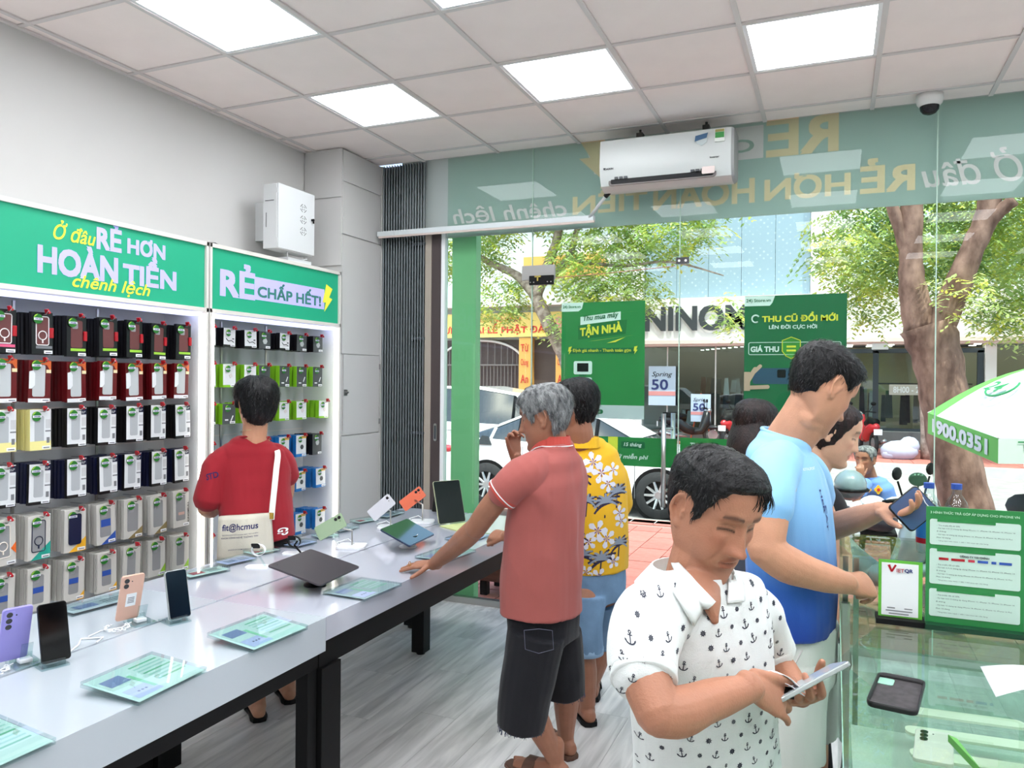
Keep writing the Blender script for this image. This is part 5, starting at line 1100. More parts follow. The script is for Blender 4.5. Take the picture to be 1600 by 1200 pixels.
for x0, z0, x1, z1, r0 in ((2.90, 1.60, 2.955, 1.688, .013), (2.90, 1.62, 2.985, 1.706, .011), (2.90, 1.59, 2.94, 1.66, .013), (2.91, 1.572, 3.03, 1.578, .012)):
    yy = YP-.0034-.0004*hd.f.__len__(); d_ = V((x1-x0, 0, z1-z0)).normalized(); q_ = V((-d_.z, 0, d_.x))*r0; p0, p1 = V((x0, yy, z0)), V((x1, yy, z1)); hd.quad(p0-q_, p1-q_, p1+q_, p0+q_); hd.add([p1+V((0, -.0003, 0))+V((r0*math.cos(a), 0, r0*math.sin(a))) for a in [2*PI*i/12 for i in range(12)]], [tuple(range(12))])
hd.bb((2.889, YP-.0036, 1.552), (2.925, YP-.003, 1.67)); ob('hand_picture', hd, m_hp, t)
t = thing('window_band', (2.5, YP, 1.04), 'green lettered band across the glass at waist height', 'sign')
ob('sheet', M().bb((1.80, YP, 1.045), (2.475, YP+.003, 1.235)), m_pgreen, t); ob('sheet', M().bb((2.495, YP, 1.045), (2.95, YP+.003, 1.245)), m_pgreen, t)
lettering('1', m_y2, t, (2.03, YP-.003, 1.14), UX, UZ, .04, .09, .05)
ob('oval_tab', M().prism(rrect(.16, .045, .01), (2.185, YP-.001, 1.185), UX, UZ, (0, -.0006, 0)), m_pgd, t); lettering('15 tháng', m_w2, t, (2.125, YP-.003, 1.169), UX, UZ, .12, .03, .02, .2)
lettering('Đúng thứ miễn phí', m_w2, t, (1.93, YP-.003, 1.085), UX, UZ, .36, .042, .02, .2); lettering('Thanh toán', m_w2, t, (2.56, YP-.003, 1.18), UX, UZ, .17, .034, .02, .2); lettering('6 - 12 tháng', m_y2, t, (2.56, YP-.003, 1.11), UX, UZ, .2, .035, .02, .2)

# ---------------------------------------------------------------- umbrella
um = thing('umbrella', (4.95, 4.55, gz), 'large green and white parasol with a phone number on its rim', 'umbrella')
A_, B_ = V((4.105, 4.611, 1.374)), V((4.394, 3.431, 1.256)); m_uw = pm('umbrella white', (226, 224, 236), .6); m_ug = pm('umbrella green', (112, 190, 92), .55)
s_ = (B_-A_); u_ = s_.normalized(); outw = V((-u_.y, u_.x, 0)); outw = outw if outw.x > 0 else -outw
Lr = s_.length; cen = (A_+B_)/2+outw*Lr*.55; apex = cen+V((0, 0, .46)); cen.z += .0
corners = [A_, B_, B_+outw*Lr*1.1+V((0, 0, .02)), A_+outw*Lr*1.1+V((0, 0, .02))]
for i in range(4):
    a, b_ = corners[i], corners[(i+1) % 4]; m1 = M(); N = 8; rows = []
    for k in range(N+1):
        f = k/N; rows.append([(a.lerp(b_, j/N)).lerp(apex, f)+V((0, 0, .07*math.sin(PI*f)-.03*math.sin(PI*j/N)*(1-f))) for j in range(N+1)])
    vs = [p for r_ in rows for p in r_]; fc = [(r_*(N+1)+j, r_*(N+1)+j+1, (r_+1)*(N+1)+j+1, (r_+1)*(N+1)+j) for r_ in range(N) for j in range(N)]
    m1.add(vs, fc); mi = [1 if ((r_ < 0) or (j == 0)) and i != 1 else (1 if i == 1 and 2 < j < 6 and r_ > 2 else 0) for r_ in range(N) for j in range(N)]; m1.m = mi
    ob('canopy_panel', m1, [m_uw, m_ug], um, smooth=True)
    dn = V((0, 0, -.165)); ob('valance', M().quad(a, b_, b_+dn*1.0-(b_-a)*.0, a+dn), m_ug if i != 1 else pm('valance white', (232, 236, 228), .6), um)
nrm = (B_-A_).cross(apex-A_).normalized(); up_ = (apex-(A_+B_)/2).normalized(); ou = V((-outw.x, -outw.y, 0))
lettering('1900.0351', m_uw, um, A_+u_*.12+V((0, 0, -.132))+ou*.006, u_, UZ, Lr*.78, .098, .05)
ctr = (A_.lerp(B_, .52)).lerp(apex, .42)+V((0, 0, .085))+ou*.015
lettering('24', pm('logo green', (60, 150, 96), .5), um, ctr-u_*.16-up_*.06, u_, up_, .21, .105, .03, .2)
ob('logo_ring', M().tube([ctr+u_*(.03+.16*math.cos(a))+up_*(.11*math.sin(a)) for a in [-2.6+i*.22 for i in range(16)]], .008, 5), pm('logo green', (0, 0, 0)), um)
u2 = (corners[2]-B_).normalized(); lettering('THU MUA', pm('logo green', (0, 0, 0)), um, B_+u2*.12+V((0, 0, -.07))+V((-.002, -.006, 0)), u2, UZ, .7, .05, .02)
ob('pole', M().tube([cen+V((0, 0, -.0)), apex+V((0, 0, .04))], .016, 8).tube([V((cen.x, cen.y, gz+.08)), cen], .018, 8), m_uw, um)
ob('base_weight', M().lathe([(0, gz), (.25, gz), (.25, gz+.06), (.05, gz+.09), (0, gz+.09)], (cen.x, cen.y, 0), 20), m_curb, um)
for c_ in corners: ob('rib', M().tube([c_, apex], .006, 5), m_bar, um)

# ---------------------------------------------------------------- scooters and street things
def scooter(base, yaw, col, label, helmet=None, s=1.0, mirror=False):
    t = thing('motor_scooter', base, label, 'motorbike'); b = V(base); R_ = Matrix.Rotation(yaw, 3, 'Z')
    def P(x, y, z): return b+R_ @ V((x, y, z))*s
    def pts(L_): return [P(*q) for q in L_]
    for x in (-.6, .62):
        w = ob('wheel', M().tube([P(x+.23*math.cos(a), 0, .26+.23*math.sin(a)) for a in [2*PI*i/20 for i in range(20)]], .045*s, 8, closed=True), m_tyre, t, smooth=True)
        ob('rim', M().cyl(P(x, -.03, .26), P(x, .03, .26), .14*s, 12), m_rim, w)
    ob('body', M().tube(pts([(-.85, 0, .68), (-.6, 0, .66), (-.3, 0, .58), (-.1, 0, .42), (.1, 0, .34)]), [.06*s, .13*s, .15*s, .14*s, .11*s], 10).tube(pts([(.05, 0, .34), (.3, 0, .36), (.42, 0, .6), (.46, 0, .92)]), [.1*s, .11*s, .13*s, .09*s], 10), col, t, smooth=True)
    ob('seat', M().tube(pts([(-.75, 0, .78), (-.4, 0, .76), (-.1, 0, .72)]), [.09*s, .12*s, .10*s], 10), m_black, t, smooth=True)
    ob('front_fork', M().tube(pts([(.46, 0, .9), (.54, 0, .55), (.62, 0, .26)]), .03*s, 6).ell(P(.62, 0, .46), (.2*s, .08*s, .06*s), 10), col, t, smooth=True)
    ob('handlebar', M().tube(pts([(.34, -.33, .98), (.44, -.15, 1.0), (.46, 0, .96), (.44, .15, 1.0), (.34, .33, .98)]), .016*s, 6), m_black, t, smooth=True)
    ob('headlamp', M().ell(P(.52, 0, .93), (.08*s, .11*s, .07*s), 10), m_rim, t, smooth=True); ob('plate', M().box(P(-.9, 0, .55), (.02, .19*s, .14*s), rot=R_), m_paper, t)
    for y in (-.3, .3):
        ob('mirror', M().tube(pts([(.42, y*.6, 1.0), (.42, y*.9, 1.14)]), .008*s, 5).ell(P(.42, y*.95, 1.2), (.02*s, .07*s, .05*s), 12, rot=R_), m_black, t, smooth=True)
    ob('exhaust', M().tube(pts([(-.1, -.13, .22), (-.5, -.16, .26), (-.85, -.17, .34)]), [.03*s, .05*s, .05*s], 8), m_rim, t, smooth=True); return t
m_rs = pm('scooter red', (196, 40, 48), .25, coat=.5); m_ss = pm('scooter silver', (160, 168, 176), .3, .3); m_bs = pm('scooter black', (36, 38, 42), .3)
scooter((4.15, 18.9, -.1), PI/2+.25, m_rs, 'red scooter parked in front of the dark framed shop window')
scooter((.95, 18.6, -.1), PI/2-.2, m_rs, 'red scooter parked beside the clothes shop, behind the long-haired woman')
scooter((-.3, 19.3, -.1), .3, m_bs, 'black scooter parked in the clothes shop entrance'); scooter((8.9, 18.8, -.1), .2, m_ss, 'pale scooter parked behind the umbrella rim')
scooter((7.35, 12.2, rz), .15, m_ss, 'silver scooter on the road at the right edge of the photo', s=1.25)
sc0 = scooter((3.60, 3.95, gz), -.5, m_ss, 'silver scooter parked on the pavement just outside the glass', s=.92)
ob('mirror_disc', M().ell((3.915, 3.23, .985), (.055, .012, .045), 18).tube([(3.92, 3.24, .95), (3.90, 3.28, .80)], .006, 6), pm('mirror green', (92, 120, 100), .1, .5), sc0, smooth=True)
hm = thing('helmet', (3.53, 4.10, .78), 'grey half helmet hanging on the scooter outside', 'helmet')
ob('shell', M().ell((3.53, 4.10, .82), (.12, .14, .12), 18), pm('helmet grey', (128, 144, 150), .25, coat=.5), hm, smooth=True); ob('rim', M().tube([(3.53+.125*math.cos(a), 4.10+.145*math.sin(a), .79) for a in [2*PI*i/20 for i in range(20)]], .012, 6, closed=True), m_black, hm)
pb = M()
for i in range(5):
    pb.ell((3.62+.06*i, 3.75+.03*i, .70+.03*math.sin(i*2)), (.11, .08, .05+.01*(i % 2)), 10, rot=Matrix.Rotation(i*.7, 3, 'Z') @ Matrix.Rotation(.4, 3, 'X'))
ob('plastic_bag', pb, pm('plastic white', (222, 222, 230), .3), None, label='crumpled white plastic bags lying on the scooter outside', cat='bag')
sk = M().ell((4.78, 17.3, .08), (.40, .3, .24), 14).ell((4.98, 17.3, .20), (.22, .2, .22), 12).ell((4.6, 17.25, .0), (.2, .2, .14), 12); ob('white_sack', sk, pm('sack', (176, 182, 204), .6, bump=.8, bump_scale=8), None, smooth=True, label='bulging white sack beside the thin tree across the road', cat='sack')
bg = thing('backpack', (4.62, 3.9, gz), 'grey and cream bag of a rider at the right edge outside', 'bag')
ob('bag_body', M().ell((4.72, 4.2, .60), (.16, .14, .17), 14), pm('bag cream', (196, 180, 168), .8), bg, smooth=True); ob('bag_flap', M().ell((4.68, 4.15, .73), (.12, .12, .09), 12), pm('bag grey', (74, 78, 84), .8), bg, smooth=True)
ob('bag_support', M().tube([(4.72, 4.2, gz), (4.72, 4.2, .5)], .03, 6), m_black, bg)
# low wooden cabinet and tiles just outside the door, at the left
wb = thing('wooden_cabinet', (1.25, 3.45, gz), 'brown wooden cabinet on short legs outside behind the table', 'cabinet')
ob('case', M().bb((.75, 3.2, .0), (1.55, 3.6, .52)), pm('cabinet brown', (104, 62, 54), .5, noise_amt=.2, noise_scale=6, stretch=(1, 1, 6)), wb, bevel=.006)
for x in (.82, 1.48):
    for y in (3.26, 3.54): ob('leg', M().bb((x-.03, y-.03, gz), (x+.03, y+.03, .0)), m_black, wb)
fl = thing('potted_flowers', (-4.95, YF-.9, -.1), 'pot of yellow flowers beside the temple pillar', 'plant')
ob('pot', M().lathe([(0, -.1), (.16, -.1), (.24, .35), (.2, .35)], (-4.95, YF-.9, 0), 14), m_bark, fl); foliage('flowers', fl, [(-4.95, YF-.9, .75, .35, .3, .4)], 90, .12, m_leaf2); foliage('leaves', fl, [(-4.95, YF-.9, .6, .3, .3, .3)], 60, .12, m_leaf)
hb = thing('hedge_planter', (2.1, 2.98, gz), 'low planter of green leaves at the foot of the glass', 'plant')
ob('planter', M().bb((1.75, 2.88, gz), (2.35, 3.06, .02)), m_curb, hb); foliage('leaves', hb, [(2.05, 2.97, .04, .28, .07, .07)], 60, .035, m_leaf)
# ================================================================ PEOPLE
RV, FV, UV_ = V((CR.x, CR.y, 0)).normalized(), V((CF.x, CF.y, 0)).normalized(), V((0, 0, 1))
def catmull(pts, rs, k=4):
    out, ro = [], []
    pts = [V(p) for p in pts]; n = len(pts)
    for a in range(n-1):
        p0, p1, p2, p3 = pts[max(a-1, 0)], pts[a], pts[a+1], pts[min(a+2, n-1)]
        for q in range(k):
            s = q/k; out.append(.5*((2*p1)+(p2-p0)*s+(2*p0-5*p1+4*p2-p3)*s*s+(3*p1-p0-3*p2+p3)*s**3))
            h = s*s*(3-2*s); ro.append(tuple(x*(1-h)+y*h for x, y in zip(rs[a], rs[a+1])))
    out.append(pts[-1]); ro.append(rs[-1]); return out, ro
def flesh(m, pts, rs, side=None, n=16, k=4, rounded=True, sq=1.0):
    """closed tapering limb or trunk; rs are radii or (half width along side, half depth)"""
    rs = [r if isinstance(r, tuple) else (r, r) for r in rs]; P_, R_ = catmull(pts, rs, k); L_ = len(P_)
    rings = []; prev = V(side) if side is not None else None
    for i, p in enumerate(P_):
        t = (P_[min(i+1, L_-1)]-P_[max(i-1, 0)]).normalized()
        a = V(side) if side is not None else (prev if prev is not None else t.orthogonal())
        a = (a-t*a.dot(t)).normalized(); b = t.cross(a); prev = a
        rings.append((p, a, b, R_[i], t))
    out = []
    def ring(p, a, b, r): 
        return [p+a*(r[0]*math.copysign(abs(math.cos(x))**sq, math.cos(x)))+b*(r[1]*math.copysign(abs(math.sin(x))**sq, math.sin(x))) for x in [2*PI*j/n for j in range(n)]]
    if rounded:
        p, a, b, r, t = rings[0]; q = min(r)
        for f in (.35, .75): out.append(ring(p-t*q*.8*math.sqrt(1-f*f), a, b, (r[0]*f, r[1]*f)))
    for p, a, b, r, t in rings: out.append(ring(p, a, b, r))
    if rounded:
        p, a, b, r, t = rings[-1]; q = min(r)
        for f in (.75, .35): out.append(ring(p+t*q*.8*math.sqrt(1-f*f), a, b, (r[0]*f, r[1]*f)))
    m.loft(out); return m
def remesh(name, m, voxel, smooth=2):
    me = mesh_of(name, m, m_white); fix_normals(me); o = bpy.data.objects.new(name, me); COL.objects.link(o)
    r = o.modifiers.new('r', 'REMESH'); r.mode = 'VOXEL'; r.voxel_size = voxel; r.use_smooth_shade = True
    if smooth: s = o.modifiers.new('s', 'SMOOTH'); s.factor = .5; s.iterations = smooth
    dg = bpy.context.evaluated_depsgraph_get(); ev = o.evaluated_get(dg); out = bpy.data.meshes.new_from_object(ev)
    bpy.data.objects.remove(o); out.name = name; return out
def link_mesh(name, me, mat, parent, label=None, kind=None):
    off = WL[parent.name]; me.transform(Matrix.Translation(-off)); me.materials.clear()
    for x in (mat if isinstance(mat, (list, tuple)) else [mat]): me.materials.append(x)
    me.polygons.foreach_set('use_smooth', [True]*len(me.polygons))
    o = bpy.data.objects.new(name, me); COL.objects.link(o); o.parent = parent; WL[o.name] = off; return tag(o, label, kind=kind)
def wrinkle(me, amp, freq=(9, 9, 4), seed=0, fold=None, pull=None):
    me.update(); co = [v.co.copy() for v in me.vertices]; no = [v.normal.copy() for v in me.vertices]
    for v, p, n in zip(me.vertices, co, no):
        a = noise.noise(V((p.x*freq[0]+seed, p.y*freq[1], p.z*freq[2]+p.x*3)))
        b = noise.noise(V((p.x*freq[0]*2.3, p.y*freq[1]*2.3+seed, p.z*freq[2]*2.0-p.y*5)))
        d = (1-abs(a)*2.4)*.6+b*.5
        if fold:
            for c, dr, w, s in fold:
                q = p-V(c); al = q.dot(V(dr)); pr = (q-V(dr)*al).length; d += s*math.exp(-(pr/w)**2)*math.exp(-(al/.12)**2)
        v.co = p+n*(amp*d)
def skin_mat(name, rgb, rough=.5):
    if name in MATS: return MATS[name]
    m = pm(name, rgb, rough, sss=.08, noise_amt=.06, noise_scale=18, bump=.12, bump_scale=260); nt = m.node_tree; b = nt.nodes['Principled BSDF']
    at = nt.nodes.new('ShaderNodeAttribute'); at.attribute_name = 'Tone'; mx = nt.nodes.new('ShaderNodeMix'); mx.data_type = 'RGBA'; mx.blend_type = 'MULTIPLY'; mx.inputs[0].default_value = 1
    src = b.inputs['Base Color'].links[0].from_socket; nt.links.new(src, mx.inputs[6]); nt.links.new(at.outputs[0], mx.inputs[7]); nt.links.new(mx.outputs[2], b.inputs['Base Color']); return m
# ---- head: x = person's left, y = forward, z = up; origin mid skull
HZ = [-.128, -.122, -.110, -.092, -.070, -.048, -.025, 0, .022, .045, .068, .088, .104, .114, .118]
HW = [.010, .024, .038, .050, .059, .065, .070, .0745, .077, .078, .076, .069, .054, .034, .010]
HF = [.060, .079, .087, .088, .087, .087, .087, .086, .087, .090, .086, .075, .056, .033, .010]
HB = [-.02, -.018, -.010, .005, .030, .055, .075, .090, .099, .102, .100, .090, .071, .045, .012]
def interp(T_, z):
    if z <= HZ[0]: return T_[0]
    for i in range(len(HZ)-1):
        if z <= HZ[i+1]:
            s = (z-HZ[i])/(HZ[i+1]-HZ[i]); return T_[i]*(1-s)+T_[i+1]*s
    return T_[-1]
def hsurf(th, z, fat=0):
    w, f, b = interp(HW, z)+fat*math.exp(-((z+.06)/.04)**2), interp(HF, z), interp(HB, z); c, s = math.cos(th), math.sin(th); p = .86
    x = w*math.copysign(abs(s)**p, s); y = (f if c > 0 else b)*math.copysign(abs(c)**p, c)
    return V((x, y, z))
def G(x, s): return math.exp(-(x/s)**2)
def face(q, nose=1.0, brow=1.0, age=0, amp=1.25):
    x, y, z = q; ax = abs(x)
    if y < .02: return q
    fr = min(1, (y-.02)/.04); d = 0
    r = max(0, min(1, (.030-z)/.062)); d += nose*(.004+.020*r**1.3)*G(x, .0085+.006*r)*(1 if z > -.036 else math.exp(-((z+.036)/.006)**2))*(1 if z < .03 else math.exp(-((z-.03)/.012)**2))
    d += nose*.009*G(ax-.0135, .007)*G(z+.033, .0085)
    d -= .0105*G(ax-.032, .017)*G(z-.014, .012); d += .0075*G(ax-.032, .0125)*G(z-.010, .0075); d -= .002*G(ax-.032, .015)*G(z-.001, .004)
    d += brow*.0045*G(ax-.028, .022)*G(z-.033, .009); d -= .002*G(x, .01)*G(z-.026, .01)
    d += .0045*G(ax-.048, .016)*G(z+.012, .014)
    d += .0058*G(x, .021)*G(z+.0565, .0050)+.0068*G(x, .018)*G(z+.0700, .0056)-.0050*G(x, .025)*G(z+.0632, .0030)-.003*G(x, .02)*G(z+.081, .006)
    d += .0070*G(x, .018)*G(z+.103, .013); d -= .0012*G(x, .004)*G(z+.048, .006)
    if age: d -= age*.0028*math.exp(-((ax-.030-(-.035-z)*.35)/.0045)**2)*G(z+.05, .022); d += age*.002*G(ax-.038, .01)*G(z+.05, .02)
    return V((x*(1+.0), y+d*fr*amp, z))
def frame_of(c, fwd, tilt=0, roll=0, s=1.0):
    f = V(fwd).normalized(); r = f.cross(UV_).normalized(); u = r.cross(f)
    Rm = Matrix.Rotation(-tilt, 3, r); f, u = Rm @ f, Rm @ u
    Rr = Matrix.Rotation(roll, 3, f); r, u = Rr @ r, Rr @ u; l = -r
    return Matrix(((l.x*s, f.x*s, u.x*s, c[0]), (l.y*s, f.y*s, u.y*s, c[1]), (l.z*s, f.z*s, u.z*s, c[2]), (0, 0, 0, 1)))
def head(m, T_, nose=1, brow=1, age=0, fat=0, ears=True, n=72, nz=64):
    rings = []
    for i in range(nz+1):
        t = i/nz; z = -.128+.246*(.5-.5*math.cos(PI*t))*1.0
        rings.append([T_ @ face(hsurf(2*PI*j/n, z, fat), nose, brow, age) for j in range(n)])
    m.loft(rings)
    if ears:
        for sd in (-1, 1):
            def E_(u, v, w): # u back, v up, w out
                return T_ @ V((sd*(.0735+w+.35*max(u, 0)), -.006-u, v-.004))
            rim = [E_(.004+.018*math.cos(a)*(1 if math.sin(a) > -.2 else .75)-.004*math.sin(a)*0, .004+.031*math.sin(a), .004) for a in [(-.55+i*.125)*PI for i in range(13)]]
            flesh(m, rim, [.0030]+[.0042]*11+[.004], n=8, k=2)
            flesh(m, [E_(-.002, -.03, .002), E_(.006, -.012, -.002), E_(.008, .004, -.003), E_(.010, .022, -.002)], [(.008, .0035), (.013, .0035), (.016, .0035), (.011, .0035)], side=(T_.to_3x3() @ V((0, 1, 0))).normalized(), n=10, k=2)
            flesh(m, [E_(-.006, -.008, .003), E_(-.006, .003, .004)], [.004, .004], n=6, k=2)
            flesh(m, [E_(.002, -.030, .002), E_(.002, -.024, .003)], [.006, .006], n=8, k=2)
def tones(me, T_, lips=(.82, .58, .56), brows=.9, stubble=0, ear=True):
    """own colours of the skin: lips, eyebrows, lash line, beard area; plus painted crease shade at mouth and lids"""
    inv = T_.inverted(); ca = me.attributes.new('Tone', 'FLOAT_COLOR', 'POINT'); buf = []
    for v in me.vertices:
        q = inv @ v.co; c = [1., 1., 1.]; x, y, z = q; ax = abs(x)
        if y > .045 and -.14 < z < .08:
            l = max(0, 1-((ax/.0245)**2))*1.0
            if l > 0:
                k = math.exp(-((z+.0628)/(.0125*math.sqrt(l)+.001))**6)
                c = [a*(1-k*.75)+a*b*k*.75 for a, b in zip(c, lips)]
                c = [a*(1-.55*math.exp(-((z+.0632)/.0016)**2)*min(1, l*2)) for a in c]  # groove between the lips: its shade is darkened into the colour
            bz = .0345+.004*(1-((ax-.030)/.018)**2); k = brows*(1 if .011 < ax < .050 else 0)*math.exp(-((z-bz)/.0047)**2); c = [a*(1-.85*k) for a in c]
            bz = .0085-.002*(((ax-.032)/.014)**2); k = (1 if .015 < ax < .049 else 0)*math.exp(-((z-bz)/.0027)**2); c = [a*(1-.92*k) for a in c]; k = (1 if .016 < ax < .048 else 0)*math.exp(-((z-bz-.0085)/.0016)**2); c = [a*(1-.28*k) for a in c]  # lash line, then a thin line painting the shade of the lid crease
            if stubble:
                k = stubble*math.exp(-((z+.085)/.035)**4)*(0 if abs(z+.063) < .009 and ax < .022 else 1); c = [c[0]*(1-.16*k), c[1]*(1-.13*k), c[2]*(1-.08*k)]
            k = .14*G(ax-.04, .02)*G(z+.02, .02)+.10*G(x, .012)*G(z+.03, .012); c = [c[0], c[1]*(1-k), c[2]*(1-k)]
        buf += c+[1.]
    ca.data.foreach_set('color', buf)
def hairline(th, style='short'):
    a = abs(math.degrees((th+PI) % (2*PI)-PI))
    K = {'short': [(0, .078), (30, .076), (48, .060), (60, .030), (68, -.004), (76, -.012), (80, .020), (88, .030), (104, .026), (112, -.010), (122, -.045), (150, -.066), (180, -.070)],
         'low': [(0, .062), (25, .058), (45, .048), (58, .020), (68, -.010), (76, -.020), (82, .012), (104, .020), (112, -.02), (122, -.06), (150, -.082), (180, -.085)],
         'long': [(0, .082), (30, .074), (50, .052), (62, .020), (72, -.02), (80, -.05), (100, -.07), (130, -.085), (180, -.09)],
         'back': [(0, .088), (30, .080), (50, .060), (62, .035), (72, .005), (82, .016), (100, .022), (112, -.015), (130, -.05), (180, -.06)]}[style]
    for i in range(len(K)-1):
        if a <= K[i+1][0]:
            s = (a-K[i][0])/(K[i+1][0]-K[i][0]); s = s*s*(3-2*s); return K[i][1]*(1-s)+K[i+1][1]*s
    return K[-1][1]
def hair(T_, parent, mat, style='short', top=.022, side=.010, back=.014, comb=(0, .5, -.5), strands=1500, seed=1, length=.04, rough=.004, crown=None, fringe=None, lock=.0013, drop=.25, nm='hair', mess=.22, lift=.0035):
    rnd = random.Random(seed); m = M(); n, nz = 120, 74; rings = []
    def th_of(q, z):
        th = math.atan2(q.x, q.y); a = abs(th); upk = max(0, min(1, (z-.03)/.06)); b = side+(back-side)*max(0, min(1, (a-1.6)/1.2)); return b*(1-upk)+top*upk
    def shell(th, z, extra=0):
        q = hsurf(th, z); zh = hairline(th, style); k = max(0, min(1, (z-zh)/.014)); k = k*k*(3-2*k)
        nrm = V((q.x/.077**2, q.y/.095**2, (z-.01)/.11**2)).normalized()
        t = th_of(q, z); ns = noise.noise(V((th*9+seed, z*25, seed)))*rough*1.6+noise.noise(V((th*26, z*50, seed)))*rough
        if fringe: t += fringe(th, z)
        return q+nrm*((t+ns+extra)*k-.007*(1-k)), nrm, k
    for i in range(nz+1):
        z = -.115+.232*(.5-.5*math.cos(PI*i/nz)); rings.append([T_ @ shell(2*PI*j/n, z)[0] for j in range(n)])
    m.loft(rings); R3 = T_.to_3x3(); cb = V(comb)
    for _ in range(strands):
        th = rnd.uniform(-PI, PI); z = -.09+.205*rnd.random()**.7; p, nr, k = shell(th, z, -.001)
        if k < .75: continue
        up = max(0, min(1, (z-.03)/.06)); c0 = cb*up+V((0, -.1, -1))*(1-up) if crown is None else crown(th, z)
        d = (c0-nr*c0.dot(nr)); d = d.normalized() if d.length > 1e-4 else V((0, 0, -1)); d = (d+V((rnd.gauss(0, mess), rnd.gauss(0, mess), rnd.gauss(0, mess*.7)))).normalized()
        L_ = length*rnd.uniform(.5, 1.2)*(.5+.5*up); pts = []; q = p.copy(); w = d.cross(nr).normalized()*lock*rnd.uniform(.6, 1.5)
        for s in range(5):
            f = s/4; g = q; pts += [T_ @ (g-w*(1-f*.85)), T_ @ (g+w*(1-f*.85))]; e = d*(L_/4)+nr*(lift*(1-f*1.9))*rnd.uniform(.4, 1.4); q = q+e
            rr = V((q.x/(.077+.02), q.y/(.097+.02), (q.z-.01)/(.11+.025))).length; d = (d+V((0, 0, -drop))-nr*.18).normalized()
        m.add(pts, [(2*s, 2*s+1, 2*s+3, 2*s+2) for s in range(4)])
    o = ob(nm, m, mat, parent, smooth=True); return o
def hand(m, w, d, nb, curl=(.5, .6, .7, .8), bend0=(.3, .35, .4, .45), thumb=(.8, .3), side=1, s=1.0, spread=.06, wr=.024, tdir=None):
    """w wrist, d towards the fingers, nb out of the back of the hand; side=+1 puts the thumb along d x nb"""
    w, d, nb = V(w), V(d).normalized(), V(nb); nb = (nb-d*nb.dot(d)).normalized(); t = d.cross(nb)*side
    flesh(m, [w-d*.03*s, w, w+d*.035*s, w+d*.07*s, w+d*.09*s], [(wr*1.05, wr*.8), (wr*1.1*s, .017*s), (.035*s, .016*s), (.041*s, .0135*s), (.038*s, .011*s)], side=t, n=16)
    tips = []
    for i, (ln, rr, o) in enumerate(((.070, .0088, .030), (.079, .0090, .010), (.073, .0085, -.0105), (.056, .0075, -.030))):
        b = w+d*(.082-.0035*abs(i-1)**1.5)*s+t*o*s; dd = (d+t*spread*(1.5-i)).normalized(); ax = t; pts = [b-dd*.02*s, b]; q = b; a = bend0[i]
        for L_ in (.46, .30, .24):
            e = (Matrix.Rotation(0, 3, 'X') @ (dd*math.cos(a)-nb*math.sin(a))); q = q+e*(ln*L_*s); pts.append(q); a += curl[i]
        flesh(m, pts, [rr*s, rr*1.05*s, rr*1.0*s, rr*.9*s, rr*.75*s], n=10, k=3); tips.append(q)
    b = w+d*.016*s+t*.022*s; td = V(tdir).normalized() if tdir is not None else (d*math.cos(thumb[0])+t*math.sin(thumb[0])-nb*thumb[1]).normalized(); q1 = b+td*.040*s; td2 = (td+d*.5-nb*.1).normalized(); q2 = q1+td2*.030*s; q3 = q2+td2*.022*s
    flesh(m, [b-d*.01*s, b, q1, q2, q3], [.013*s, .0135*s, .0105*s, .0098*s, .0075*s], n=10, k=3); tips.append(q3); return tips
def foot(m, an, d, s=1.0, an_r=.036):
    a = V(an); d = V(d).normalized(); g = V((a.x, a.y, .03)); sd = d.cross(UV_)
    flesh(m, [a+V((0, 0, .06)), a, V((a.x, a.y, .055))], [an_r, an_r*.95, an_r*1.05], n=14)
    flesh(m, [g-d*.035+V((0, 0, .012)), g+V((0, 0, .014)), g+d*.07+V((0, 0, .012)), g+d*.13+V((0, 0, .002)), g+d*.175-V((0, 0, .004))], [(.030, .034), (.033, .036), (.038, .028), (.043, .018), (.036, .013)], side=sd, n=14)
    for i in range(5): flesh(m, [g+d*.165+sd*(.034-.017*i), g+d*(.205-.008*i)+sd*(.036-.017*i)-V((0, 0, .006))], [.009-.0005*i, .008-.0006*i], n=8, k=2)
def slipper(parent, an, d, mat, strap=True):
    a = V(an); d = V(d).normalized(); g = V((a.x, a.y, 0)); sd = d.cross(UV_); m = M()
    out = [(-.06, .0), (-.052, .03), (-.02, .04), (.06, .038), (.13, .05), (.19, .046), (.222, .024), (.228, 0)]; pts = out+[(x, -y) for x, y in out[::-1][1:-1]]
    m.loft([[g+d*x*k+sd*y*k+V((0, 0, z)) for x, y in pts] for z, k in ((.001, .96), (.008, 1), (.018, 1), (.022, .97))])
    if strap: m.loft([[g+d*(.07+.05*u_+.012*abs(math.cos(t_)))+sd*.050*math.cos(t_)*(1 if dr else .9)+V((0, 0, .016+(.052 if dr else .044)*math.sin(t_))) for t_ in [PI*i/12 for i in range(13)]] for u_, dr in ((0, 1), (1, 1), (1, 0), (0, 0), (0, 1))], caps=False, closed_ring=False)
    return ob('slipper', m, mat, parent, smooth=False)
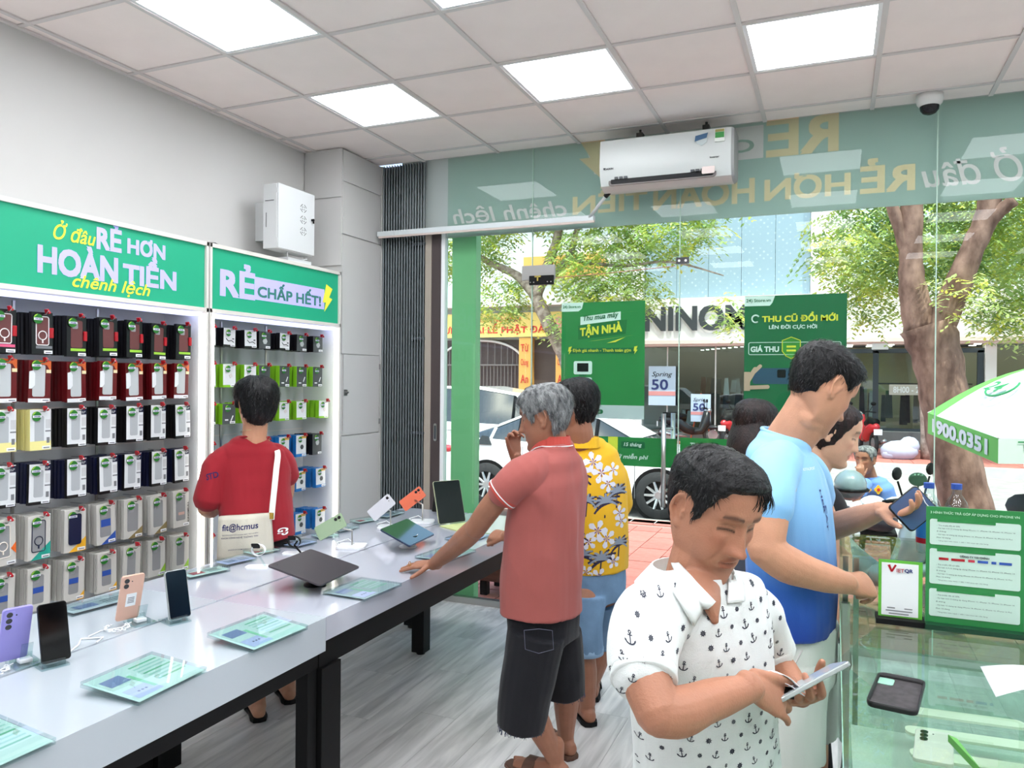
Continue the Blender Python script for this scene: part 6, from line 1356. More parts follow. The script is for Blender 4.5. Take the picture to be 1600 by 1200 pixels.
def decals(me_shirt, items, mat, parent, name='print', lift=.0012, step=None, deep=.10):
    """lay flat 2-D motifs on the cloth: items are (origin, u, v, ray, [outline polygons])"""
    bm_ = bmesh.new(); bm_.from_mesh(me_shirt); bvh = BVHTree.FromBMesh(bm_); m = M()
    for o, u, v, ray, polys in items:
        o, u, v, ray = V(o), V(u), V(v), V(ray).normalized()
        h0 = bvh.ray_cast(o-ray*.5, ray, 1.2)
        if h0[0] is None: continue
        for vs, fs in polys:
            pts = []; good = []
            for a, b in vs:
                h_ = bvh.ray_cast(o+u*a+v*b-ray*.5, ray, 1.2); ok = h_[0] is not None and (h_[0]-h0[0]).dot(ray) < deep
                good.append(ok); pts.append(h_[0]-ray*lift if ok else o)
            fs = [f for f in fs if all(good[i] for i in f)]
            if fs and (deep > .2 or all(good)): m.add(pts, fs)
    bm_.free()
    if not m.v: return None
    return tag(ob(name, m, mat, parent), kind='stuff' if name.endswith('print') else None)
def ringpoly(r0, r1, n=14, cx=0, cy=0):
    v = []; f = []
    for i in range(n): a = 2*PI*i/n; v += [(cx+r0*math.cos(a), cy+r0*math.sin(a)), (cx+r1*math.cos(a), cy+r1*math.sin(a))]
    for i in range(n): j = (i+1) % n; f.append((2*i, 2*i+1, 2*j+1, 2*j))
    return v, f
def bar(x0, y0, x1, y1, w):
    d = V((x1-x0, y1-y0)).normalized(); q = (-d.y*w/2, d.x*w/2); return [(x0-q[0], y0-q[1]), (x1-q[0], y1-q[1]), (x1+q[0], y1+q[1]), (x0+q[0], y0+q[1])], [(0, 1, 2, 3)]
def trs(polys, s=1, rot=0, dx=0, dy=0):
    c, q = math.cos(rot), math.sin(rot); return [([((a*c-b*q)*s+dx, (a*q+b*c)*s+dy) for a, b in v], f) for v, f in polys]
WHEEL = [ringpoly(.45, .72), ringpoly(0.08, .22)]+[bar(.15*math.cos(a), .15*math.sin(a), math.cos(a), math.sin(a), .16) for a in [PI/4*i for i in range(8)]]
ANCHOR = [bar(0, -.9, 0, .7, .2), bar(-.4, .42, .4, .42, .18), ringpoly(.12, .3, 10, 0, .85)]+[bar(.85*math.cos(a), -.25+.65*math.sin(a), .85*math.cos(a+.45), -.25+.65*math.sin(a+.45), .24) for a in [PI+.25+.44*i for i in range(6)]]
ANCHOR += [([(-.98, -.15), (-.62, -.35), (-.95, -.55)], [(0, 1, 2)]), ([(.98, -.15), (.62, -.35), (.95, -.55)], [(0, 1, 2)])]
sk_tan = skin_mat('skin tan', (176, 122, 96)); sk_mid = skin_mat('skin warm', (200, 146, 116)); sk_light = skin_mat('skin light', (214, 170, 142)); sk_brown = skin_mat('skin brown', (158, 108, 84))
def hair_mat(name, rgb, rgb2, rough=.38):
    return pm(name, rgb, rough, noise_amt=.5, noise_scale=60, stretch=(1, 1, .3), rgb2=rgb2, bump=.4, bump_scale=220, spec=.35)
h_blk = hair_mat('hair black', (16, 15, 17), (5, 5, 6)); h_gry = hair_mat('hair grey', (150, 152, 152), (66, 68, 70), .45); h_brn = hair_mat('hair dark brown', (48, 34, 32), (20, 14, 14))
def cloth(name, rgb, **k): return pm(name, rgb, k.pop('rough', .85), bump=k.pop('bump', .12), bump_scale=k.pop('bs', 420), sheen=.1, **k)
def person(loc, label, group=None): return thing('person', loc, label, 'person', group)
def torso(m, secs, side, sq=.9, n=32): flesh(m, [s[0] for s in secs], [s[1] for s in secs], side=side, n=n, k=5, rounded=False, sq=sq)
def collar(parent, T_, c, side, fwd, rx, ry, h, mat, stripe=None, open_=.35, name='collar', flare=.016, dropf=.03, thick=.003):
    """folded shirt collar round the neck, open at the front"""
    m = M(); n = 30; rows = []
    s, f = V(side).normalized(), V(fwd).normalized()
    for i in range(n+1):
        a = open_+(2*PI-2*open_)*i/n; fr = max(0, math.cos(a)); d = s*math.sin(a)*rx+f*math.cos(a)*ry; up = T_
        base = V(c)+d*1.02-up*(dropf*fr*1.5); topp = V(c)+d+up*h*(1-.35*fr); out = V(c)+d*1.0+(d.normalized())*flare-up*(dropf*fr*1.6+(.012+.028*max(0, fr-.35))); rows.append([base, topp, topp+d.normalized()*thick, out, out-d.normalized()*thick])
    m.loft(rows, caps=True); o = ob(name, m, mat, parent, smooth=False)
    if stripe:
        k = M(); k.tube([r[1].lerp(r[3], .78)+(r[3]-V(c)).normalized()*.003 for r in rows], .0022, 5); ob('collar_stripe', k, stripe, parent)
    return o
VX = .0042
# ---------------------------------------------------------------- man in the white polo shirt
def man_polo():
    side = V((.40, .917, 0)); fwd = V((.917, -.40, 0)); t = person((3.13, -.86, 0), 'seated man in a white polo with anchor and wheel print looking down at a phone')
    T_ = frame_of((3.196, -0.866, 1.349), RV*.46-FV*.89, .40, -.10, .96)
    m = M(); head(m, T_, 1.0, 1.4, 1.3, .010, n=110, nz=96)
    flesh(m, [(3.155, -0.863, 1.175), (3.164, -0.869, 1.221), (3.180, -0.873, 1.286), (3.187, -0.865, 1.323)], [(.062, .062), (.054, .056), (.052, .056), (.05, .05)], side=side, n=20)
    flesh(m, [(3.174, -0.824, 0.774), (3.175, -0.844, 0.963), (3.169, -0.857, 1.118), (3.159, -0.861, 1.181)], [(.13, .09), (.13, .09), (.15, .085), (.07, .06)], side=side, n=20)
    flesh(m, [(3.133, -0.991, 1.182), (3.121, -1.072, 1.158), (3.128, -1.134, 1.119), (3.161, -1.175, 1.069)], [.036, .038, .042, .037], n=18)
    flesh(m, [(3.157, -1.176, 1.071), (3.187, -1.142, 1.066), (3.228, -1.087, 1.071), (3.289, -1.013, 1.075)], [.036, .040, .034, .0225], n=18)
    flesh(m, [(3.252, -0.736, 1.127), (3.275, -0.672, 1.071), (3.292, -0.632, 0.999)], [.036, .038, .038], n=16)
    flesh(m, [(3.292, -0.632, 1.002), (3.317, -0.666, 0.986), (3.358, -0.756, 0.975)], [.037, .035, .0235], n=16)
    d = V((3.342, -0.915, 1.027))-V((3.289, -1.013, 1.075))
    hand(m, (3.290, -1.007, 1.073), d, -FV*.85+UV_*.55-RV*.1, curl=(.35, .30, .30, .25), bend0=(.15, .10, .05, .0), thumb=(.5, .25), side=-1, s=.98, spread=.14, tdir=V((3.336, -0.950, 1.071))-V((3.296, -0.993, 1.085)))
    hand(m, (3.359, -0.767, 0.980), V((3.374, -0.901, 1.023))-V((3.359, -0.767, 0.980)), V((0, 0, -1))+RV*.25-FV*.3, curl=(.7, .75, .8, .8), bend0=(.15, .2, .2, .25), side=1, s=.95, wr=.023, tdir=UV_*.9+RV*.1-FV*.3)
    flesh(m, [(3.180, -0.917, 1.228), (3.207, -0.965, 1.207), (3.220, -0.982, 1.170)], [(.044, .02), (.026, .014), (.005, .008)], side=side, n=14)
    me = remesh('body', m, .0030, 1); tones(me, T_, stubble=.6, lips=(.86, .60, .56)); body_copy = me.copy(); link_mesh('body', me, sk_tan, t)
    for sd in (-1, 1): pass
    hair(T_, t, h_blk, 'short', .014, .006, .010, comb=(.95, -.12, .15), strands=3000, seed=3, length=.034, rough=.002, mess=.10, lift=.0015, lock=.0009, drop=.10)
    fr = M(); rf = random.Random(3)
    for i in range(34):
        x0 = rf.uniform(.008, .056); g_ = rf.uniform(.6, 1.15); w_ = rf.uniform(-.0015, .0035); p = V((x0, .082-.25*x0, .092-.1*x0)); pts = []
        for k in range(8): pts.append(T_ @ (p+V((w_*k, .0046*k-.00055*k*k, -.0062*k*g_))))
        fr.tube(pts, [.0008, .0008, .0008, .0007, .0006, .0005, .0004, .0002], 4)
    ob('fringe', fr, h_blk, t)
    s = M()
    torso(s, [((3.189, -0.807, 0.652), (.172, .128)), ((3.187, -0.818, 0.761), (.170, .126)), ((3.185, -0.830, 0.895), (.160, .120)), ((3.178, -0.843, 1.013), (.165, .120)), ((3.173, -0.850, 1.110), (.178, .116)), ((3.169, -0.857, 1.162), (.180, .104)), ((3.162, -0.860, 1.196), (.125, .084)), ((3.159, -0.861, 1.219), (.075, .066))], side)
    flesh(s, [(3.145, -0.921, 1.182), (3.118, -1.019, 1.179), (3.113, -1.086, 1.150), (3.125, -1.130, 1.117)], [.060, .066, .062, .057], n=22, rounded=True)
    flesh(s, [(3.222, -0.791, 1.164), (3.256, -0.723, 1.124), (3.277, -0.671, 1.071), (3.290, -0.649, 1.032)], [.060, .058, .053, .049], n=22)
    sm = remesh('polo_shirt', s, .005, 3); wrinkle(sm, .0060, (9, 9, 5), 3)
    bm0 = sm.copy(); shirt_copy = sm.copy(); m_polo = cloth('polo white', (226, 230, 228)); 
    items = []; rnd = random.Random(5); k = 0
    for r_ in range(-2, 17):
        for c_ in range(-1, 12):
            k += 1; x = 955+c_*26+(13 if r_ % 2 else 0)+rnd.uniform(-2, 2); y = 935+r_*22.5+rnd.uniform(-2, 2)
            o = V((3.184, -.872, 1.087))+RV*((x-1100)/1205*1.48)-UV_*((y-1010)/1205*1.48)
            sc = .0078 if (c_+r_*2) % 3 else .0095; pol = WHEEL if (c_+r_) % 2 else ANCHOR; s2 = sc*(.62 if (c_+r_) % 2 else .88)
            if rnd.random() < .12: continue
            items.append((o, RV, UV_, FV, trs(pol, s2, rnd.uniform(-.35, .35))))
    link_mesh('polo_shirt', sm, m_polo, t)
    decals(bm0, items, pm('navy print', (44, 48, 64), .7), t, 'anchor_and_wheel_print', .0012); bpy.data.meshes.remove(bm0)
    bb_ = bm0.copy() if False else None
    def patch(c4, n=7):
        a, b, c, d = [V(q) for q in c4]; pts = []
        for i in range(n+1):
            for j in range(n+1): p = a.lerp(b, j/n).lerp(d.lerp(c, j/n), i/n); pts.append(((p-O_).dot(RV), (p-O_).dot(UV_)))
        return pts, [(i*(n+1)+j, i*(n+1)+j+1, (i+1)*(n+1)+j+1, (i+1)*(n+1)+j) for i in range(n) for j in range(n)]
    O_ = V((3.172, -0.877, 1.212)); bq = bmesh.new(); bq.from_mesh(body_copy); bq.from_mesh(shirt_copy); mq = bpy.data.meshes.new('q'); bq.to_mesh(mq); bq.free()
    for c4 in (((3.132, -0.893, 1.254), (3.174, -0.876, 1.207), (3.131, -0.894, 1.174), (3.098, -0.908, 1.233)), ((3.218, -0.858, 1.227), (3.252, -0.843, 1.227), (3.239, -0.849, 1.190), (3.205, -0.863, 1.192))):
        o = decals(mq, [(O_, RV, UV_, FV, [patch(c4)])], m_polo, t, 'collar_flap', .007, deep=.3)
        if o: q = o.modifiers.new('t', 'SOLIDIFY'); q.thickness = .004; o.data.polygons.foreach_set('use_smooth', [True]*len(o.data.polygons))
    bpy.data.meshes.remove(mq); bpy.data.meshes.remove(body_copy); bpy.data.meshes.remove(shirt_copy)
    collar(t, V((0, 0, 1)), V((3.161, -0.865, 1.214)), side, fwd, .079, .078, .026, m_polo, None, .30, flare=.036, dropf=.028)
    for c_, rad, dv in (((3.126, -1.135, 1.115), .054, V((3.125, -1.130, 1.117))-V((3.113, -1.086, 1.150))), ((3.291, -0.647, 1.027), .050, V((3.290, -0.649, 1.032))-V((3.277, -0.671, 1.071)))):
        dv = dv.normalized(); c_ = V(c_); pl_ = M(); pl_.tube([c_-dv*.016, c_-dv*.012, c_+dv*.010, c_+dv*.013], [rad+.0005, rad+.002, rad+.002, rad], 24)
        ob('sleeve_band', pl_, m_polo, t, smooth=True)
    # shorts and legs on a stool, below the picture
    g = M(); hip = V((3.187, -0.797, 0.698)); hip.z = .66; fl_ = V((.25, -.97, 0)); sl_ = V((.97, .25, 0))
    for sg_ in (-1, 1): flesh(g, [hip+sl_*.08*sg_, hip+sl_*.10*sg_+fl_*.20, hip+sl_*.11*sg_+fl_*.36], [(.10, .10), (.085, .085), (.07, .07)], n=16)
    link_mesh('shorts', remesh('shorts', g, .008, 3), cloth('shorts khaki', (120, 112, 98)), t)
    lg = M()
    for sg_ in (-1, 1):
        kn = hip+sl_*.11*sg_+fl_*.36; an = V((kn.x-.02, kn.y+.02, .08)); flesh(lg, [kn-fl_*.02, kn+V((0, 0, -.05)), kn.lerp(an, .5), an], [.055, .052, .048, .034], n=14); foot(lg, an, fl_); slipper(t, an, fl_, m_black)
    link_mesh('lower_legs', remesh('lower_legs', lg, .007, 2), sk_tan, t)
    st_ = thing('bar_stool', (hip.x, hip.y, 0), 'black stool under the man in the white polo', 'stool')
    ob('seat', M().lathe([(0, .52), (.17, .52), (.18, .54), (.17, .565), (0, .565)], (hip.x-.03, hip.y+.02, 0), 24), m_black, st_, smooth=True)
    for a in (.8, 2.4, 3.9, 5.5): ob('leg', M().tube([(hip.x-.03+.12*math.cos(a), hip.y+.02+.12*math.sin(a), .52), (hip.x-.03+.19*math.cos(a), hip.y+.02+.19*math.sin(a), 0)], .012, 8), m_black, st_)
    # what he holds
    u = V((3.410, -0.864, 1.072))-V((3.342, -0.915, 1.039)); u.normalize(); n_ = (UV_*.90+FV*.40); n_ = (n_-u*n_.dot(u)).normalized(); v_ = n_.cross(u)
    ph = thing('smartphone', (3.374, -0.891, 1.052), 'silver phone held in the left hand of the man in the polo', 'phone')
    ob('body', M().loft(slab_pts(V((3.374, -0.891, 1.054)), u, v_, n_, .155, .074, .0085, .010)), m_silp, ph, bevel=.002); ob('screen', M().loft(slab_pts(V((3.374, -0.891, 1.054))+n_*.0046, u, v_, n_, .147, .067, .0006, .008)), pm('lit screen', (176, 184, 190), .1), ph)
    bk = thing('booklet', (3.335, -0.940, 1.052), 'small white folded booklet between the hands of the man in the polo', 'booklet'); a = V((3.301, -0.959, 1.069)); b = V((3.370, -0.930, 1.042)); e = (b-a); dn = (FV*.9-UV_*.20)*.045
    for off, bend, nm in ((V((0, 0, 0)), .010, 'cover'), (V((0, 0, .006)), .018, 'page')):
        mm = M(); rows = [[a+e*(i/8)+off+UV_*(bend*math.sin(PI*i/8))+dn*j for j in (0, .5, 1)] for i in range(9)]; mm.add([p for r in rows for p in r], [(i*3+j, i*3+j+1, i*3+j+4, i*3+j+3) for i in range(8) for j in range(2)]); o = ob(nm, mm, m_paper, bk, smooth=True); q = o.modifiers.new('t', 'SOLIDIFY'); q.thickness = .0012
    ob('black_band', M().box(V((3.338, -0.927, 1.043)), (.03, .03, .010)), m_black, bk)
man_polo()

# ---------------------------------------------------------------- man in the blue sports shirt
def man_blue():
    side = V((.13, .99, 0)); fwd = V((.99, -.13, 0)); t = person((3.27, -.03, 0), 'standing man in a light to royal blue sports shirt and white shorts at the counter')
    T_ = frame_of((3.376, -0.031, 1.587), RV*.96+FV*.28, .62, 0, 1.0)
    m = M(); head(m, T_, 1.0, 1.1, .2, .004, n=76, nz=70)
    flesh(m, [(3.271, -0.032, 1.366), (3.285, -0.027, 1.422), (3.323, -0.032, 1.481), (3.353, -0.030, 1.526), (3.373, -0.032, 1.563)], [(.066, .068), (.060, .066), (.060, .068), (.060, .072), (.05, .06)], side=side, n=20)
    flesh(m, [(3.311, -0.039, 0.935), (3.300, -0.043, 1.138), (3.281, -0.039, 1.302), (3.271, -0.032, 1.375)], [(.13, .10), (.14, .10), (.15, .09), (.07, .06)], side=side, n=18)
    flesh(m, [(3.269, -0.207, 1.348), (3.257, -0.299, 1.266), (3.255, -0.343, 1.172)], [.060, .055, .046], n=16)
    flesh(m, [(3.255, -0.343, 1.179), (3.306, -0.311, 1.138), (3.381, -0.237, 1.099), (3.451, -0.164, 1.069)], [.046, .048, .040, .029], n=16)
    hand(m, (3.447, -0.166, 1.069), V((3.525, -0.079, 1.052))-V((3.447, -0.166, 1.069)), -FV*.8+UV_*.7, curl=(1.1, 1.1, 1.1, 1.1), bend0=(.7, .7, .75, .8), thumb=(.4, .5), side=-1, s=1.02, wr=.027)
    flesh(m, [(3.332, 0.145, 1.322), (3.363, 0.201, 1.218), (3.396, 0.171, 1.149)], [.055, .05, .042], n=14)
    flesh(m, [(3.392, 0.169, 1.153), (3.471, 0.094, 1.199), (3.540, 0.015, 1.244)], [.043, .038, .026], n=14)
    hand(m, (3.540, 0.015, 1.244), V((3.611, -0.042, 1.262))-V((3.540, 0.015, 1.244)), -UV_*.7+RV*.0+FV*.5, curl=(.55, .55, .6, .65), bend0=(.25, .3, .3, .35), thumb=(.7, -.35), side=-1, s=.98)
    # legs
    for sg_, kx, ky in ((-1, 1248, 2.13), (1, 1262, 2.36)):
        hp = V((3.311, -0.029, 0.886))+side*.09*sg_; an = V((hp.x+.01, hp.y, .09)); flesh(m, [hp, V((hp.x+.03, hp.y, .48)), V((hp.x, hp.y, .28)), an], [.075, .055, .054, .036], n=14); foot(m, an, fwd)
    flesh(m, [(3.334, -0.071, 1.508), (3.348, -0.070, 1.496), (3.368, -0.057, 1.491)], [.026, .030, .030], n=14)
    me = remesh('body', m, VX, 2); tones(me, T_); link_mesh('body', me, sk_mid, t)
    for sg_ in (-1, 1): an = V((3.311, -0.029, 0.886))+side*.09*sg_; slipper(t, (an.x+.01, an.y, .09), fwd, m_black)
    hair(T_, t, h_blk, 'back', .010, .0045, .0055, rough=.0015, comb=(0, .9, .25), strands=2600, seed=9, length=.036, mess=.14, lift=.003, fringe=lambda th, z: .012*math.exp(-(th/.8)**2)*max(0, min(1, (z-.05)/.03)), lock=.0011, drop=.12)
    s = M()
    torso(s, [((3.304, -0.042, 0.902), (.178, .116)), ((3.305, -0.041, 0.991), (.182, .118)), ((3.299, -0.044, 1.120), (.185, .118)), ((3.291, -0.046, 1.230), (.192, .116)), ((3.279, -0.040, 1.317), (.195, .108)), ((3.271, -0.032, 1.386), (.168, .092)), ((3.278, -0.029, 1.427), (.095, .076)), ((3.284, -0.027, 1.450), (.070, .070))], side)
    flesh(s, [(3.280, -0.115, 1.380), (3.266, -0.208, 1.360), (3.255, -0.278, 1.305), (3.251, -0.301, 1.270)], [.062, .070, .068, .066], n=22)
    flesh(s, [(3.302, 0.067, 1.352), (3.336, 0.146, 1.312), (3.358, 0.188, 1.239)], [.062, .066, .062], n=20)
    sm = remesh('sports_shirt', s, .0055, 3); wrinkle(sm, .0068, (8, 8, 4), 11)
    mb = cloth('sports blue', (120, 180, 232), rough=.6); nt = mb.node_tree; n = nt.nodes; l = nt.links; b = n['Principled BSDF']
    tc = n.new('ShaderNodeTexCoord'); sx = n.new('ShaderNodeSeparateXYZ'); l.new(tc.outputs['Object'], sx.inputs[0]); mr = n.new('ShaderNodeMapRange'); mr.inputs[1].default_value = .90; mr.inputs[2].default_value = 1.32; l.new(sx.outputs[2], mr.inputs[0])
    cr = n.new('ShaderNodeValToRGB'); e = cr.color_ramp.elements; e[0].position = 0; e[0].color = lin((24, 58, 158)); e[1].position = 1; e[1].color = lin((142, 198, 240)); q = e.new(.35); q.color = lin((44, 104, 200)); q = e.new(.65); q.color = lin((112, 172, 228)); l.new(mr.outputs[0], cr.inputs[0]); l.new(cr.outputs[0], b.inputs['Base Color'])
    bm0 = sm.copy(); link_mesh('sports_shirt', sm, mb, t)
    vs, fs = text_mesh('HERO', .03); k = .034; o = V((3.398, -0.099, 1.105))
    it = []
    for s_, oo in (('HER', (3.387, -0.136, 1.312)), ('CAT', (3.404, -0.129, 1.268))):
        vs, fs = text_mesh(s_, .03); it.append((oo, -UV_, RV*.6-FV*.2, FV*.75-RV*.65, [([(a*.035, b_*.05) for a, b_ in vs], fs)]))
    vs, fs = text_mesh('ROYALSPORT', .0); it.append(((3.332, -0.159, 1.364), RV, UV_, FV, [([(a*.008, b_*.010) for a, b_ in vs], fs)]))
    decals(bm0, it[:2], pm('shirt navy print', (40, 62, 130), .6), t, 'chest_lettering'); decals(bm0, it[2:], m_w2, t, 'small_chest_mark'); bpy.data.meshes.remove(bm0)
    nk = M(); nk.tube([V((3.286, -0.026, 1.450))+side*.070*math.cos(a)+fwd*.068*math.sin(a)+V((0, 0, -.018*math.sin(a))) for a in [2*PI*i/30 for i in range(30)]], .006, 8, closed=True); ob('neck_band', nk, pm('neck blue', (150, 200, 238), .7), t, smooth=True)
    g = M(); hp = V((3.311, -0.029, 0.886))
    torso(g, [(hp+V((0, 0, .03)), (.165, .115)), (hp+V((0, 0, -.04)), (.172, .114)), (hp+V((0, 0, -.13)), (.165, .112))], side)
    for sg_, dx in ((-1, .0), (1, .01)): flesh(g, [hp+side*.085*sg_+V((0, 0, -.06)), hp+side*.095*sg_+V((dx, 0, -.20)), hp+side*.10*sg_+V((dx, 0, -.325))], [(.092, .112), (.094, .106), (.090, .100)], side=side, n=20, rounded=False)
    gm = remesh('shorts', g, .0065, 2); wrinkle(gm, .008, (8, 8, 5), 4); link_mesh('shorts', gm, cloth('shorts white', (226, 226, 220)), t)
    ob('pocket_seam', M().tube([hp+V(q) for q in ((.03, -.165, .0), (.005, -.175, -.05), (-.02, -.172, -.10), (-.05, -.165, -.13))], .0025, 5), m_bar, t)
    ph = thing('smartphone', (3.614, -0.041, 1.262), 'dark glossy blue phone held up by the man in blue', 'phone')
    c = V((3.614, -0.041, 1.262)); v_ = (V((3.646, -0.027, 1.290))-V((3.582, -0.054, 1.233))).normalized(); n_ = (-FV*.9+UV_*.3-RV*.1); n_ = (n_-v_*n_.dot(v_)).normalized(); u_ = v_.cross(n_)
    ob('body', M().loft(slab_pts(c, u_, v_, n_, .088, .098, .010, .010)), m_blkp, ph, bevel=.002); ob('back_glass', M().loft(slab_pts(c+n_*.0055, u_, v_, n_, .082, .092, .0008, .009)), pm('back blue', (70, 92, 128), .08, coat=.6), ph)
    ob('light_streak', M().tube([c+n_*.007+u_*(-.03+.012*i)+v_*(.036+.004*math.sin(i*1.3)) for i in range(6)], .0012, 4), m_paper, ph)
man_blue()
# ---------------------------------------------------------------- grey-haired man in the salmon polo
def man_salmon():
    fwd = V((-.976, .131, 0)).normalized(); side = V((-.131, -.976, 0)); t = person((2.34, .52, 0), 'grey-haired man in a salmon polo leaning with one hand on the display table')
    T_ = frame_of((2.376, 0.417, 1.458), -RV*.93+FV*.30, .22, 0, 1.02)
    m = M(); head(m, T_, 1.0, 1.1, .8, .004, n=76, nz=70)
    flesh(m, [(2.403, 0.449, 1.252), (2.397, 0.436, 1.340), (2.386, 0.421, 1.403), (2.378, 0.418, 1.453)], [(.07, .07), (.060, .066), (.060, .068), (.055, .06)], side=side, n=20)
    flesh(m, [(2.346, 0.488, 0.720), (2.367, 0.454, 0.959), (2.395, 0.445, 1.189), (2.398, 0.447, 1.289)], [(.13, .09), (.14, .09), (.14, .08), (.07, .06)], side=side, n=18)
    flesh(m, [(2.353, 0.276, 1.250), (2.276, 0.265, 1.192), (2.208, 0.269, 1.114), (2.127, 0.311, 1.020)], [.036, .044, .045, .041], n=16)
    flesh(m, [(2.141, 0.306, 1.037), (2.069, 0.351, 0.978), (1.961, 0.436, 0.900), (1.819, 0.539, 0.805)], [.041, .044, .037, .026], n=16)
    w = V((1.819, 0.539, 0.803)); w.z = max(w.z, .805)
    hand(m, w, V((-.95, .10, -.12)), V((.05, -.2, 1)), curl=(.05, .05, .05, .05), bend0=(.12, .12, .12, .12), thumb=(.9, .2), side=-1, s=1.0, spread=.16, wr=.026, tdir=(-.15, -.80, -.30))
    # far arm: elbow on the ribs, hand at the chin
    flesh(m, [(2.384, 0.614, 1.207), (2.258, 0.691, 1.041), (2.193, 0.729, 1.030)], [.04, .04, .036], n=12); flesh(m, [(2.193, 0.729, 1.030), (2.166, 0.675, 1.175), (2.169, 0.622, 1.284)], [.036, .032, .025], n=12)
    hand(m, (2.169, 0.622, 1.279), UV_*1.0-RV*.15, -RV*.6+FV*.8, curl=(.9, .9, .9, .9), bend0=(.5, .5, .55, .6), thumb=(.5, .3), side=1, s=.92)
    for hp, kn, an, dr in (((2.379, 0.415, 0.694), (2.297, 0.412, 0.369), (2.392, 0.526, 0.077), (-.93, .1, 0)), ((2.372, 0.585, 0.646), (2.398, 0.638, 0.368), (2.366, 0.732, 0.029), (-.8, .6, 0))):
        an = V(an); an.z = .085; flesh(m, [hp, kn, V(kn).lerp(an, .35), an], [.075, .056, .054, .035], n=14); foot(m, an, dr); slipper(t, an, dr, pm('sandal brown', (92, 62, 48), .6))
    me = remesh('body', m, VX, 2); tones(me, T_, stubble=.3); link_mesh('body', me, sk_brown, t)
    hair(T_, t, h_gry, 'low', .014, .012, .014, comb=(.15, -.4, -.3), strands=3600, seed=21, length=.045, lock=.0010, mess=.2, rough=.003, lift=.003)
    s = M()
    torso(s, [((2.348, 0.467, 0.688), (.178, .150)), ((2.350, 0.468, 0.790), (.182, .150)), ((2.362, 0.452, 0.959), (.184, .138)), ((2.378, 0.449, 1.112), (.194, .128)), ((2.390, 0.443, 1.214), (.196, .118)), ((2.397, 0.436, 1.285), (.165, .100)), ((2.397, 0.436, 1.335), (.095, .080)), ((2.394, 0.435, 1.360), (.072, .072))], side)
    flesh(s, [(2.387, 0.377, 1.290), (2.362, 0.280, 1.260), (2.309, 0.247, 1.215), (2.277, 0.244, 1.183)], [.060, .068, .066, .064], n=22); flesh(s, [(2.400, 0.535, 1.256), (2.417, 0.617, 1.196), (2.366, 0.671, 1.079)], [.062, .066, .062], n=18)
    sm = remesh('polo_shirt', s, .0058, 3); wrinkle(sm, .0085, (7, 7, 4), 31, fold=[((2.482, 0.406, 1.101), (.2, .1, -.97), .03, 1.6), ((2.382, 0.256, 1.212), (.6, 0, -.8), .025, 1.4), ((2.518, 0.420, 0.906), (.15, .1, -.98), .03, 1.3)]); ms = cloth('polo salmon', (166, 88, 82)); link_mesh('polo_shirt', sm, ms, t)
    mc = cloth('collar red', (186, 70, 60)); collar(t, V((0, 0, 1)), V((2.394, 0.435, 1.355)), side, fwd, .070, .072, .034, mc, m_paper, .30, flare=.014, dropf=.02)
    c_ = V((2.275, 0.243, 1.180)); dv = (V((2.275, 0.243, 1.180))-V((2.335, 0.258, 1.235))).normalized(); ob('sleeve_band', M().tube([c_-dv*.014, c_-dv*.010, c_+dv*.012, c_+dv*.015], [.066, .0672, .0662, .064], 28), mc, t, smooth=True)
    ob('sleeve_stripe', M().tube([c_-dv*.000, c_+dv*.004], [.0682, .0680], 28), m_paper, t, smooth=True)
    g = M(); hp = V((2.350, 0.490, 0.720))
    torso(g, [(hp+V((0, 0, .05)), (.160, .125)), (hp+V((0, 0, -.04)), (.168, .135)), (hp+V((0, 0, -.14)), (.162, .130))], side)
    flesh(g, [(2.352, 0.403, 0.631), (2.318, 0.410, 0.461), (2.297, 0.412, 0.332), (2.285, 0.417, 0.242)], [(.098, .118), (.094, .112), (.090, .102), (.088, .094)], side=side, n=20, rounded=False)
    flesh(g, [(2.367, 0.583, 0.580), (2.375, 0.629, 0.421), (2.380, 0.652, 0.302)], [(.095, .110), (.092, .100), (.088, .092)], side=side, n=20, rounded=False)
    gm = remesh('shorts', g, .0065, 2); wrinkle(gm, .005, (7, 7, 4), 4); md = cloth('denim black', (9, 10, 19), bump=.2); link_mesh('shorts', gm, md, t)
    fr = M(); rnd = random.Random(2)
    for cc, ra, rb in ((V((2.285, 0.417, 0.242)), .088, .092), (V((2.380, 0.652, 0.302)), .087, .090)):
        for i in range(110):
            a = rnd.uniform(0, 2*PI); p = cc+side*math.cos(a)*ra+fwd*math.sin(a)*rb; fr.tube([p+V((0, 0, .006)), p+V((rnd.uniform(-.005, .005), rnd.uniform(-.005, .005), -rnd.uniform(.006, .018)))], .0009, 3, caps=False)
    ob('frayed_hem', fr, pm('denim thread', (70, 76, 98), .9), t)['kind'] = 'stuff'
    pk = V((2.410, 0.276, 0.676)); ob('back_pocket_stitch', M().tube([pk+RV*(a)*1.0+V((0, 0, b_)) for a, b_ in ((-.055, .0), (.0, .006), (.05, .0), (.055, -.07), (.0, -.085), (-.05, -.07), (-.055, 0))], .0012, 4), pm('stitch', (90, 92, 110), .8), t)
    ob('ring', M().tube([w+V((-.105, -.016, -.004))+V((0, 1, 0))*.0095*math.cos(a)+V((0, 0, 1))*.0095*math.sin(a) for a in [2*PI*i/14 for i in range(14)]], .0015, 5, closed=True), pm('gold', (220, 180, 90), .25, 1), t)
man_salmon()

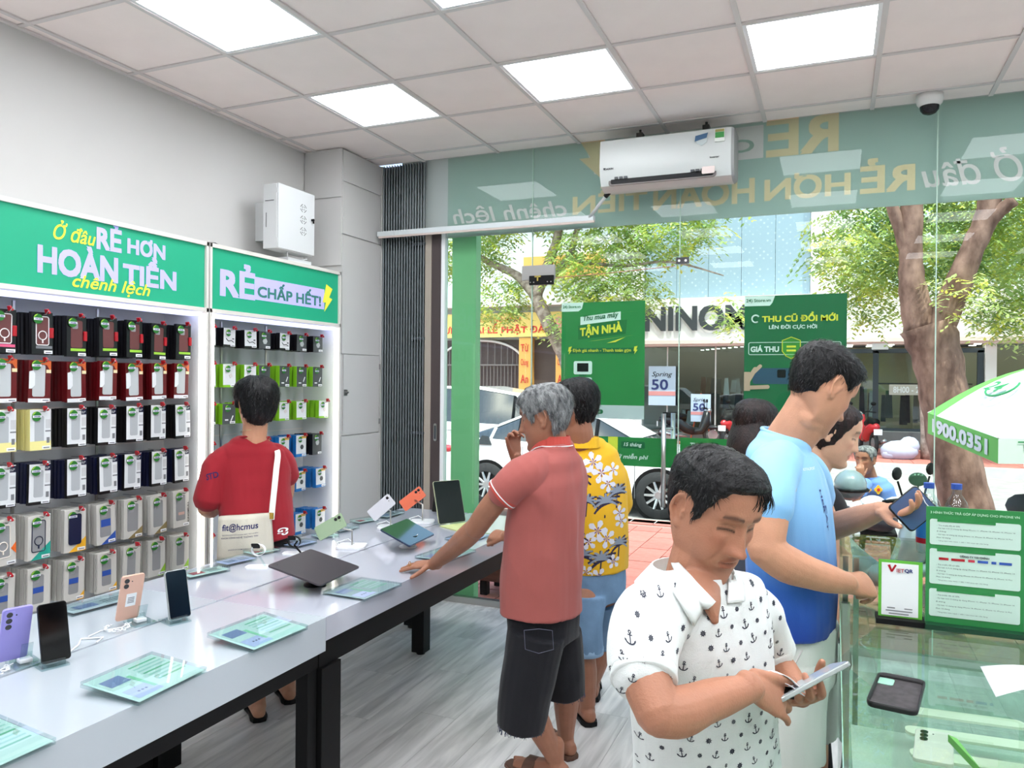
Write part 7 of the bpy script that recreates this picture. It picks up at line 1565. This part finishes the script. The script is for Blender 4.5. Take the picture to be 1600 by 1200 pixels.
# ---------------------------------------------------------------- man in the yellow floral shirt
def man_yellow():
    fwd = (-RV*.62+FV*.78).normalized(); side = UV_.cross(fwd); t = person((2.33, 1.18, 0), 'black-haired man in a yellow shirt printed with palms and white flowers')
    T_ = frame_of((2.300, 1.036, 1.479), -RV*.75+FV*.66, .25, 0, 1.04)
    m = M(); head(m, T_, 1, 1, .3, .008, n=64, nz=60)
    flesh(m, [(2.324, 1.088, 1.197), (2.318, 1.064, 1.289), (2.309, 1.039, 1.374), (2.300, 1.036, 1.455)], [(.075, .075), (.066, .07), (.066, .072), (.055, .06)], side=side, n=18)
    flesh(m, [(2.353, 1.141, 0.704), (2.348, 1.119, 0.982), (2.332, 1.102, 1.165)], [(.13, .10), (.14, .1), (.08, .07)], side=side, n=16)
    flesh(m, [(2.248, 0.904, 1.167), (2.181, 0.897, 1.033), (2.127, 0.983, 0.912)], [.036, .044, .040], n=14); flesh(m, [(2.140, 0.966, 0.924), (2.041, 1.012, 0.869), (1.940, 1.056, 0.843)], [.042, .038, .029], n=14)
    hand(m, (1.940, 1.056, 0.843), V((1.826, 1.095, 0.839))-V((1.940, 1.056, 0.843)), -FV*.6+UV_*.8, curl=(1.2, 1.2, 1.2, 1.2), bend0=(.7, .7, .7, .7), thumb=(.4, .4), side=-1, s=1.0, wr=.028)
    flesh(m, [(2.407, 1.274, 1.135), (2.425, 1.368, 0.950), (2.349, 1.433, 0.835)], [.036, .04, .035], n=12); flesh(m, [(2.349, 1.433, 0.835), (2.198, 1.532, 0.805)], [.036, .028], n=12)
    hand(m, (2.198, 1.532, 0.805), (-.9, .2, 0), UV_, s=.95)
    for hp, kn, an, dr in (((2.347, 1.030, 0.609), (2.350, 1.030, 0.342), (2.357, 1.075, 0.087), (-.6, .8, 0)), ((2.377, 1.227, 0.563), (2.346, 1.321, 0.279), (2.298, 1.354, 0.035), (-.3, .95, 0))):
        an = V(an); an.z = .085; flesh(m, [hp, kn, V(kn).lerp(an, .35), an], [.08, .056, .056, .037], n=14); foot(m, an, dr); slipper(t, an, dr, m_black)
    me = remesh('body', m, .005, 2); tones(me, T_); link_mesh('body', me, sk_brown, t)
    hair(T_, t, h_blk, 'low', .016, .016, .020, comb=(0, -.2, -.6), strands=2200, seed=5, length=.05, mess=.15)
    s = M()
    torso(s, [((2.356, 1.143, 0.710), (.180, .140)), ((2.355, 1.143, 0.826), (.186, .145)), ((2.350, 1.131, 0.980), (.190, .142)), ((2.341, 1.116, 1.119), (.200, .130)), ((2.332, 1.102, 1.220), (.185, .108)), ((2.323, 1.088, 1.278), (.12, .085)), ((2.317, 1.075, 1.312), (.08, .075))], side)
    flesh(s, [(2.291, 0.977, 1.221), (2.252, 0.895, 1.160), (2.201, 0.884, 1.051)], [.066, .074, .070], n=20); flesh(s, [(2.379, 1.198, 1.213), (2.412, 1.277, 1.135), (2.427, 1.347, 0.985)], [.066, .074, .068], n=20)
    sm = remesh('floral_shirt', s, .0065, 3); wrinkle(sm, .006, (7, 7, 4), 61); bm0 = sm.copy(); link_mesh('floral_shirt', sm, cloth('shirt yellow', (232, 180, 28)), t)
    col = V((2.317, 1.075, 1.306)); collar(t, V((0, 0, 1)), col, side, fwd, .080, .076, .036, cloth('shirt yellow', (0, 0, 0)), None, .32, flare=.016, dropf=.02)
    def petal(a, r, w): c, q = math.cos(a), math.sin(a); pts = [(0, 0), (.35, w*.5), (.75, w), (1, w*.35), (1, -w*.35), (.75, -w), (.35, -w*.5)]; return [((x*c-y*q)*r, (x*q+y*c)*r) for x, y in pts], [tuple(range(7))]
    FL = [petal(2*PI*i/5+.3, 1, .30) for i in range(5)]; FC = [petal(2*PI*i/5+.3, .42, .16) for i in range(5)]
    def palm(rnd):
        out = []
        for i in range(7):
            a = -.3+i*.62; pts = []
            for k in range(6): f = k/5; pts.append((f*math.cos(a), f*math.sin(a)*.8-.45*f*f+.25*f))
            for k in range(5): out.append(bar(*pts[k], *pts[k+1], .22*(1-.7*k/5)+.03))
        return out
    W1, W2, W3, W4 = [], [], [], []; rnd = random.Random(8); base = V((2.347, 1.119, 1.012))
    def at_(dx, dy): return base+RV*dx+UV_*dy
    for dx, dy, r in ((-.055, .20, .04), (.0, .22, .042), (.04, .17, .044), (.07, .12, .036), (.10, .18, .03), (.02, -.09, .044), (.065, -.13, .040), (-.02, -.14, .034), (.13, -.02, .032), (.14, -.06, .03), (.03, -.30, .034), (-.03, -.28, .03), (.10, -.24, .03), (-.09, -.05, .03), (-.13, .12, .03), (.08, -.34, .028)):
        W1.append((at_(dx, dy), RV, UV_, FV, trs(FL, r*1.12, rnd.uniform(0, 2)))); W2.append((at_(dx, dy), RV, UV_, FV, trs(FC, r, rnd.uniform(0, 2))))
    for dx, dy, r in ((.06, .04, .055), (-.03, .05, .045), (.04, -.22, .055), (-.05, -.2, .05), (.12, .08, .05), (.13, -.16, .045), (-.08, .16, .05), (-.09, -.12, .05), (.0, -.36, .05), (.115, -.31, .04)):
        W3.append((at_(dx+.006, dy-.006), RV, UV_, FV, trs(palm(rnd), r*1.35, rnd.uniform(-.3, .3)))); W4.append((at_(dx, dy), RV, UV_, FV, trs(palm(rnd), r*1.1, rnd.uniform(-.3, .3)))); W3.append((at_(dx, dy), RV, UV_, FV, [bar(0, 0, -.006, -.075, .007)]))
    decals(bm0, W3, pm('print ink', (48, 42, 66), .8), t, 'palm_print', .0012); decals(bm0, W4, pm('print grey blue', (140, 150, 166), .8), t, 'palm_highlight_print', .0017)
    decals(bm0, W1, pm('print petal', (222, 222, 230), .8), t, 'flower_print', .0022); decals(bm0, W2, pm('print plum', (120, 60, 110), .8), t, 'flower_centre_print', .0027); bpy.data.meshes.remove(bm0)
    g = M(); hp = V((2.353, 1.141, 0.719)); torso(g, [(hp+V((0, 0, .05)), (.165, .13)), (hp+V((0, 0, -.05)), (.172, .135)), (hp+V((0, 0, -.15)), (.165, .13))], side)
    flesh(g, [(2.341, 1.049, 0.603), (2.346, 1.029, 0.460), (2.355, 1.032, 0.348)], [(.10, .11), (.088, .095), (.080, .085)], side=side, n=20, rounded=False); flesh(g, [(2.374, 1.236, 0.560), (2.347, 1.311, 0.394), (2.328, 1.335, 0.288)], [(.10, .11), (.086, .092), (.080, .084)], side=side, n=20, rounded=False)
    gm = remesh('jeans_shorts', g, .0065, 2); wrinkle(gm, .007, (7, 7, 5), 14); mj = pm('denim blue', (112, 144, 176), .85, noise_amt=.12, noise_scale=9, bump=.15, bump_scale=300); link_mesh('jeans_shorts', gm, mj, t)
    for c_, r_ in ((V((2.355, 1.032, 0.359)), .083), (V((2.328, 1.335, 0.298)), .082)): ob('turned_cuff', M().tube([c_+V((0, 0, .016)), c_+V((0, 0, .014)), c_+V((0, 0, -.016)), c_+V((0, 0, -.018))], [r_, r_+.005, r_+.004, r_], 24), pm('denim pale', (136, 166, 194), .85), t, smooth=True)
man_yellow()

# ---------------------------------------------------------------- young man in the red T-shirt with the tote bag
def man_red():
    fwd = (FV*.93-RV*.35).normalized(); side = UV_.cross(fwd); t = person((.66, .68, 0), 'young man in a red T-shirt standing with his back turned at the shelf')
    T_ = frame_of((0.742, 0.665, 1.469), FV*.80-RV*.60, .05, 0, 1.07)
    m = M(); head(m, T_, 1, 1, 0, .001, n=64, nz=60)
    flesh(m, [(0.705, 0.691, 1.202), (0.714, 0.685, 1.284), (0.726, 0.679, 1.365), (0.745, 0.666, 1.447)], [(.07, .07), (.060, .064), (.060, .064), (.055, .06)], side=side, n=18)
    flesh(m, [(0.721, 0.696, 0.733), (0.707, 0.691, 0.959), (0.699, 0.689, 1.153)], [(.12, .08), (.13, .08), (.08, .06)], side=side, n=16)
    flesh(m, [(0.588, 0.577, 1.159), (0.578, 0.529, 1.053), (0.556, 0.519, 0.955)], [.034, .038, .034], n=14); flesh(m, [(0.556, 0.519, 0.961), (0.496, 0.624, 0.922), (0.438, 0.752, 0.932)], [.035, .032, .024], n=14)
    hand(m, (0.438, 0.752, 0.932), (-.5, .7, .2), (0, 0, 1), s=.92)
    flesh(m, [(0.793, 0.815, 1.162), (0.776, 0.872, 1.055), (0.725, 0.916, 0.928)], [.034, .036, .03], n=14); flesh(m, [(0.725, 0.916, 0.935), (0.542, 1.001, 0.938)], [.032, .024], n=12); hand(m, (0.542, 1.001, 0.938), (-.7, .6, .2), (0, 0, 1), s=.92)
    for hx, sg_ in (((0.715, 0.650, 0.613), 1), ((0.736, 0.767, 0.589), -1)):
        hp = V(hx); an = V((.92, .60-.11*sg_, .085)); flesh(m, [hp, V((.74, hp.y, .48)), V((.84, (hp.y+an.y)/2, .26)), an], [.07, .052, .05, .034], n=14); foot(m, an, (-.75, .65, 0)); slipper(t, an, (-.75, .65, 0), m_black)
    me = remesh('body', m, .005, 2); tones(me, T_); link_mesh('body', me, sk_mid, t)
    hair(T_, t, h_blk, 'low', .022, .016, .026, comb=(0, .1, -.7), strands=2600, seed=12, length=.05, mess=.15)
    s = M()
    torso(s, [((0.746, 0.685, 0.795), (.178, .125)), ((0.740, 0.683, 0.882), (.176, .125)), ((0.719, 0.686, 1.026), (.172, .115)), ((0.703, 0.690, 1.137), (.178, .105)), ((0.696, 0.688, 1.225), (.160, .092)), ((0.698, 0.689, 1.276), (.105, .078)), ((0.701, 0.690, 1.302), (.068, .068))], side)
    flesh(s, [(0.627, 0.637, 1.219), (0.598, 0.571, 1.186), (0.584, 0.532, 1.084), (0.577, 0.518, 1.001)], [.052, .062, .064, .066], n=20); flesh(s, [(0.764, 0.760, 1.222), (0.787, 0.812, 1.179), (0.779, 0.852, 1.091)], [.054, .062, .062], n=20)
    sm = remesh('t_shirt', s, .0065, 3); wrinkle(sm, .0085, (7, 7, 4), 77); bm0 = sm.copy(); link_mesh('t_shirt', sm, cloth('shirt red', (150, 20, 34)), t)
    vs, fs = text_mesh('STD', .03); decals(bm0, [((0.624, 0.440, 1.107), RV*.9+UV_*.25, UV_*.95-RV*.2, FV, [([(a*.032, b_*.042) for a, b_ in vs], fs)])], pm('sleeve navy', (50, 24, 80), .8), t, 'sleeve_lettering')
    vs, fs = text_mesh('GP', .03); decals(bm0, [((0.927, 0.566, 0.864), -UV_, RV, FV, [([(a*.03, b_*.05) for a, b_ in vs], fs)])], m_w2, t, 'hem_lettering'); bpy.data.meshes.remove(bm0)
    nk = M(); nk.tube([V((0.701, 0.690, 1.302))+side*.068*math.cos(a)+fwd*.068*math.sin(a)+V((0, 0, -.012*math.sin(a))) for a in [2*PI*i/26 for i in range(26)]], .006, 7, closed=True); ob('neck_band', nk, cloth('shirt red', (0, 0, 0)), t, smooth=True)
    ob('necklace', M().tube([V((0.717, 0.681, 1.336))+side*.064*math.cos(a)+fwd*.066*math.sin(a)+V((0, 0, -.012*math.sin(a))) for a in [2*PI*i/26 for i in range(26)]], .0014, 5, closed=True), pm('necklace', (200, 180, 130), .3, .8), t)
    g = M(); hp = V((0.727, 0.699, 0.701)); torso(g, [(hp+V((0, 0, .08)), (.16, .11)), (hp+V((0, 0, -.05)), (.165, .115)), (hp+V((0, 0, -.12)), (.16, .11))], side)
    for hx in ((0.715, 0.650, 0.613), (0.736, 0.767, 0.589)): q = V(hx); flesh(g, [q, q+V((.03, 0, -.15)), q+V((.05, 0, -.28))], [.10, .088, .082], n=18, rounded=False)
    link_mesh('shorts', remesh('shorts', g, .007, 2), cloth('shorts black', (26, 26, 30)), t)
    b = thing('tote_bag', (0.808, 0.516, 0.832), 'cream canvas tote bag with navy lettering slung behind the young man in red', 'bag'); c = V((0.797, 0.528, 0.829)); rr = RV; sl = (UV_+FV*.03-RV*.03).normalized(); n_ = -FV
    mm = M(); rows = []
    for i in range(11):
        f = i/10; row = []
        for j in range(11): g_ = j/10; row.append(c+rr*((g_-.5)*(.268-.02*f))+sl*((f-.5)*.21+.018*g_*f)+n_*(.025*math.sin(PI*g_)*math.sin(PI*min(1, f*.9+.1))+.004*math.sin(g_*11+f*3)))
        rows.append(row)
    back = [[p-n_*.03 for p in r] for r in rows]; N = 11; vs = [p for r in rows for p in r]+[p for r in back for p in r]; fc = []
    for i in range(10):
        for j in range(10): a = i*N+j; fc += [(a, a+1, a+N+1, a+N), (a+121, a+N+121, a+N+122, a+122)]
    for i in range(10): fc += [(i, i+121, i+122, i+1), (110+i, 111+i, 232+i, 231+i), (i*N, (i+1)*N, (i+1)*N+121, i*N+121), (i*N+10, i*N+131, (i+1)*N+131, (i+1)*N+10)]
    mm.add(vs, fc); me = mesh_of('bag_body', mm, m_white); fix_normals(me); bmx = me.copy(); link_mesh('bag_body', me, pm('canvas cream', (206, 200, 184), .9, bump=.25, bump_scale=300), b)
    it = []
    for s_, x, z, w_, hh in (('fit@hcmus', -.105, .028, .175, .040), ('TRƯỜNG ĐẠI HỌC KHOA HỌC TỰ NHIÊN', -.105, .012, .175, .007), ('KHOA CÔNG NGHỆ THÔNG TIN', -.108, -.004, .178, .012), ('WWW.FIT.HCMUS.EDU.VN', -.075, -.055, .12, .005)):
        pts, fs = text_mesh(s_, .018 if hh > .03 else 0); x0 = min(p[0] for p in pts); x1 = max(p[0] for p in pts); y0 = min(p[1] for p in pts); y1 = max(p[1] for p in pts)
        for ox, oy in ((0, 0),): it.append((c, rr, sl, FV, [([(x+(a-x0)*w_/(x1-x0)+ox, z+(a-x0)*w_/(x1-x0)*.10+(q-y0)*hh/(y1-y0)+oy) for a, q in pts], fs)]))
    decals(bmx, it, pm('bag navy', (34, 36, 92), .8), b, 'lettering', .0012); bpy.data.meshes.remove(bmx)
    st = M(); pth = [(0.912, 0.582, 0.922), (0.907, 0.596, 0.987), (0.905, 0.612, 1.078), (0.886, 0.648, 1.167), (0.858, 0.691, 1.219), (0.812, 0.736, 1.245), (0.731, 0.800, 1.224), (0.681, 0.811, 1.040), (0.666, 0.782, 0.860)]
    P_, _r = catmull(pth, [(1, 1)]*len(pth), 3); st.loft([[p-RV*.014, p+RV*.014, p+RV*.014+FV*.003-UV_*.001, p-RV*.014+FV*.003] for p in P_]); ob('strap', st, pm('strap white', (232, 230, 222), .8), b, smooth=False)
    ob('clasp', M().box((0.916, 0.578, 0.941), (.02, .008, .03)), pm('gold', (220, 180, 90), .25, 1), b)
man_red()

# ---------------------------------------------------------------- woman in black beside the man in blue
def woman_black():
    fwd = (RV*.75-FV*.35).normalized(); side = UV_.cross(fwd); t = person((3.30, .82, 0), 'woman in a black top with hair tied back looking down beside the man in blue')
    T_ = frame_of((3.410, 0.774, 1.415), RV*.90-FV*.42, .38, 0, .97)
    m = M(); head(m, T_, .85, .5, 0, 0, n=64, nz=60)
    flesh(m, [(3.335, 0.785, 1.199), (3.348, 0.780, 1.260), (3.370, 0.779, 1.325), (3.397, 0.779, 1.380)], [(.06, .06), (.047, .050), (.047, .052), (.045, .05)], side=side, n=16)
    flesh(m, [(3.343, 0.798, 0.783), (3.336, 0.796, 0.980), (3.330, 0.794, 1.166)], [(.11, .08), (.12, .08), (.07, .05)], side=side, n=16)
    flesh(m, [(3.400, 0.628, 1.170), (3.426, 0.617, 1.081), (3.444, 0.624, 0.981)], [.034, .037, .033], n=14); flesh(m, [(3.444, 0.624, 0.986), (3.449, 0.604, 0.901), (3.437, 0.577, 0.831)], [.034, .029, .022], n=14)
    hand(m, (3.437, 0.577, 0.831), (0, -.1, -1), RV, curl=(.4, .4, .4, .4), s=.9)
    flesh(m, [(3.316, 0.972, 1.115), (3.336, 1.034, 0.935), (3.386, 1.054, 0.802)], [.034, .034, .028], n=12)
    for sg_ in (-1, 1): hp = V((3.348, 0.789, 0.711))+side*.08*sg_; hp.z = .85; an = V((hp.x, hp.y, .085)); flesh(m, [hp, V((hp.x, hp.y, .45)), an], [.075, .05, .033], n=14); foot(m, an, fwd); slipper(t, an, fwd, m_black)
    me = remesh('body', m, .0042, 2); tones(me, T_, lips=(.86, .50, .50)); link_mesh('body', me, sk_light, t)
    hair(T_, t, h_brn, 'long', .008, .004, .008, comb=(0, -1, -.1), strands=1500, seed=15, length=.045, crown=lambda th, z: V((0, -1, -.1)), mess=.06, lift=.001, rough=.0015)
    R3 = T_.to_3x3(); q = [T_ @ V(p) for p in ((0, -.09, .0), (0, -.125, -.01), (0, -.13, -.06), (0, -.12, -.13), (0, -.10, -.20))]; ob('ponytail', flesh(M(), q, [.022, .026, .026, .02, .008], n=12), h_brn, t, smooth=True)
    s = M(); torso(s, [((3.358, 0.793, 0.650), (.150, .110)), ((3.347, 0.789, 0.859), (.145, .105)), ((3.341, 0.787, 1.007), (.150, .108)), ((3.335, 0.785, 1.118), (.165, .100)), ((3.333, 0.784, 1.185), (.150, .080)), ((3.334, 0.785, 1.217), (.075, .056))], side)
    flesh(s, [(3.368, 0.680, 1.196), (3.400, 0.628, 1.170), (3.426, 0.617, 1.104)], [.046, .052, .052], n=18); flesh(s, [(3.318, 0.897, 1.159), (3.316, 0.972, 1.102), (3.326, 0.997, 1.033)], [.046, .05, .05], n=16)
    sm = remesh('black_top', s, .006, 3); wrinkle(sm, .004, (8, 8, 5), 91); link_mesh('black_top', sm, cloth('top black', (20, 20, 23)), t)
    g = M(); hp = V((3.348, 0.789, 0.711)); torso(g, [(V((hp.x, hp.y, .95)), (.15, .11)), (V((hp.x, hp.y, .85)), (.16, .12)), (V((hp.x, hp.y, .78)), (.155, .115))], side)
    for sg_ in (-1, 1): q = hp+side*.08*sg_; flesh(g, [V((q.x, q.y, .82)), V((q.x, q.y, .45)), V((q.x, q.y, .12))], [.09, .068, .055], n=16, rounded=False)
    link_mesh('trousers', remesh('trousers', g, .007, 2), cloth('trousers black', (24, 24, 28)), t)
woman_black()

def woman_hair():
    fwd = (RV*.8+FV*.5).normalized(); side = UV_.cross(fwd); t = person((3.0, 1.28, 0), 'woman with long straight dark hair standing behind the man in blue')
    T_ = frame_of((3.087, 1.202, 1.402), RV*.75+FV*.6, .15, 0, 1.0)
    m = M(); head(m, T_, .85, .5, 0, 0, n=48, nz=44)
    flesh(m, [(3.052, 1.241, 1.175), (3.064, 1.225, 1.264), (3.081, 1.211, 1.367)], [.055, .05, .05], n=14); flesh(m, [(3.048, 1.238, 0.783), (3.044, 1.238, 1.131)], [.1, .08], n=14)
    for sg_ in (-1, 1):
        q = V((3.047, 1.239, 1.131))+side*.17*sg_; flesh(m, [q, q+V((0, 0, -.25)), q+V((.12, -.02, -.42))], [.035, .034, .022], n=12)
        hp = V((3.052, 1.239, 0.579))+side*.08*sg_; an = V((hp.x, hp.y, .085)); flesh(m, [V((hp.x, hp.y, .8)), V((hp.x, hp.y, .45)), an], [.07, .05, .033], n=12); foot(m, an, fwd); slipper(t, an, fwd, m_black)
    me = remesh('body', m, .006, 2); tones(me, T_); link_mesh('body', me, sk_light, t)
    hair(T_, t, h_brn, 'long', .012, .010, .016, comb=(0, -.3, -1), strands=1200, seed=17, length=.06, crown=lambda th, z: V((0, -.25, -1)), mess=.05, lift=.001, rough=.0015)
    lh = M(); rnd = random.Random(4)
    flesh(lh, [T_ @ V(p) for p in ((0, -.04, .03), (0, -.07, -.06), (0, -.085, -.16), (0, -.09, -.27), (0, -.09, -.33))], [(.080, .055), (.088, .05), (.085, .04), (.07, .03), (.045, .018)], side=side, n=30)
    ob('long_hair', lh, h_brn, t, smooth=True)
    s = M(); torso(s, [((3.052, 1.239, 0.579), (.16, .12)), ((3.050, 1.239, 0.841), (.155, .11)), ((3.045, 1.238, 1.044), (.175, .105)), ((3.047, 1.239, 1.125), (.155, .08)), ((3.052, 1.241, 1.175), (.07, .055))], side)
    for sg_ in (-1, 1): q = V((3.047, 1.239, 1.117))+side*.15*sg_; flesh(s, [q, q+side*.03*sg_+V((0, 0, -.08)), q+side*.035*sg_+V((0, 0, -.18))], [.05, .052, .05], n=14)
    link_mesh('grey_blue_top', remesh('grey_blue_top', s, .007, 3), cloth('top slate', (70, 76, 92)), t)
    g = M()
    for sg_ in (-1, 1): hp = V((3.052, 1.239, 0.579))+side*.08*sg_; flesh(g, [V((hp.x, hp.y, .85)), V((hp.x, hp.y, .45)), V((hp.x, hp.y, .12))], [.10, .07, .055], n=16, rounded=False)
    link_mesh('trousers', remesh('trousers', g, .008, 2), cloth('trousers slate', (46, 50, 62)), t)
woman_hair()

# ---------------------------------------------------------------- security guard on the pavement
def guard():
    base = V((3.785, 5.340, 0.440)); fwd = (-RV*.85-FV*.3).normalized(); side = UV_.cross(fwd); t = person((base.x, base.y, gz), 'seated guard in a light blue uniform shirt outside, hand at his mouth')
    T_ = frame_of((3.672, 5.241, 0.915), -RV*.75-FV*.62, .05, 0, 1.0); m = M(); head(m, T_, 1.1, 1, .4, 0, n=48, nz=44)
    flesh(m, [(3.729, 5.318, 0.719), (3.706, 5.287, 0.802), (3.683, 5.256, 0.885)], [.06, .055, .05], n=14); flesh(m, [(3.785, 5.340, 0.469), (3.740, 5.322, 0.696)], [.12, .09], n=14)
    flesh(m, [(3.632, 5.060, 0.687), (3.593, 4.936, 0.622), (3.592, 4.881, 0.591)], [.04, .038, .034], n=12); flesh(m, [(3.592, 4.881, 0.591), (3.613, 4.922, 0.703), (3.623, 4.970, 0.792)], [.036, .03, .024], n=12); hand(m, (3.623, 4.970, 0.781), UV_, -FV, curl=(.9, .9, .9, .9), s=.95)
    flesh(m, [(3.846, 5.529, 0.624), (3.865, 5.483, 0.513), (3.776, 5.175, 0.522)], [.04, .036, .028], n=12)
    for sg_ in (-1, 1):
        hp = base+side*.09*sg_; hp.z = .38; kn = hp+fwd*.42; kn.z = .40; an = V((kn.x, kn.y, gz+.09)); flesh(m, [hp, kn, an], [.075, .055, .036], n=12); foot_base = an
        q = M()
    me = remesh('body', m, .006, 2); tones(me, T_); link_mesh('body', me, sk_brown, t)
    hair(T_, t, h_gry, 'short', .012, .006, .008, strands=700, seed=31, length=.03)
    s = M(); torso(s, [((3.807, 5.349, 0.394), (.17, .13)), ((3.784, 5.340, 0.528), (.18, .13)), ((3.751, 5.327, 0.649), (.19, .12)), ((3.734, 5.320, 0.713), (.15, .09)), ((3.723, 5.316, 0.748), (.08, .07))], side); flesh(s, [(3.671, 5.164, 0.705), (3.632, 5.060, 0.675), (3.615, 4.999, 0.632)], [.06, .066, .06], n=16); flesh(s, [(3.798, 5.433, 0.674), (3.846, 5.529, 0.618), (3.867, 5.505, 0.528)], [.06, .066, .06], n=16)
    mu = cloth('uniform blue', (104, 142, 208)); sm = remesh('uniform_shirt', s, .007, 3); wrinkle(sm, .006, (7, 7, 4), 13); link_mesh('uniform_shirt', sm, mu, t); collar(t, UV_, V((3.723, 5.316, 0.736)), side, fwd, .075, .07, .03, mu, None, .3)
    for p, r_ in (((3.774, 5.141, 0.668), .032), ((3.694, 5.087, 0.670), .022)): ob('badge', M().prism([((1+.18*math.cos(4*a))*r_*math.cos(a), (1+.18*math.cos(4*a))*r_*1.1*math.sin(a)) for a in [2*PI*i/24 for i in range(24)]], p, RV, UV_, -FV*.006), pm('badge yellow', (236, 186, 50), .5), t); ob('badge_centre', M().prism(disc(r_*.45, 12), V(p)-FV*.007, RV, UV_, -FV*.003), m_rd, t)
    ob('shoulder_board', M().box((3.757, 5.254, 0.728), (.10, .05, .012), rot=Matrix.Rotation(-.4, 3, 'Z')), pm('board navy', (40, 44, 80), .6), t)
    g = M()
    for sg_ in (-1, 1): hp = base+side*.09*sg_; hp.z = .38; kn = hp+fwd*.42; flesh(g, [hp, kn, V((kn.x, kn.y, .0))], [.11, .075, .06], n=16)
    link_mesh('trousers', remesh('trousers', g, .008, 2), cloth('trousers dark', (44, 46, 58)), t)
    for sg_ in (-1, 1): hp = base+side*.09*sg_; kn = hp+fwd*.42; ob('shoe', flesh(M(), [V((kn.x, kn.y, gz+.045))-fwd*.05, V((kn.x, kn.y, gz+.045))+fwd*.16], [(.04, .045), (.04, .03)], side=side), m_black, t, smooth=True)
    c = thing('plastic_stool', (base.x, base.y, gz), 'low dark plastic stool under the seated guard', 'stool'); ob('seat', M().box((base.x, base.y, .26), (.3, .3, .04)), m_black, c, bevel=.01)
    for a in (-1, 1):
        for b_ in (-1, 1): ob('leg', M().tube([(base.x+.12*a, base.y+.12*b_, .25), (base.x+.15*a, base.y+.15*b_, gz)], .02, 8), m_black, c)
guard()
# dark bar stool between the counter and the man in blue
st2 = thing('bar_stool', (3.32, .32, 0), 'black upholstered bar stool beside the glass showcase', 'stool')
ob('seat', M().lathe([(0, .66), (.16, .66), (.175, .68), (.17, .72), (0, .73)], (3.30, .36, 0), 24), m_black, st2, smooth=True)
for a in (.8, 2.35, 3.93, 5.5): ob('leg', M().tube([(3.30+.11*math.cos(a), .36+.11*math.sin(a), .66), (3.30+.19*math.cos(a), .36+.19*math.sin(a), 0)], .012, 8), m_black, st2)
